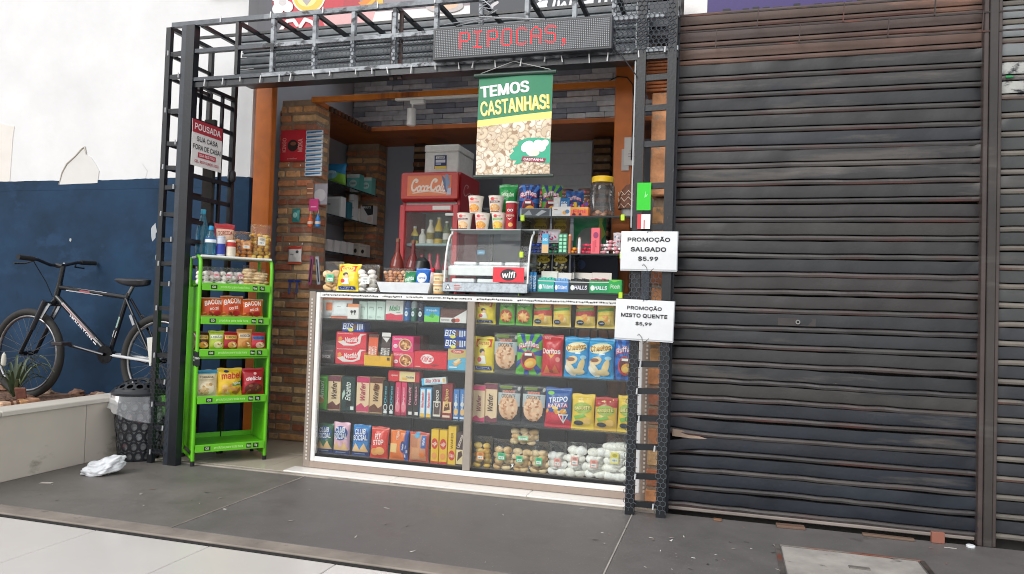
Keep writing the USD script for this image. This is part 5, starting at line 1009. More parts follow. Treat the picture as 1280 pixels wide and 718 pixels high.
for i, a in enumerate((524.5, 532.2)): upright((a, a+7.3, 485), "3f8fbf", None, "Recheado", "c2305a", [("r", .15, .12, .85, .95, "e6e4e0"), ("r", .1, 0, .9, .12, "d9b04a")], ["pale blue and white biscuit roll, left of a pair", "pale blue and white biscuit roll, right of a pair"][i])
upright((541, 551.5, 481), "33282a", None, "Choco", "cfc6bc", [("r", .06, .04, .94, .50, "c8c1b4"), ("r", .12, .10, .88, .46, "4a3430")], "dark packet with pale window on the counter's third shelf")
upright((552.2, 565.5, 479.5), "7c2026", None, "Calipso", "e0b86a", [("r", .12, .16, .9, .48, "d9b884"), ("p", [(.2, .2), (.8, .26), (.7, .44), (.3, .4)], "5a3020"), ("r", .1, .03, .8, .09, "e0c8b0")], "deep red packet with gold lettering on the counter's third shelf")
for i, a in enumerate((566.5, 574.5)): upright((a, a+7.3, 487), "3a6ea8", None, "Passatempo", "e6ecf2", [("e", .5, .25, .36, .12, "d9b070"), ("e", .45, .5, .3, .08, "e9e4d8"), ("r", .1, .02, .9, .08, "c9d3df")], ["blue biscuit roll, left of a pair by the centre post", "blue biscuit roll, right of a pair touching the centre post"][i])
zt = at(505, 478, YF)[2]
item("box", "cookie_packet", "red and cream cookie packet lying across the upright rolls", "biscuit packet", (485, 524, 464), zt+.002, YF-.005, "a52b32", [("e", .2, .6, .22, .6, "c02a34"), ("r", .36, .05, .86, .95, "e6cf98"), ("t", "Aymoré", .2, .55, .2, .2, "f2e4e0"), ("t", "Cookies", .70, .45, .26, .22, "2c4a7c"), ("r", .45, .2, .6, .4, "d0a050")], D=.06)
zt2 = at(545, 484, YF)[2]
p = thing("chocolate_stick", "white and blue candy stick leaning over the upright packets", "candy", (at(543, 480, YF)[0], YF-.004, zt2+.014), 0, None, ry=-7); carton(p, .155, .040, .03, "d5e0e2", [("r", 0, 0, .1, 1, "4fa8d0"), ("r", .1, .1, .84, .2, "5fb0d0"), ("t", "Bis Xtra", .46, .58, .58, .55, "b8304a", 0, .2), ("r", .86, .2, .96, .8, "d2a860")])
# --- left bay, bottom shelf
CS = lambda c, c2: [("p", [(0, 0), (1, 0), (1, .16), (0, .16)], "22376f"), ("p", [(.02, .14), (.25, .42), (.5, .22), (.75, .42), (.98, .14)], "d8b07a"), ("p", [(.5, .2), (.66, .36), (.5, .44), (.34, .36)], c), ("e", .5, .68, .42, .22, c2), ("t", "CLUB", .47, .78, .62, .17, "f2f3f0", 3), ("t", "SOCIAL", .5, .59, .82, .17, "f2f3f0", 3), ("r", .2, .06, .8, .09, "8a96b8")]
for i, (a, c, y, c1, c2, lab) in enumerate(((396, 415.5, 529.5, "2c5f43", "1f4f8a", "green cracker pack, left of three alike on the counter's bottom shelf"), (417.5, 438, 528, "d6a9ba", "2b4a8a", "pink cracker pack, middle of three alike on the counter's bottom shelf"), (440, 461.5, 531.5, "2f77b5", "1f4f9a", "blue cracker pack, right of three alike on the counter's bottom shelf"))):
    item("bag", "cracker_pack", lab, "cracker pack", (a, c, y), Z4, YF, c1, CS(c1, c2), T=.05, seal=.03)
item("bag", "cracker_pack", "red cracker pack with white lettering beside the blue pack", "cracker pack", (463, 485.5, 534), Z4, YF, "c9392f", [("t", "PIT", .46, .70, .36, .17, "f6f2ee", 6), ("t", "STOP", .5, .51, .62, .17, "f6f2ee", 6), ("e", .32, .2, .22, .12, "d99550"), ("e", .62, .24, .26, .13, "dda25c"), ("r", .02, .92, .98, .95, "e08a7a")], T=.05, seal=.03)
item("bag", "cracker_pack", "orange cracker pack with blue chequered edge on the bottom shelf", "cracker pack", (487, 510.5, 538), Z4, YF, "d9702e", [("r", .82, 0, 1, 1, "2b4f9a"), ("r", .84, .1, .9, .2, "e8ecf4"), ("r", .92, .25, .98, .35, "e8ecf4"), ("r", .84, .4, .9, .5, "e8ecf4"), ("r", .05, .25, .45, .55, "e3bd7c"), ("e", .76, .45, .12, .2, "23407f"), ("t", "CREAM", .45, .82, .4, .09, "f6e8d8", 90), ("t", "Cracker", .76, .45, .3, .06, "f0f0f0", 90)], T=.05, seal=.03)
item("bag", "cracker_pack", "clear fronted red pack of brown crackers on the bottom shelf", "cracker pack", (511.5, 537, 540), Z4, YF, "b8483a", [("r", .08, .05, .9, .92, "b97f5c"), ("r", .12, .5, .5, .88, "a86c4c"), ("r", .2, .1, .6, .48, "c08a64"), ("r", .68, .48, .9, .9, "2f5c9a"), ("t", "Maria", .79, .7, .30, .09, "eef", 90), ("e", .74, .26, .14, .09, "d9742e"), ("e", .45, .9, .14, .1, "4f94b8")], T=.05, seal=.03)
for i, (a, c, y, lab) in enumerate(((538.5, 548, 537, "yellow snack tube, left of two alike on the bottom shelf"), (549, 558.8, 538, "yellow snack tube, right of two alike on the bottom shelf"))):
    item("box", "yellow_tube", lab, "biscuit packet", (a, c, y), Z4, YF, "e2b82c", [hole(0, .06, "b8302a"), ("e", .5, .58, .42, .16, "b8302a"), ("t", "Stax", .5, .58, .55, .12, "f6ecd8", 50), ("e", .5, .22, .34, .1, "d98f4a")], D=.05)
item("box", "yellow_tube", "taller yellow tube with dark lettering beside the alike pair", "biscuit packet", (560, 570, 533), Z4, YF, "d9b133", [("t", "WAFER", .5, .62, 1.9, .065, "5a3a20", 90), ("e", .5, .24, .4, .13, "b8302a"), ("t", "Uau", .5, .24, .5, .1, "f2e0d0")], D=.05)
item("box", "dark_biscuit_pack", "dark biscuit pack with cream picture at the right end of the bottom shelf", "biscuit packet", (569.5, 580.5, 541), Z4, YF, "463434", [("r", .08, .04, .92, .48, "e0cd9c"), ("p", [(.2, .12), (.8, .3), (.7, .45), (.3, .4)], "4a2c22"), ("t", "Lacreme", .5, .74, 1.5, .1, "d8c8c0", 70)], D=.05)
# --- right bay
LUZ = [("r", .14, .70, .86, .93, "c43a2c"), ("e", .5, .80, .30, .14, "f0dc6a"), ("t", "FRITAS", .5, .80, .48, .09, "b23028"), ("e", .45, .58, .12, .07, "2a2a34"), ("e", .5, .50, .09, .08, "e3b58c"), ("p", [(.36, .45), (.6, .45), (.66, .22), (.3, .22)], "e9e9e2"), ("e", .34, .34, .10, .07, "b93a2a"), ("r", .12, .04, .88, .16, "2a3f7c"), ("t", "LUIZITA", .5, .10, .6, .07, "f0f0f0")]
item("bag", "yellow_snack", "yellow snack bag at the left end of the right bay's top shelf", "snack bag", (594, 620, 375), Z1, YF, "e3c92a", LUZ, T=.06)
DG = [("t", "Doritos", .5, .84, .7, .14, "f0f4e8", 2), ("p", [(.3, .78), (.55, .66), (.75, .8), (.55, .72)], "1f5a2a"), ("t", "NACHO", .5, .56, .4, .07, "f2f2ea"), ("e", .5, .36, .40, .26, "a3432c"), ("b", .52, .32, .18, .38, 7, "e0a860"), ("f", .5, .3, .3, .16, 7, .12, ["d9944a", "ecc27c"])]
for i, (a, c) in enumerate(((623.5, 643.5), (644.5, 665.5))): item("bag", "green_snack", ["green tortilla snack bag, left of two on the right bay's top shelf", "green tortilla snack bag, right of two on the right bay's top shelf"][i], "snack bag", (a, c, 375.5), Z1, YF, "5fa53a", DG, T=.055)
BG = lambda c: [("e", .5, .82, .44, .18, "e3bd55"), ("t", "FANDANGOS", .5, .84, .8, .11, "b0402a", 6, 0, .04), ("p", [(.05, .66), (.95, .74), (.95, .60), (.05, .54)], "4f9a3a"), ("p", [(.02, .58), (.98, .64), (.98, .50), (.02, .46)], c), ("e", .28, .18, .2, .09, "1f2f4a"), ("f", .68, .34, .28, .18, 7, .12, ["e0b05a", "d08a3c", "f0d79a"]), ("t", "queijo", .3, .18, .26, .06, "c9d4e0")]
for i, (a, c, k, c2, lab) in enumerate(((666, 690.5, "a33a32", "b33232", "red and yellow corn snack bag, first of four on the right bay's top shelf"), (691, 714.5, "d9b94a", "d9c050", "golden corn snack bag, second of four on the right bay's top shelf"), (718.5, 744.5, "9c3a34", "a82e2e", "red and yellow corn snack bag, third of four on the right bay's top shelf"), (746, 769, "d6b446", "d8bd4a", "golden corn snack bag, last of four beside the lower notice"))):
    item("bag", "corn_snack", lab, "snack bag", (a, c, 376), Z1, YF, k, BG(c2), T=.055, zones=[(0, .4, "cdb15a")])
item("bag", "yellow_snack", "yellow snack bag at the left end of the right bay's second shelf", "snack bag", (591.5, 618.5, 421), Z2, YF, "e0c628", LUZ, T=.06)
NUT = [("t", "AMENDOIM", .5, .80, .5, .09, "cf6a4a"), ("e", .9, .90, .06, .05, "9a9a98"), ("r", .10, .88, .62, .96, "6a7a3a"), ("p", [(.02, .45), (.98, .45), (.98, .78), (.02, .78)], "a3aaac"), ("e", .5, .42, .42, .32, "c9a284"), ("t", "CROCANTE", .5, .70, .6, .10, "3a3634"), ("f", .5, .40, .38, .27, 46, .075, ["d9ad88", "b98560", "e6c6a4", "a06c4a"])]
item("bag", "nut_pouch", "dark pouch of peanuts on the right bay's second shelf", "nut pouch", (617, 647.5, 416.5), Z2, YF+.005, "4a4946", NUT, T=.05)
def ruf(c1, c2): return [("p", [(.1, 1), (.28, 1), (.5, .5)], c2), ("p", [(.5, 1), (.66, 1), (.5, .5)], c2), ("p", [(.88, 1), (1, .9), (.5, .5)], c2), ("p", [(1, .62), (1, .46), (.5, .5)], c2), ("p", [(.0, .7), (0, .55), (.5, .5)], c2), ("p", [(0, .3), (.0, .12), (.5, .5)], c2), ("p", [(.3, 0), (.5, 0), (.5, .5)], c2), ("p", [(.8, 0), (1, .1), (.5, .5)], c2), ("t", "Ruffles", .5, .68, .80, .17, "c2224a", 3, 0, .06), ("t", "Ruffles", .5, .69, .76, .13, "f0dce2", 3, 0, .06), ("e", .5, .34, .30, .24, "b8283a"), ("e", .5, .36, .25, .19, "5a1420"), ("r", .36, .46, .64, .52, "f2f0ee"), ("e", .58, .28, .24, .12, "e0a234", 20), ("e", .55, .26, .16, .06, "e9c060", 20)]
item("bag", "wavy_crisps", "green and blue crisps bag with an open mouth on the second shelf", "crisps", (645.5, 678.5, 417.5), Z2, YF, "5aa53c", ruf("", "1f3f8a"), T=.07)
item("bag", "red_crisps", "red tortilla chips bag on the right bay's second shelf", "crisps", (677, 704, 419), Z2, YF, "b3282f", [("t", "NOVA", .28, .92, .3, .06, "e8c8c4", -6), ("p", [(.06, .68), (.1, .74), (.5, .42), (.8, .6), (.5, .5)], "d9a040"), ("t", "Doritos", .5, .60, .86, .13, "f4f2f0", 0), ("e", .82, .40, .1, .06, "d98a80"), ("p", [(.12, .06), (.48, .06), (.3, .26)], "c9703c"), ("p", [(.5, .08), (.88, .05), (.7, .28)], "b85a2c"), ("f", .5, .12, .3, .05, 4, .06, ["8a3a20"])], T=.06)
CHE = [("r", .02, .88, .98, .90, "55b4d8"), ("e", .5, .74, .44, .13, "f0e2b8", 8), ("t", "Cheetos", .5, .745, .78, .15, "2a1f1c", 8), ("t", "Cheetos", .49, .75, .72, .11, "e8a838", 8), ("r", .48, .58, .7, .62, "e3f0f5"), ("e", .82, .5, .12, .05, "9fd0e6"), ("e", .34, .42, .26, .10, "e6c795", 20), ("e", .3, .44, .18, .05, "7a4a34"), ("e", .3, .2, .14, .20, "e9d9b8", 35), ("e", .22, .16, .09, .16, "f0ead8", 40), ("e", .72, .26, .12, .22, "e0c48c", -20), ("e", .62, .14, .25, .08, "e9d2a0")]
item("bag", "cheese_puffs", "light blue cheese puff bag, left of two on the second shelf", "snack bag", (705.5, 736.5, 421.5), Z2, YF, "2187bd", CHE, T=.07)
item("bag", "cheese_puffs", "light blue cheese puff bag, right of two on the second shelf", "snack bag", (734, 768, 423), Z2, YF-.012, "2389c0", CHE, T=.07)
item("bag", "wavy_crisps", "blue crisps bag with red mouth, half hidden by the right cage post", "crisps", (767, 797, 424), Z2, YF+.01, "1f63b5", ruf("", "123a80"), T=.06)
cb = item("box", "strapped_carton", "brown carton with black straps behind the light blue snack bags", "carton", (718, 768, 407), Z2, YF+.16, "a5684a", [("p", [(.05, 1), (.12, 1), (.05, 0), (0, 0)], "2a2422"), ("p", [(.38, 1), (.42, 1), (.36, 0), (.32, 0)], "2a2422"), ("p", [(.55, 1), (.6, 1), (.66, 0), (.62, 0)], "2a2422"), ("p", [(.78, 1), (.82, 1), (1, .3), (.98, .2)], "2a2422")], D=.1)
for i, (a, c, k) in enumerate(((591.5, 606, "c23a68"), (604.5, 621.5, "6d2f42"))):
    p, W, H = item("box", "wafer_packet", ["beige wafer packet with pink top at the left of the right bay's third shelf", "beige wafer packet with plum top at the left of the right bay's third shelf"][i], "wafer packet", (a, c, 482-i*2), Z3, YF+i*.01, "cdb392", [hole(.86, 1, k), ("p", [(0, .0), (1, 0), (1, .12), (.6, .08), (.3, .16), (0, .1)], k)], D=.05)
    d = B(); printed(d, [("t", "Wafer", .5, .50, .46*H/W, .40*W/H, "7a2f44" if i == 0 else "3a2420", 90, .2)], W, H, off=.003); d.put(p, "lettering", "print")
for i, (a, c, y) in enumerate(((621.5, 651.5, 480.5), (652, 682.5, 482.5))): item("bag", "nut_pouch", ["dark pouch of peanuts, left of two on the right bay's third shelf", "dark pouch of peanuts, right of two on the right bay's third shelf"][i], "nut pouch", (a, c, y), Z3, YF, "35353a", NUT, T=.05)
item("bag", "football_snack", "blue and red snack bag with a football crest shape on the third shelf", "snack bag", (681.5, 714.5, 485), Z3, YF, "26508f", [("p", [(0, 0), (1, 0), (1, .16), (.55, .36), (0, .40)], "b3283a"), ("e", .22, .86, .13, .05, "78b04a"), ("t", "TRIPO", .5, .70, .74, .13, "f2f0f0", 6, .1), ("t", "BATATA", .5, .55, .8, .12, "c42f3c", 4, .1), ("t", "BATATA", .49, .555, .76, .09, "f2dede", 4, .1), ("f", .45, .42, .38, .08, 12, .10, ["e0b04c", "cf8f38", "efd38a"]), ("p", [(.52, .34), (.92, .34), (.72, .10)], "e9e6e6"), ("p", [(.58, .31), (.70, .31), (.70, .17)], "b3283a"), ("p", [(.74, .31), (.86, .31), (.74, .17)], "2a3f80")], T=.06)
GL = lambda c: [("r", .0, .84, 1, .98, c), ("f", .5, .90, .42, .05, 6, .05, ["f0dca0", "e9c96a"]), ("e", .5, .60, .42, .16, "8aa040"), ("t", "BAGUETE", .5, .60, .74, .13, "6a3a1c", 5), ("t", "BAGUETE", .49, .605, .70, .10, "f0dc8a", 5), ("p", [(.1, .36), (.6, .44), (.7, .36), (.2, .26)], "6fa03c"), ("e", .35, .17, .22, .07, "2a3440"), ("e", .72, .24, .18, .1, "e0b764")]
for i, (a, c, y, k, c2, lab) in enumerate(((714, 743, 493, "d6b53a", "d0b040", "golden corn snack bag on the right bay's third shelf"), (742.5, 771.5, 497, "c9a23e", "a32f2c", "red topped corn snack bag on the right bay's third shelf"), (771.5, 798, 495, "d2b23a", "cfae3c", "golden corn snack bag half hidden behind the right cage post"))):
    item("bag", "corn_snack", lab, "snack bag", (a, c, y), Z3, YF, k, GL(c2), T=.055, zones=[(.7, 1, c2)])
def counter_clear(name, lab, cat, px, z, Y, colf, shape, seed, tagc, pn, T=.06):
    m = at((px[0]+px[1])/2, px[2], Y); X0, X1 = at(px[0], px[2]+20, Y)[0], at(px[1], px[2]+20, Y)[0]
    p = thing(name, lab, cat, ((X0+X1)/2, Y+.02, z), 0, None, rz if 0 else 0); clear_bag(p, (X1-X0)*.88, (m[2]-z)*.93, T, 10, colf, shape, seed, tagc, name=pn, top=.97); return p
cY = lambda r: r.choice(["f6cc60", "f0c050", "fada80"])
counter_clear("ring_snack_bag", "clear bag of yellow ring snacks at the left of the bottom right shelf", "bag of snacks", (591, 615, 546), Z4, YF, cY, (.022, .018, .016), 60, "d98a4a", "ring_snack")
for i, (a, c, y, lab) in enumerate(((615, 641, 550, "clear bag of pale biscuits with green label beside the ring snacks"), (640, 663, 557, "clear bag of pale biscuits with green label, middle of three"), (662.5, 685, 553, "clear bag of pale biscuits with green label next to the white round ones"))):
    counter_clear("biscuit_bag", lab, "bag of biscuits", (a, c, y), Z4, YF, cB, (.026, .016, .018), 61+i, "3fae7a", "biscuit")
zz_ = at(653, 557, YF)[2]
counter_clear("biscuit_bag", "clear bag of pale biscuits lying on top of the other biscuit bags", "bag of biscuits", (637, 673, 536), zz_, YF+.03, cB, (.026, .018, .017), 66, "8fc79a", "biscuit")
for i, (a, c, y, lab) in enumerate(((684.5, 708, 553, "clear bag of round white buns with pink label, first of four"), (708.5, 733, 554, "clear bag of round white buns with pink label, second of four"), (733, 757.5, 556, "clear bag of round white buns with pink label, third of four"), (757.5, 786, 543, "taller clear bag of large white buns with round yellow label by the cage post"))):
    counter_clear("white_bun_bag", lab, "bag of buns", (a, c, y), Z4, YF, cW, (.033 if i < 3 else .055, .027, .0235), 70+i, "e09a90" if i < 3 else "d9c95a", "white_bun")
# ================================================================ ON THE COUNTER
TOP = CT+.001
counter_clear("biscuit_bag", "clear tied bag of round biscuits at the left end of the counter top", "bag of biscuits", (404, 428, 327), TOP, .20, cB, (.03, .02, .024), 80, "4fb08a", "biscuit")
m = at(435, 330, .19)
item("bag", "yellow_snack", "yellow snack bag leaning on the counter top beside the biscuit bag", "snack bag", (421, 449, 329.5), TOP, .19, "e0c728", LUZ, T=.06, rx=-10)
counter_clear("white_coil_bag", "clear bag of white coiled dough rings on the counter top", "bag of snacks", (444, 473, 331), TOP, .20, cW, (.026, .02, .015), 81, "e8eee8", "dough_ring")
X0, X1 = at(471, 357, .2)[0], at(538, 357, .2)[0]
ty = thing("white_tray", "white plastic tray holding small pouches on the counter top", "tray", ((X0+X1)/2, .31, TOP)); W = X1-X0
b = B(); o = [(-W/2+.02, -.10), (W/2-.02, -.10), (W/2-.02, .10), (-W/2+.02, .10)]; t_ = [(-W/2, -.115), (W/2, -.115), (W/2, .115), (-W/2, .115)]
V = [(x, y, 0) for x, y in o]+[(x, y, .062) for x, y in t_]+[(x*.97, y*.95, .060) for x, y in t_]+[(x*.96, y*.94, .006) for x, y in o]
b.raw(V, [[0, 1, 5, 4], [1, 2, 6, 5], [2, 3, 7, 6], [3, 0, 4, 7], [4, 5, 9, 8], [5, 6, 10, 9], [6, 7, 11, 10], [7, 4, 8, 11], [8, 9, 13, 12], [9, 10, 14, 13], [10, 11, 15, 14], [11, 8, 12, 15], [12, 13, 14, 15], [3, 2, 1, 0]], "d2d5d8").put(ty, "tray_body", "plastic")
for i, (a, c, y) in enumerate(((477, 497, 335), (495, 514, 336))):
    counter_clear("nut_pouch", ["clear pouch of peanuts, left of two in the white tray", "clear pouch of peanuts, right of two in the white tray"][i], "nut pouch", (a, c, y), TOP+.012, .28, lambda r: r.choice(["c9976c", "b57f56", "dab48c"]), (.013, .012, .010), 84+i, None, "peanut", .05)
item("bag", "green_sweet_bag", "small green sweet bag lying in the white tray", "sweet bag", (503, 520, 338), TOP+.012, .25, "1f6e46", [("t", "menta", .5, .55, .7, .2, "cfe4d4", 14), ("e", .5, .3, .2, .1, "8fc0a0")], T=.05, rz=0, rx=-15)
item("bag", "blue_sweet_bag", "small blue sweet bag with white oval in the white tray", "sweet bag", (518, 536, 335), TOP+.012, .24, "1f5ca8", [("e", .5, .55, .34, .22, "e6edf4"), ("t", "hortelã", .5, .55, .5, .12, "2a5a9a")], T=.05, rx=-12)
tb = []
for i in range(2):
    z = TOP+i*.062; x = at(546.5, 350, .20)[0]
    p = thing("sweet_tub", ["clear tub of caramel sweets, lower of two stacked by the hot case", "clear tub of caramel sweets, upper of two stacked by the hot case"][i], "tub", (x, .235, z)); B().lathe([(.033, 0), (.036, .05)], (0, 0, 0), "c99a62", 18).put(p, "tub_body", "plastic"); B().lathe([(.038, .05), (.038, .059), (.034, .0605)], (0, 0, 0), "e0d6c8", 18).put(p, "lid", "plastic")
    B().lathe([(.0345, .012), (.0362, .04)], (0, 0, 0), "e6d9b0", 18, False).put(p, "wrap_label", "paper"); d = B(); printed(d, [("t", "doce", .5, .5, .7, .5, "7a3a28")], .04, .02, zo=.016, off=.037); d.put(p, "print", "print")
for i, (x, y, c) in enumerate(((496, 300, "6a2a22"), (515.5, 302, "5c2222"))):
    q = at(x, 345, .50); h = at(x, y, .50)[2]-TOP
    bottle("sauce_bottle", ["left of two dark red long necked bottles behind the white tray", "right of two dark red long necked bottles behind the white tray"][i], "bottle", (q[0], .50, TOP), [(.038, 0), (.045, .01), (.046, h*.5), (.038, h*.62), (.016, h*.76), (.0125, h-.02), (.0135, h)], c, "gloss", (.014, h-.015, h+.008, "6a4434"))
q = at(527, 330, .52); p = thing("coffee_flask", "squat black flask with steel base behind the dark bottles", "flask", (q[0], .52, TOP)); B().lathe([(.055, 0), (.055, .12)], (0, 0, 0), "6a6258", 18).put(p, "base", "metal"); B().lathe([(.058, .12), (.06, .16), (.05, .21), (.02, .235), (0, .24)], (0, 0, 0), "14181a", 18).put(p, "hood", "plastic")
q = at(541, 330, .45); p = bottle("ketchup_bottle", "bottle with bright red cap behind the sweet tubs", "bottle", (q[0], .45, TOP), [(.025, 0), (.028, .01), (.028, .11), (.012, .14)], "c9b8b0", "plastic", (.016, .138, .165, "c4202e"))
# --- hot food case
GAIN[0] = 1.2  # goods on the counter brightened a little less, still in place of light
HX0, HX1, HF, HB_ = -1.592, -1.088, .135, .47
hc_ = thing("hot_food_case", "curved glass hot snack case with steel base on the counter top", "food warmer")
for x in (HX0+.04, HX1-.04):
    for y in (HF+.03, HB_-.03): B().lathe([(.014, 0), (.014, .012)], (x, y, TOP), "1a1a1a", 10).put(hc_, "rubber_foot", "rubber")
B().cbox(HX0-.008, HX1+.004, HF, HB_, TOP+.012, TOP+.068, "9fa7ae", .004).put(hc_, "steel_base", "metal")
d = B(); printed(d, [("p", [(.02, .2), (.09, .2), (.055, .85)], "2a2a2a"), ("p", [(.033, .28), (.077, .28), (.055, .70)], "cfd4d6"), ("r", .13, .6, .20, .7, "b05a50"), ("r", .13, .4, .22, .5, "b8807a"), ("r", .13, .2, .19, .3, "b05a50")], HX1-HX0, .05, x0=HX0, zo=TOP+.016, off=-(HF-.0006)); d.put(hc_, "warning_label", "print")
arc = [(HF+.01+.105*(1-math.cos(t))*1.0, TOP+.068+.29*math.sin(t)) for t in np.linspace(0, math.pi/2, 9)]; arc.append((HF+.12, 1.475))
V = []
for y, z in arc: V += [(HX0, y, z), (HX1, y, z)]
B().raw(V, [[2*i, 2*i+1, 2*i+3, 2*i+2] for i in range(len(arc)-1)], "ffffff", True).put(hc_, "curved_pane", "glass")
for x in (HX0, HX1): B().tube([(x, y, z) for y, z in arc], .006, "d3d6d4", 8).put(hc_, "edge_trim", "plastic")
for x in (HX0+.003, HX1-.003):
    pts = [(y, z) for y, z in arc]+[(HB_-.01, 1.475), (HB_-.01, TOP+.068)]; v, f = poly2d(Polygon(pts)); B().raw(np.c_[np.full(len(v), x), v], f, "ffffff").put(hc_, "side_pane", "glass")
B().box(HX0, HX1, HB_-.012, HB_-.006, TOP+.068, 1.472, "ffffff").put(hc_, "rear_pane", "glass")
B().cbox(HX0-.01, HX1+.035, HF+.10, HB_, 1.472, 1.479, "a9b0b0", .002).put(hc_, "top_shelf", "plastic")
B().cbox(HX0+.008, HX1-.008, HF+.07, HB_-.015, TOP+.165, TOP+.172, "b9bec2", .001).put(hc_, "wire_shelf", "metal")
for i in range(3):
    x = HX0+.03+i*.158
    B().cbox(x, x+.14, HF+.075, HB_-.03, TOP+.173, TOP+.192, "e3e6e6", .004).put(hc_, "white_tray", "plastic"); B().cbox(x, x+.14, HF+.05, HB_-.04, TOP+.069, TOP+.092, "e0e2e2", .004).put(hc_, "white_tray", "plastic")
B().cbox(HX0+.008, HX1-.008, HF+.045, HF+.055, TOP+.11, TOP+.165, "d9dddc", .003).put(hc_, "light_strip", "plastic")
d = B(); printed(d, [("r", 0, 0, 1, 1, "c92f3c"), ("e", .5, .5, .26, .40, "2b2b2e"), ("t", "wifi", .5, .5, .42, .42, "f4f4f2", 0, .1)], .185, .085, x0=HX1-.205, zo=TOP+.074, off=-(HF+.004)); d.put(hc_, "wifi_sticker", "print")
d = B(); printed(d, [("r", 0, 0, 1, 1, "5f9fc0"), ("r", .2, .4, .8, .5, "d0e4ee")], .05, .025, x0=-1.50, zo=1.345, off=-(HB_-.02)); d.put(hc_, "blue_sticker", "print")
# cup noodles and the red tube on top
def cup(x, Y, z, r, h, c1, c2, lab, cat="instant noodles", name="noodle_cup", base="d8d2c8"):
    p = thing(name, lab, cat, (x, Y, z)); B().lathe([(r*.74, 0), (r*.78, h*.18), (r*.93, h*.8), (r, h*.97), (r*1.05, h*.98), (r*1.05, h), (0, h)], (0, 0, 0), base, 20).put(p, "cup", "paper")
    d = B(); printed(d, [("e", .32, .86, .2, .09, "c9404a"), ("t", "cup", .62, .86, .4, .10, "d98a8a"), ("p", [(.04, .58), (.96, .64), (.96, .72), (.04, .74)], c1), ("t", "NOODLES", .5, .66, .7, .07, "f2ece2", 3), ("e", .5, .27, .46, .26, c2), ("f", .5, .26, .42, .22, 18, .07, ["e9c98a", "b5642e", "c99a5a", "d9813a", "efdcb4"]), ("r", .1, .02, .9, .06, c1)], r*1.4, h*.9, lambda x_, z_: (x_, -np.sqrt(np.maximum((r*(.75+.25*z_/h))**2-x_**2, 1e-6))-.0008, z_), zo=.004); d.put(p, "print", "print"); return p
CYY = .32; z0 = 1.480
for i, (x, c1, c2, lab) in enumerate(((581, "5a2f3a", "d9b48c", "instant noodle cup with plum band, left of the lower row on the hot case"), (603, "d98a8a", "e6a04a", "instant noodle cup with pink band, middle of the lower row on the hot case"), (624, "5fa844", "d9b84a", "instant noodle cup with green side, right of the lower row on the hot case"))):
    cup(max(at(x, 275, CYY)[0], HX0+.03), CYY, z0, .047, .102, c1, c2, lab)
for i, (x, c1, c2, lab) in enumerate(((595, "d98f82", "e0a050", "instant noodle cup with pink band, left one of the upper row"), (620.5, "6a4048", "c9a070", "instant noodle cup with plum band, right one of the upper row"))):
    cup(at(x, 252, CYY)[0], CYY, z0+.1025, .047, .102, c1, c2, lab)
x = at(640.5, 266, CYY)[0]; p = thing("crisp_tube", "red tube of crisps with white lid at the right end of the hot case", "crisps tube", (x, CYY-.02, z0)); B().lathe([(.033, 0), (.034, .003), (.034, .158)], (0, 0, 0), "a02029", 20).put(p, "tube", "gloss"); B().lathe([(.0355, .158), (.0355, .168), (.03, .169)], (0, 0, 0), "dedbd8", 20).put(p, "lid", "plastic")
d = B(); printed(d, [("e", .35, .72, .16, .05, "f0e8e4"), ("e", .68, .72, .16, .05, "f0e8e4"), ("e", .36, .72, .06, .03, "2a1a1a"), ("e", .67, .72, .06, .03, "2a1a1a"), ("t", "CRISPS", .5, .52, .9, .07, "f2e4c8"), ("p", [(.2, .45), (.5, .40), (.8, .45), (.5, .36)], "f0e8e4"), ("e", .6, .18, .25, .08, "d9a25a")], .056, .158, lambda x_, z_: (x_, -np.sqrt(np.maximum(.0345**2-x_**2, 1e-6)), z_)); d.put(p, "print", "print")
# ================================================================ GLASS SHELF UNIT ON THE RIGHT OF THE COUNTER
gs = thing("glass_shelf_unit", "two tier glass shelf unit with lime clips on the right of the counter top", "glass shelf")
GX0, GX1, GF, GB = -1.145, -.515, .17, .50
GZ = [1.118, 1.336, 1.546]
for i, z in enumerate(GZ):
    B().box(GX0, GX1, GF, GB, z-.008, z-.001, "3a4644").put(gs, "glass_shelf", "dark_glass"); B().box(GX0, GX1, GF-.002, GF, z-.009, z, "1e2524").put(gs, "shelf_edge", "gloss")
    for x in (GX0+.008, GX1-.05): B().cbox(x-.010, x+.012, GF-.010, GF+.012, z-.028, z+.006, "b7d92e", .003).put(gs, "clip", "plastic")
for x in (GX0, GX1-.004): B().box(x, x+.004, GF, GB, TOP, GZ[2]-.01, "ffffff").put(gs, "side_pane", "glass")
B().box(-.84, -.836, GF+.05, GB, TOP, GZ[0]+.21, "ffffff").put(gs, "divider_pane", "glass")
B().box(GX0, GX1, GF+.004, GF+.03, TOP, GZ[0]-.009, "17191a").put(gs, "base_rail", "plastic")
G0, G1, G2 = GZ; GY = GF+.03
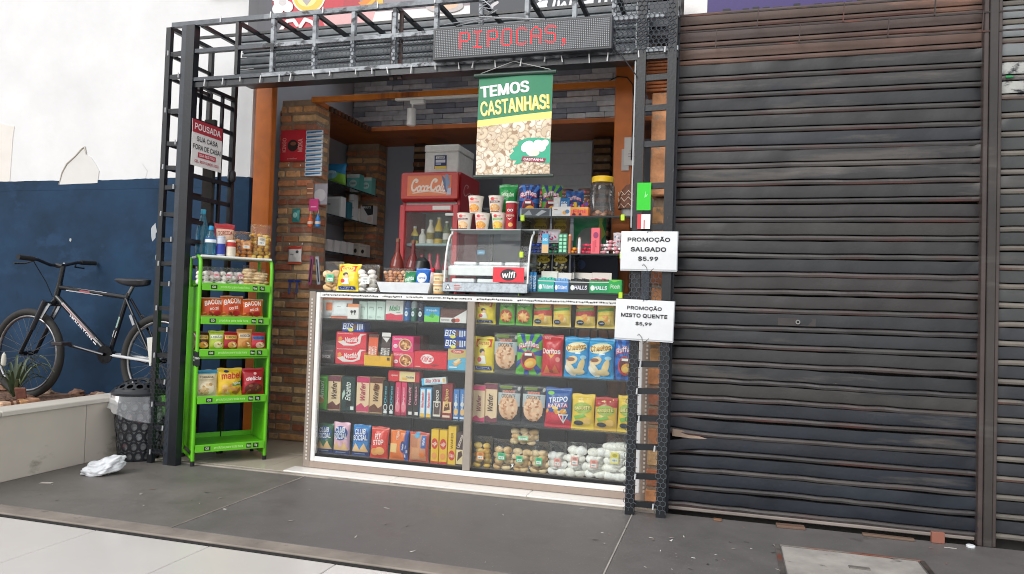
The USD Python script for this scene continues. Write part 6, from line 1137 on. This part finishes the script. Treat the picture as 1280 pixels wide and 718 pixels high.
# top tier
item("bag", "green_snack", "dark green snack bag at the back of the glass shelf's top", "snack bag", (624, 647, 231), G2, .42, "1f7a3c", [("t", "Sensações", .5, .7, .7, .14, "cfe4c8"), ("e", .5, .35, .3, .2, "3f9a4a")], T=.06)
item("bag", "wavy_crisps", "dark blue crisps bag standing on the glass shelf's top, behind the steel tray", "crisps", (648, 674.5, 231), G2, .40, "1c3468", ruf("", "2f62a8"), T=.06)
item("bag", "wavy_crisps", "green and blue crisps bag on the glass shelf's top behind the white box", "crisps", (677, 703, 232), G2, .40, "4f8f34", ruf("", "1a2f6a"), T=.06)
item("bag", "wavy_crisps", "small bright blue crisps bag on the glass shelf's top beside the jar", "crisps", (707, 729.5, 239), G2, .38, "1f5a9a", ruf("", "173f7a"), T=.05)
item("box", "steel_tray", "low steel grey tray at the left front of the glass shelf's top", "tray", (649, 689, 260.5), G2, GY, "6f767c", [("r", .06, .1, .94, .9, "4a5056"), ("p", [(.1, .2), (.3, .8), (.4, .2)], "8a9298"), ("p", [(.5, .2), (.7, .8), (.85, .6), (.6, .1)], "a3aab0")], D=.12, mat="metal")
item("box", "white_sweet_box", "white sweet box with blue sachets on the glass shelf's top", "sweet box", (689.5, 713, 258.5), G2, GY-.005, "e3e1dc", [("e", .68, .4, .12, .2, "d9a04a"), ("e", .82, .5, .12, .2, "4f7fa8"), ("r", .1, .68, .3, .74, "8a5a4a"), ("e", .3, .4, .2, .25, "d0d2d4")], D=.09)
for i, (a, c, k) in enumerate(((691, 700, "c9c9c6"), (698, 712, "2f6a9a"))): item("bag", "sachet", ["white sachet standing in the white sweet box", "blue sachet standing in the white sweet box"][i], "sachet", (a, c, 246.5+i), G2+.02, GY+.03, k, [("r", .2, .4, .8, .6, "e4e8ea"), ("t", "bb", .5, .7, .5, .15, "e8e8e8")], T=.015)
item("box", "candy_box", "orange and pink candy box on the glass shelf's top beside the jar", "sweet box", (712.5, 735, 259), G2, GY-.008, "d9783f", [("r", 0, .7, 1, 1, "d99a3a"), ("t", "Fini", .5, .55, .7, .4, "c22a5c"), ("e", .2, .2, .1, .15, "2a1a1a"), ("e", .55, .2, .08, .15, "2a1a1a"), ("r", 0, 0, 1, .1, "c9386a")], D=.07)
for i in range(5):
    q = at(715+i*4, 258, GY+.02); B().bar((q[0], GY+.03, G2+.03), (q[0]+.004*(i-2), GY+.035, G2+.075+.012*math.sin(i*2)), .014, .010, ["8f4a9a", "d9c04a", "3a7fb5", "c23a7a", "6a4aa0"][i]).put("/World", "candy_stick", "film", label=["purple candy stick, leftmost of five in the candy box", "yellow candy stick, second of five in the candy box", "blue candy stick, middle of five in the candy box", "pink candy stick, fourth of five in the candy box", "violet candy stick, rightmost of five in the candy box"][i], cat="candy")
X0, X1 = at(737.5, 250, .28)[0], at(768.5, 250, .28)[0]; r_ = (X1-X0)/2
jr = thing("sweet_jar", "large clear plastic jar with a yellow lid on the glass shelf's top", "jar", ((X0+X1)/2, .28, G2)); H = at(752, 222, .28)[2]-G2
B().lathe([(r_*.93, 0), (r_, .008), (r_, H*.66), (r_*.97, H*.76), (r_*.82, H*.86)], (0, 0, 0), "ffffff", 24).put(jr, "jar_wall", "jar_plastic")
B().lathe([(r_*.88, H*.86), (r_*.90, H*.98), (r_*.85, H), (0, H)], (0, 0, 0), "dcb529", 24).put(jr, "lid", "plastic")
for i in range(14): B().blob((r_*.75*math.cos(i*2.4)*math.sqrt((i+1)/15), r_*.75*math.sin(i*2.4)*math.sqrt((i+1)/15), .016+.014*(i % 2)), (.016, .013, .013), ["b07a5c", "c99a78", "8a5a44"][i % 3], i, .2, 1).put(jr, "sweet", "food")
q = at(787, 265, .36); dm = thing("chocolate_dome", "brown drizzled chocolate cake dome on a grey pot behind the right cage post", "cake", (q[0], .36, G2))
B().lathe([(.042, 0), (.05, .06)], (0, 0, 0), "8f8f8e", 20).put(dm, "pot", "plastic"); B().lathe([(.066, .06), (.068, .085), (.062, .13), (.048, .17), (.025, .20), (0, .208)], (0, 0, 0), "5a3626", 22).put(dm, "dome", "food")
for k in range(5): B().tube([(.067*math.cos(a)*(1-.12*(k % 2)), .067*math.sin(a)*(1-.12*(k % 2)), .075+.018*k+.012*(-1)**i) for i, a in enumerate(np.linspace(3.3, 6.1, 9))], .0022, "d9c4b0", 4).put(dm, "drizzle", "food")
for i, (x, y, c) in enumerate(((706, 215, "7a4f44"), (734, 214, "8a5a50"), (657, 220, "7a5248"), (681, 222, "6f5a40"))):
    q = at(x, 235, 1.0); cup(q[0], 1.0, 1.70, .058, .13, "3a2a2a", c, ["brown paper cup just right of the banner on the back glass shelf", "brown paper cup further right on the back glass shelf", "brown paper cup under the banner's left half on the back shelf", "olive paper cup under the banner's right half on the back shelf"][i], "paper cup", "paper_cup", "6a5048")
B().box(-1.62, -.70, .90, 1.2, 1.688, 1.698, "3a4644").put(thing("back_glass_shelf", "dark glass shelf carrying brown cups behind the banner", "shelf"), "pane", "dark_glass")
bcx = thing("back_shelf_bracket", "slim dark steel brackets holding the back glass shelf", "bracket")
for x in (-1.6, -.72): B().bar((x, 1.05, 0), (x, 1.05, 1.687), .02, .02, "2f3032").put(bcx, "upright", "metal")
# middle tier
for i, (a, c) in enumerate(((664, 687), (688, 712))): item("bag", "brown_snack", ["brown snack bag, left of two hanging at the back of the glass shelf", "brown snack bag, right of two hanging at the back of the glass shelf"][i], "snack bag", (a, c, 274), G1+.06, .44, "7a6a52", [("e", .5, .7, .35, .2, "a8903a"), ("t", "torrada", .5, .7, .6, .12, "3a3020"), ("f", .5, .3, .3, .2, 9, .1, ["b08a60", "8f6c48"])], T=.04)
item("bag", "candy_strip_pack", "white and pink patterned sweet strip in the glass shelf's middle tier", "sweets", (671, 700, 287), G1+.07, .30, "cfc6cc", [("f", .5, .5, .45, .4, 26, .06, ["b3386a", "e9e4e8", "4a3a6a", "d98aa0"])], T=.03)
for n, (x0, x1, c1, c2, lab, nn) in enumerate(((662, 686, "2b3f8a", "1f2f6a", "heap of dark blue wrapped sweets in the glass shelf's middle tier", 12), (687, 706, "1f6a44", "2a2f2c", "heap of dark green wrapped sweets in the glass shelf's middle tier", 8), (710, 724, "d98a2c", "b5562c", "heap of orange wrapped sweets in the glass shelf's middle tier", 6), (728, 750, "d93a5c", "c22f4a", "heap of pink wrapped sweets below the pink bottle", 10), (750, 775, "c98a94", "e6e0e2", "heap of white and red wrapped sweets beside the upper notice", 22))):
    p = thing("sweet_heap", lab, "sweets"); r = random.Random(n)
    for k in range(nn):
        q = at(x0+(x1-x0)*(k+.5)/nn if nn < 14 else r.uniform(x0, x1), 300, GY+.02+.05*r.random()); h = .012+(.020*(k % 3) if nn > 7 else .018*(k % 2))+(.02*(k % 2) if nn > 14 else 0)
        b = B(); b.blob((q[0], q[1], G1+h), (.014, .011, .010), [c1, c2, c1][k % 3], k, .15, 1)
        b.raw([[q[0]-.024, q[1], G1+h-.006], [q[0]-.010, q[1], G1+h], [q[0]-.024, q[1], G1+h+.008]], [[0, 1, 2]], c2).raw([[q[0]+.024, q[1], G1+h-.006], [q[0]+.024, q[1], G1+h+.008], [q[0]+.010, q[1], G1+h]], [[0, 1, 2]], c2); b.put(p, "sweet", "film")
item("box", "blue_candy_bar", "small light blue and brown candy bar standing among the dark blue sweets", "candy", (677, 685.5, 292), G1, GY+.01, "4fa0c4", [hole(0, .45, "c9a87a"), ("t", "bib", .5, .7, .7, .14, "e8f0f4")], D=.015)
bl_ = thing("green_gum_blister", "green blister sheet of gum squares in the glass shelf's middle tier", "chewing gum", (at(703.5, 300, GY)[0], GY+.006, G1)); B().cbox(-.026, .026, 0, .003, 0, .115, "2f6a4e", .001).put(bl_, "card", "film")
for i in range(5):
    for s_ in (-1, 1): B().cbox(s_*.012-.009, s_*.012+.009, -.006, 0, .008+i*.021, .024+i*.021, "8fd0b0", .003).put(bl_, "gum_piece", "plastic")
for i, (x, yt, c, c2, lab) in enumerate(((712, 293, "b06a4a", "d9a07a", "brown sweet tube standing in the glass shelf's middle tier"), (724, 297, "c9cdd0", "b8a08a", "white sweet tube standing in the glass shelf's middle tier"))):
    q = at(x, 300, GY); h = at(x, yt, GY)[2]-G1; p = thing("sweet_tube", lab, "sweets", (q[0], GY+.01, G1)); B().lathe([(.009, 0), (.009, h-.01, c2), (.007, h)], (0, 0, 0), c, 10).put(p, "tube", "film")
item("box", "pink_box", "tall coral pink carton in the glass shelf's middle tier", "carton", (738.5, 749.5, 285), G1, GY+.01, "d9656f", [("e", .55, .72, .3, .12, "8a2f5c"), ("t", "plus", .5, .4, .8, .12, "b03a4a", 90), ("r", .2, .1, .5, .5, "c94a58")], D=.04)
item("bag", "clear_sweet_bag", "pale sweet bag propped beside the upper notice on the glass shelf", "sweet bag", (766, 777, 291), G1+.03, GY+.04, "b9aeb2", [("f", .5, .5, .4, .4, 14, .12, ["c23a4a", "e8e2e4", "4a6a8a"])], T=.03)
item("bag", "leaf_green_bag", "big leaf green bag curving at the back of the glass shelf's middle tier", "snack bag", (716, 758, 273), G1+.0, .46, "2f7a52", [("e", .5, .35, .4, .4, "6f7472"), ("p", [(.8, 1), (1, .6), (.7, .2)], "8fa048")], T=.05)
# lower tier
YBK = [("e", .5, .72, .42, .16, "c9b042"), ("t", "BALAS", .5, .74, .6, .12, "2a2418"), ("f", .5, .40, .36, .22, 14, .10, ["e0d49a", "8a7a3a", "f0ecd8"]), ("t", "ice", .5, .14, .5, .10, "a8aab0")]
for i, (a, c) in enumerate(((669, 689.5), (690, 711.5))): item("bag", "black_sweet_bag", ["black and gold sweet bag, left of two in the glass shelf's lower tier", "black and gold sweet bag, right of two in the glass shelf's lower tier"][i], "sweet bag", (a, c, 318.5), G0+.105, .40, "2f2c26", YBK, T=.035)
for i in range(3):
    q = at(659+i*4.7, 350, GY+.005); p = thing("mint_roll", ["blue mint roll, left of three standing on the glass shelf's base", "blue mint roll, middle of three standing on the glass shelf's base", "blue mint roll, right of three standing on the glass shelf's base"][i], "mints", (q[0], GY+.012, G0)); B().lathe([(.0105, 0, "2f7fb8"), (.0105, .11)], (0, 0, 0), "2f86c0", 12).put(p, "roll", "film")
    d = B(); printed(d, [("t", "MENTOS", .5, .5, 4.2, .16, "dcecf4", 90)], .018, .105, off=.011); d.put(p, "print", "print")
def open_box(a, c, yt, lab, col, txt, inside, Y=GY, g=G0, flap="d9d4cc", tcol="eef"):
    x0, x1 = at(a, 352, Y)[0], at(c, 352, Y)[0]; H = at((a+c)/2, yt, Y+.06)[2]-g; p = thing("gum_display", lab, "gum display box", ((x0+x1)/2, Y, g)); W = x1-x0-.003
    b = B(); h = H*.58; b.box(-W/2, W/2, 0, .002, 0, h, col).box(-W/2, -W/2+.002, .002, .08, 0, h, col).box(W/2-.002, W/2, .002, .08, 0, h, col).box(-W/2, W/2, .08, .082, 0, H, flap).box(-W/2+.002, W/2-.002, .002, .08, 0, .002, col); b.put(p, "carton", "paper")
    d = B(); printed(d, [("t", txt, .58, .42, .62, .34, tcol, 0, .1), ("e", .16, .4, .1, .22, "cfd6d2"), ("r", 0, .85, 1, .9, "cfd6d2")], W, h); d.put(p, "print", "print")
    for k in range(5): B().cbox(-W/2+.004+k*(W-.008)/5, -W/2+.002+(k+1)*(W-.008)/5, .012, .07, .004, h+.010+.004*(k % 2), inside, .002).put(p, "gum_pack", "film")
open_box(672, 694, 339, "open box of teal gum packs in the glass shelf's lower tier", "2f9a86", "Trident", "3fae9a")
open_box(692.5, 711, 341, "open box of light blue gum packs in the glass shelf's lower tier", "4a80b8", "Trident", "6fa4d0")
open_box(711.5, 737, 341, "open box of black mint packs in the glass shelf's lower tier", "2a2e30", "HALLS", "1c1f22")
open_box(736.5, 762, 341, "open box of green mint packs in the glass shelf's lower tier", "1f8a52", "HALLS", "8a3a4a")
item("box", "green_gum_box", "small closed green gum box at the right end of the glass shelf's lower tier", "gum box", (760.5, 777, 350), G0, GY-.004, "2a9a4c", [("t", "Poosh", .5, .5, .7, .3, "d0ecd4"), ("p", [(0, 1), (.4, .8), (1, 1)], "66b84a")], D=.07)
item("box", "dark_sweet_box", "dark navy box behind the mint packs in the glass shelf's lower tier", "carton", (713, 772, 322), G0, .42, "1c2233", [("e", .18, .8, .14, .14, "2c3c66")], D=.05)
GAIN[0] = 1.3  # cooler and wall goods brightened in place of light lacking indoors
# ================================================================ COOLER
FX0, FX1, FY0, FY1, FZ = -2.408, -1.935, 1.25, 1.72, 2.025
fg = thing("drinks_cooler", "tall red glass door drinks cooler with a script logo header", "drinks cooler")
RD = "9c1a24"
B().box(FX0, FX0+.03, FY0+.06, FY1, .0, FZ-.22, RD).put(fg, "side_wall", "plastic"); B().cbox(FX1-.03, FX1, FY0+.045, FY1, .0, FZ, RD, .006).put(fg, "side_wall", "plastic")
B().box(FX0+.03, FX1-.03, FY1-.03, FY1, .0, FZ, "a9b2ae").box(FX0+.03, FX1-.03, FY0+.06, FY1-.03, .0, .12, "a9b2ae").box(FX0+.03, FX1-.03, FY0+.06, FY1-.03, 1.76, 1.80, "a9b2ae").put(fg, "liner", "plastic")
B().cbox(FX0, FX1-.031, FY0+.02, FY1-.031, 1.801, FZ, RD, .01).put(fg, "header_box", "plastic")
B().cbox(FX0+.004, FX1-.004, FY0-.004, FY0+.018, 1.815, FZ-.012, "b5392f", .012).put(fg, "header_panel", "plastic")
def stroke(pts, w): return LineString(pts).buffer(w, quad_segs=4)
def arcp(cx, cy, rx, ry, a0, a1, n=14): return [(cx+rx*math.cos(t), cy+ry*math.sin(t)) for t in np.linspace(math.radians(a0), math.radians(a1), n)]
def script(word, w=.05):
    x, out = 0, []
    for ch in word:
        if ch == "C": out += [stroke(arcp(x+.36, .52, .32, .46, 55, 330), w*1.25), stroke(arcp(x+.48, .86, .14, .10, -120, 120), w*.9)]; x += .74
        elif ch == "o": out += [stroke(arcp(x+.19, .22, .17, .22, 0, 360), w), stroke([(x+.3, .4), (x+.44, .34)], w*.6)]; x += .42
        elif ch == "c": out += [stroke(arcp(x+.2, .22, .18, .22, 50, 320), w)]; x += .38
        elif ch == "a": out += [stroke(arcp(x+.19, .22, .17, .22, 0, 360), w), stroke([(x+.37, .44), (x+.36, .1), (x+.42, 0), (x+.5, .06)], w*.9)]; x += .48
        elif ch == "l": out += [stroke([(x+.02, .1), (x+.2, .6), (x+.26, .95), (x+.18, 1.02), (x+.10, .7), (x+.10, .12), (x+.16, 0), (x+.26, .08)], w*.8)]; x += .28
        elif ch == "-": out += [stroke([(x, .28), (x+.16, .34)], w)]; x += .2
    g = union_all(out); g = affinity.skew(g, xs=14, origin=(0, 0)); a, b_, c, d_ = g.bounds
    return affinity.scale(affinity.translate(g, -a, -b_), 1/(c-a), 1/(d_-b_), origin=(0, 0))
sc_ = script("Coca-Cola", .075); W_, H_ = FX1-FX0-.03, .175
d = B(); printed(d, [("r", .10, .06, .90, .94, "db7a52"), ("r", .14, .12, .86, .88, "e2875e"), ("g", affinity.affine_transform(sc_, [.66, 0, 0, .60, .17, .22]), "f3e2d6"), ("p", [(.2, .16), (.5, .24), (.8, .14), (.82, .18), (.5, .29), (.2, .2)], "f0d8c8"),
    ("p", [(.72, .95), (.80, .75), (.84, .2), (.80, .22)], "5a6a8a"), ("p", [(.78, .95), (.84, .98), (.88, .6), (.82, .25)], "7a88a4"), ("p", [(.82, .1), (.90, .1), (.90, .40), (.84, .36)], "aab0c0")], W_, H_, x0=FX0+.015, zo=1.83, off=-(FY0-.0048)); d.put(fg, "header_print", "print")
d = B(); printed(d, [("g", affinity.affine_transform(script("Coca", .03), [.7, 0, 0, .5, .12, .25]), "c9a8a8")], .42, .20, x0=0, zo=1.80, off=0)
v = np.vstack(d.v); e = B(); e.v, e.f, e.c = [np.c_[FX1+.0012-v[:, 1], FY0+.05+v[:, 0], v[:, 2]]], [np.vstack(d.f)], [np.vstack(d.c)]; e.n = [np.tile([1., 0, 0], (len(v), 1))]; e.put(fg, "side_print", "print")
dr = uniq(fg, "door"); UsdGeom.Xform.Define(stage, dr)
b = B()
for a in ((FX0, FX0+.045, .12, 1.775), (FX1-.045, FX1, .12, 1.775), (FX0+.045, FX1-.045, 1.725, 1.775), (FX0+.045, FX1-.045, .12, .18)): b.cbox(a[0], a[1], FY0, FY0+.045, a[2], a[3], "b53a40", .005)
b.put(dr, "door_frame", "plastic"); B().box(FX0+.045, FX1-.045, FY0+.018, FY0+.022, .18, 1.725, "ffffff").put(dr, "door_pane", "glass")
B().cbox(FX1-.10, FX1-.035, FY0-.004, FY0-.001, 1.69, 1.71, "e6e6e2", .001).put(dr, "white_tag", "paper"); B().cbox(FX0+.27, FX1-.06, FY0-.004, FY0-.001, 1.735, 1.765, "d9d4d0", .001).put(dr, "name_plate", "paper")
for z in (1.49, 1.19, .80): B().cbox(FX0+.035, FX1-.035, FY0+.07, FY1-.04, z-.02, z, "8fa6aa", .004).put(fg, "shelf", "plastic")
r9 = random.Random(8); fz = [(1.49, [("c9b04a", .12, .030), ("e0ddd4", .10, .028), ("cfcabc", .17, .032), ("c9a83a", .19, .032), ("6f7a5a", .16, .03), ("d9d4c6", .2, .03)]), (1.19, [("a8b4b8", .2, .024), ("9aa8ac", .2, .024), ("d06a7a", .21, .024), ("cf5f70", .21, .024), ("b04a58", .2, .024), ("c9565f", .2, .024)])]
for zi, row in fz:
    for i, (c, h, r_) in enumerate(row):
        x = FX0+.075+i*.066; q = thing("drink_bottle", f"{['pale yellow carton', 'white carton', 'tall cream bottle', 'tall yellow bottle', 'olive green bottle', 'cream bottle'][i] if zi > 1.3 else ['clear bottle', 'greyish clear bottle', 'pink bottle', 'light red bottle', 'dark red bottle', 'coral red bottle'][i]} {'left of the row ' if i == 0 else 'number '+str(i+1)+' from the left '}on the cooler's {'upper' if zi > 1.3 else 'second'} shelf", "drink", (x, FY0+.13, zi))
        B().lathe([(r_, 0), (r_, h*.62), (r_*.45, h*.85), (r_*.42, h)], (0, 0, 0), c, 12).put(q, "bottle_body", "gloss"); B().lathe([(r_*.5, h), (r_*.5, h+.015)], (0, 0, 0), "e0e0dc" if zi > 1.3 else "b8303a", 10).put(q, "cap", "plastic"); B().lathe([(r_*1.02, h*.2), (r_*1.02, h*.5)], (0, 0, 0), ["2f3a34", "e8e6e0", "8a7a3a"][i % 3], 12, False).put(q, "wrap_label", "paper")
xb = thing("foam_box", "white foam cool box with a printed label on top of the red cooler", "foam box", ((at(531, 200, 1.32)[0]+at(573, 200, 1.32)[0])/2, 1.32, FZ+.001)); W = at(573, 200, 1.32)[0]-at(531, 200, 1.32)[0]
B().cbox(-W/2, W/2, 0, .34, 0, .16, "cfd0cd", .006).put(xb, "box_body", "matte"); B().cbox(-W/2-.004, W/2+.004, -.004, .344, .161, .215, "d6d7d4", .008).put(xb, "lid", "matte")
d = B(); printed(d, [("r", .30, .14, .66, .62, "27305c"), ("r", .34, .50, .60, .58, "d9d9d6"), ("r", .34, .36, .62, .46, "c9cdd6"), ("r", .34, .28, .5, .34, "8fa0c0"), ("r", .32, .14, .66, .24, "d9c04a"), ("t", "cool", .48, .54, .22, .06, "27305c")], W, .215, off=.0045); d.put(xb, "print", "print")
# track spot
ts = thing("track_spotlight", "white track spotlight hanging from the orange shelf board", "spotlight")
a, c = at(494, 127, .77), at(600, 121, .77); B().cbox(a[0], c[0], .765, .795, 2.432, 2.448, "d9d9d6", .002).put(ts, "track", "plastic")
q = at(521, 131, .77); B().cbox(q[0]-.05, q[0]+.055, .762, .798, 2.402, 2.43, "e0e0dd", .004).put(ts, "adaptor", "plastic"); B().tube([(q[0]-.035, .78, 2.402), (q[0]-.035, .78, 2.36)], .007, "cfcfcc", 8).put(ts, "stem", "plastic"); B().lathe([(.028, 2.255), (.031, 2.26), (.031, 2.37), (.026, 2.372)], (q[0]-.042, .78, 0), "dcdcd9", 18).put(ts, "lamp_head", "plastic")
# ================================================================ WALL SHELVES AND THINGS HUNG ON THE PILLAR
AX = -3.0
for i, (y, lab) in enumerate(((231.5, "upper glass wall shelf left of the cooler"), (272, "middle glass wall shelf left of the cooler"), (317, "lower glass wall shelf left of the cooler"))):
    z = atx(430, y, AX)[2]; t = thing("wall_shelf", lab+" with boxed goods", "shelf"); B().box(-3.355, AX, 1.07, 2.05, z-.009, z-.001, "3a4644").put(t, "pane", "dark_glass"); B().box(AX, AX+.002, 1.07, 2.05, z-.010, z, "20282a").put(t, "edge", "gloss")
WZ = [atx(430, y, AX)[2] for y in (231.5, 272, 317)]
def wbox(name, lab, cat, a, c, yt, zi, col, spec=(), X=-3.12, kind="box", **k):
    Y = min(max(atx((a+c)/2, yt+15, X)[1], 1.09), 1.92); return item(kind, name, lab, cat, (a, c, yt), WZ[zi], Y, col, spec, D=.08, **k)
wbox("hygiene_pack", "blue and lime hygiene pack on the upper wall shelf", "hygiene pack", 404, 433, 205, 0, "2f7fb0", [("p", [(0, .2), (.6, .6), (1, .5), (1, 0), (0, 0)], "7fb83a"), ("e", .4, .5, .3, .2, "8fcfe0"), ("t", "Always", .4, .6, .5, .16, "e6f0f6")], kind="bag", T=.06)
wbox("teal_box", "teal and white box, left of two on the upper wall shelf", "box", 433, 449, 218, 0, "5fb0a8", [("e", .5, .5, .3, .2, "d4ebe6"), ("r", 0, .8, 1, 1, "cfe2de"), ("t", "suave", .5, .5, .4, .12, "2f7a74")])
wbox("teal_box", "teal and white box, right of two on the upper wall shelf", "box", 450, 464, 222, 0, "6fb5ae", [("e", .5, .5, .3, .2, "d4ebe6"), ("r", 0, .8, 1, 1, "cfe2de"), ("t", "suave", .5, .5, .4, .12, "2f7a74")])
wbox("silver_box", "shiny silver grey box on the middle wall shelf", "box", 407, 426, 246, 1, "d0d2d3", [("r", .1, .1, .9, .9, "b9bbbb"), ("r", .1, .6, .3, .7, "8a8c8c")])
wbox("teal_bottle_box", "narrow teal box with dots on the middle wall shelf", "box", 426.5, 434, 252, 1, "2f6a78", [("e", .5, .75, .2, .1, "a8c4c8"), ("e", .5, .5, .2, .1, "a8c4c8"), ("e", .5, .25, .2, .1, "a8c4c8")])
wbox("white_stack", "narrow stack of white boxes on the middle wall shelf", "box", 436, 442, 243, 1, "d0d0d2", [("r", 0, .2, 1, .22, "6a6a6e"), ("r", 0, .5, 1, .52, "6a6a6e"), ("r", 0, .75, 1, .77, "6a6a6e")])
wbox("white_jar_box", "pale round jar box on the middle wall shelf", "box", 442.5, 449, 261, 1, "d0cac6")
wbox("black_white_box", "black and white box at the far end of the middle wall shelf", "box", 450, 466, 257, 1, "bdbaba", [("p", [(.1, 1), (1, 1), (1, .5), (.6, .45)], "232326"), ("t", "MULTI", .5, .9, .6, .12, "d0d0d0"), ("e", .75, .25, .2, .15, "b9a8a0")])
for i in range(5): wbox("white_carton", ["white carton, first of five in a row on the lower wall shelf", "white carton, second of five in a row on the lower wall shelf", "white carton, middle of five in a row on the lower wall shelf", "white carton, fourth of five in a row on the lower wall shelf", "white carton, last of five in a row on the lower wall shelf"][i], "carton", 391.5+i*9, 400+i*9, 297.5+i*1.4, 2, ["dcd8d4", "d6d3d0", "e0ddda", "d3d1ce", "dcdad8"][i], [("r", .1, .7, .6, .74, "7a7674"), ("r", .1, .2, .4, .5, "938f8b")])
for i in range(2): wbox("camera_box", ["beige box with a dark round button, left of two on the lower wall shelf", "beige box with a dark round button, right of two on the lower wall shelf"][i], "box", 439.5+i*9, 448+i*9, 304+i*2, 2, "b9b0a6", [("e", .5, .45, .22, .16, "2a2624"), ("r", .1, .8, .9, .9, "a9a096")])
# hung on the pillar
PY = .842
def hang(name, lab, cat, px, col, spec, mat="print", th_=.004, kind="card", Y=PY, extra=None):
    x0, x1, y0, y1 = px; a, c = at(x0, y0, Y), at(x1, y1, Y); W, H = c[0]-a[0], a[2]-c[2]
    p = thing(name, lab, cat, ((a[0]+c[0])/2, Y-th_, c[2]))
    if kind == "bag": bag(p, W, H, .03, col, spec, rnd.randrange(99))
    else:
        B().cbox(-W/2, W/2, 0, th_, 0, H, col, .001).put(p, "card", mat)
        if spec: d = B(); printed(d, spec, W, H); d.put(p, "print", "print")
    return p, W, H
hang("coffee_sign", "red coffee sign with a black cup disc on the brick pillar", "sign", (352.5, 382, 164, 201.5), "b3222f", [("e", .5, .5, .21, .19, "241a1a"), ("e", .52, .56, .12, .06, "7a4a34"), ("t", "KINGO", .16, .52, .5, .14, "d98a86", 90), ("t", "MOKA", .80, .5, .46, .17, "e6b0aa", 90), ("t", "o melhor", .5, .08, .4, .05, "d9a8a0")], th_=.012, mat="plastic")
p, W, H = hang("blister_strip", "hanging strip of ten small blue packets at the pillar's right edge", "packet strip", (383.5, 404, 154, 221), "a9b0b4", [], Y=.835, mat="clear_film")
for i in range(10):
    q = uniq(p, "packet"); UsdGeom.Xform.Define(stage, q); B().cbox(-W*.45, W*.45, -.012, -.001, .004+i*H*.085, .004+i*H*.085+H*.072, "c3cad0", .002).put(q, "pack", "paper"); d = B(); printed(d, [("p", [(.05, .2), (.95, .5), (.95, .85), (.05, .75)], "2a6a96"), ("r", .3, .35, .6, .6, "1c4a70")], W*.9, H*.072, zo=.004+i*H*.085, off=.0125); d.put(q, "pack_print", "print")
hang("round_tag", "grey round plastic pack hanging beside the pillar", "packet", (392, 409, 230, 256), "77747a", [("e", .5, .45, .4, .3, "918e92")], Y=.80)
hang("brown_tag", "brown striped card hanging at the pillar's edge", "packet", (384, 392, 229, 248), "7a4f38", [("r", .1, .3, .9, .36, "c9a080"), ("r", .1, .6, .9, .66, "c9a080")], Y=.79)
hang("pink_tag", "magenta pink tag hanging at the pillar's edge", "packet", (387, 398, 249, 264), "b02f6a", [("r", .2, .3, .8, .4, "d98ab0")], Y=.785)
for i, (x, c, lab) in enumerate(((387.5, "c9582f", "orange bottle shaped key ring hanging at the pillar's edge"), (397, "2f78b5", "blue bottle shaped key ring hanging at the pillar's edge"))):
    q = at(x, 284, .79); p = thing("key_ring", lab, "key ring", (q[0], .79, q[2])); B().lathe([(.016, 0), (.019, .008), (.019, .05), (.008, .078), (.007, .095)], (0, 0, 0), c, 12).put(p, "charm", "plastic"); B().tube([(0, 0, .095), (.002, 0, .13)], .002, "c9c9cc", 5).put(p, "chain", "metal"); B().lathe([(.0195, .02), (.0195, .04)], (0, 0, 0), "e0c8b8", 12, False).put(p, "band", "paper")
hang("teal_packet", "teal packet pinned to the middle of the brick pillar", "packet", (366, 375, 261, 278), "3f8a86", [("e", .5, .5, .3, .2, "8fc4be")], kind="bag")
hang("earphone_packet", "white and red earphone packet pinned low on the brick pillar", "earphones", (361, 377, 308, 330.5), "d9d6d2", [("r", 0, .84, 1, 1, "b8402f"), ("r", .2, .5, .5, .54, "8a8a88"), ("e", .75, .68, .1, .08, "3a3a3c"), ("r", 0, 0, 1, .12, "c05a3f")], kind="bag")
rz_ = thing("razor_pair", "pair of blue razors pinned below the earphone packet", "razors")
for k, x in enumerate((363.5, 372)):
    a, c = at(x, 352, PY), at(x-1.5, 368, PY); B().tube([(a[0], PY-.006, a[2]), (c[0], PY-.006, c[2])], .005, "2f4f9a", 6).put(rz_, "handle", "plastic"); B().cbox(a[0]-.02, a[0]+.03, PY-.012, PY, a[2]-.004, a[2]+.012, "2c3f80", .003).put(rz_, "head", "plastic")
for i, (x, c, lab) in enumerate(((388, "8a4a6a", "pink toothbrush pack hanging at the foot of the pillar"), (394.5, "9aa0a8", "silver toothbrush pack hanging at the foot of the pillar"))):
    a, c_ = at(x+2, 321, .80), at(x-1+i*5, 356, .80); p = thing("toothbrush_pack", lab, "toothbrush"); B().bar((a[0], .80, a[2]), (c_[0], .80, c_[2]), .026, .006, c, (0, 1, 0)).put(p, "blister", "film"); B().bar((a[0], .795, a[2]-.02), (c_[0], .795, c_[2]+.02), .007, .004, "2a2a30", (0, 1, 0)).put(p, "brush", "plastic")
for (x, y), lb_ in zip(((361, 208), (376, 208), (362, 306), (378, 306)), ("steel pin under the left corner of the red coffee sign", "steel pin under the right corner of the red coffee sign", "steel pin at the left top of the white earphone packet", "steel pin at the right top of the white earphone packet")):
    q = at(x, y, .844); B().lathe([(.004, 0), (.004, .012)], (q[0], .84, q[2]), "c9c9c9", 8).put("/World", "steel_pin", "metal", label=lb_, cat="pin")
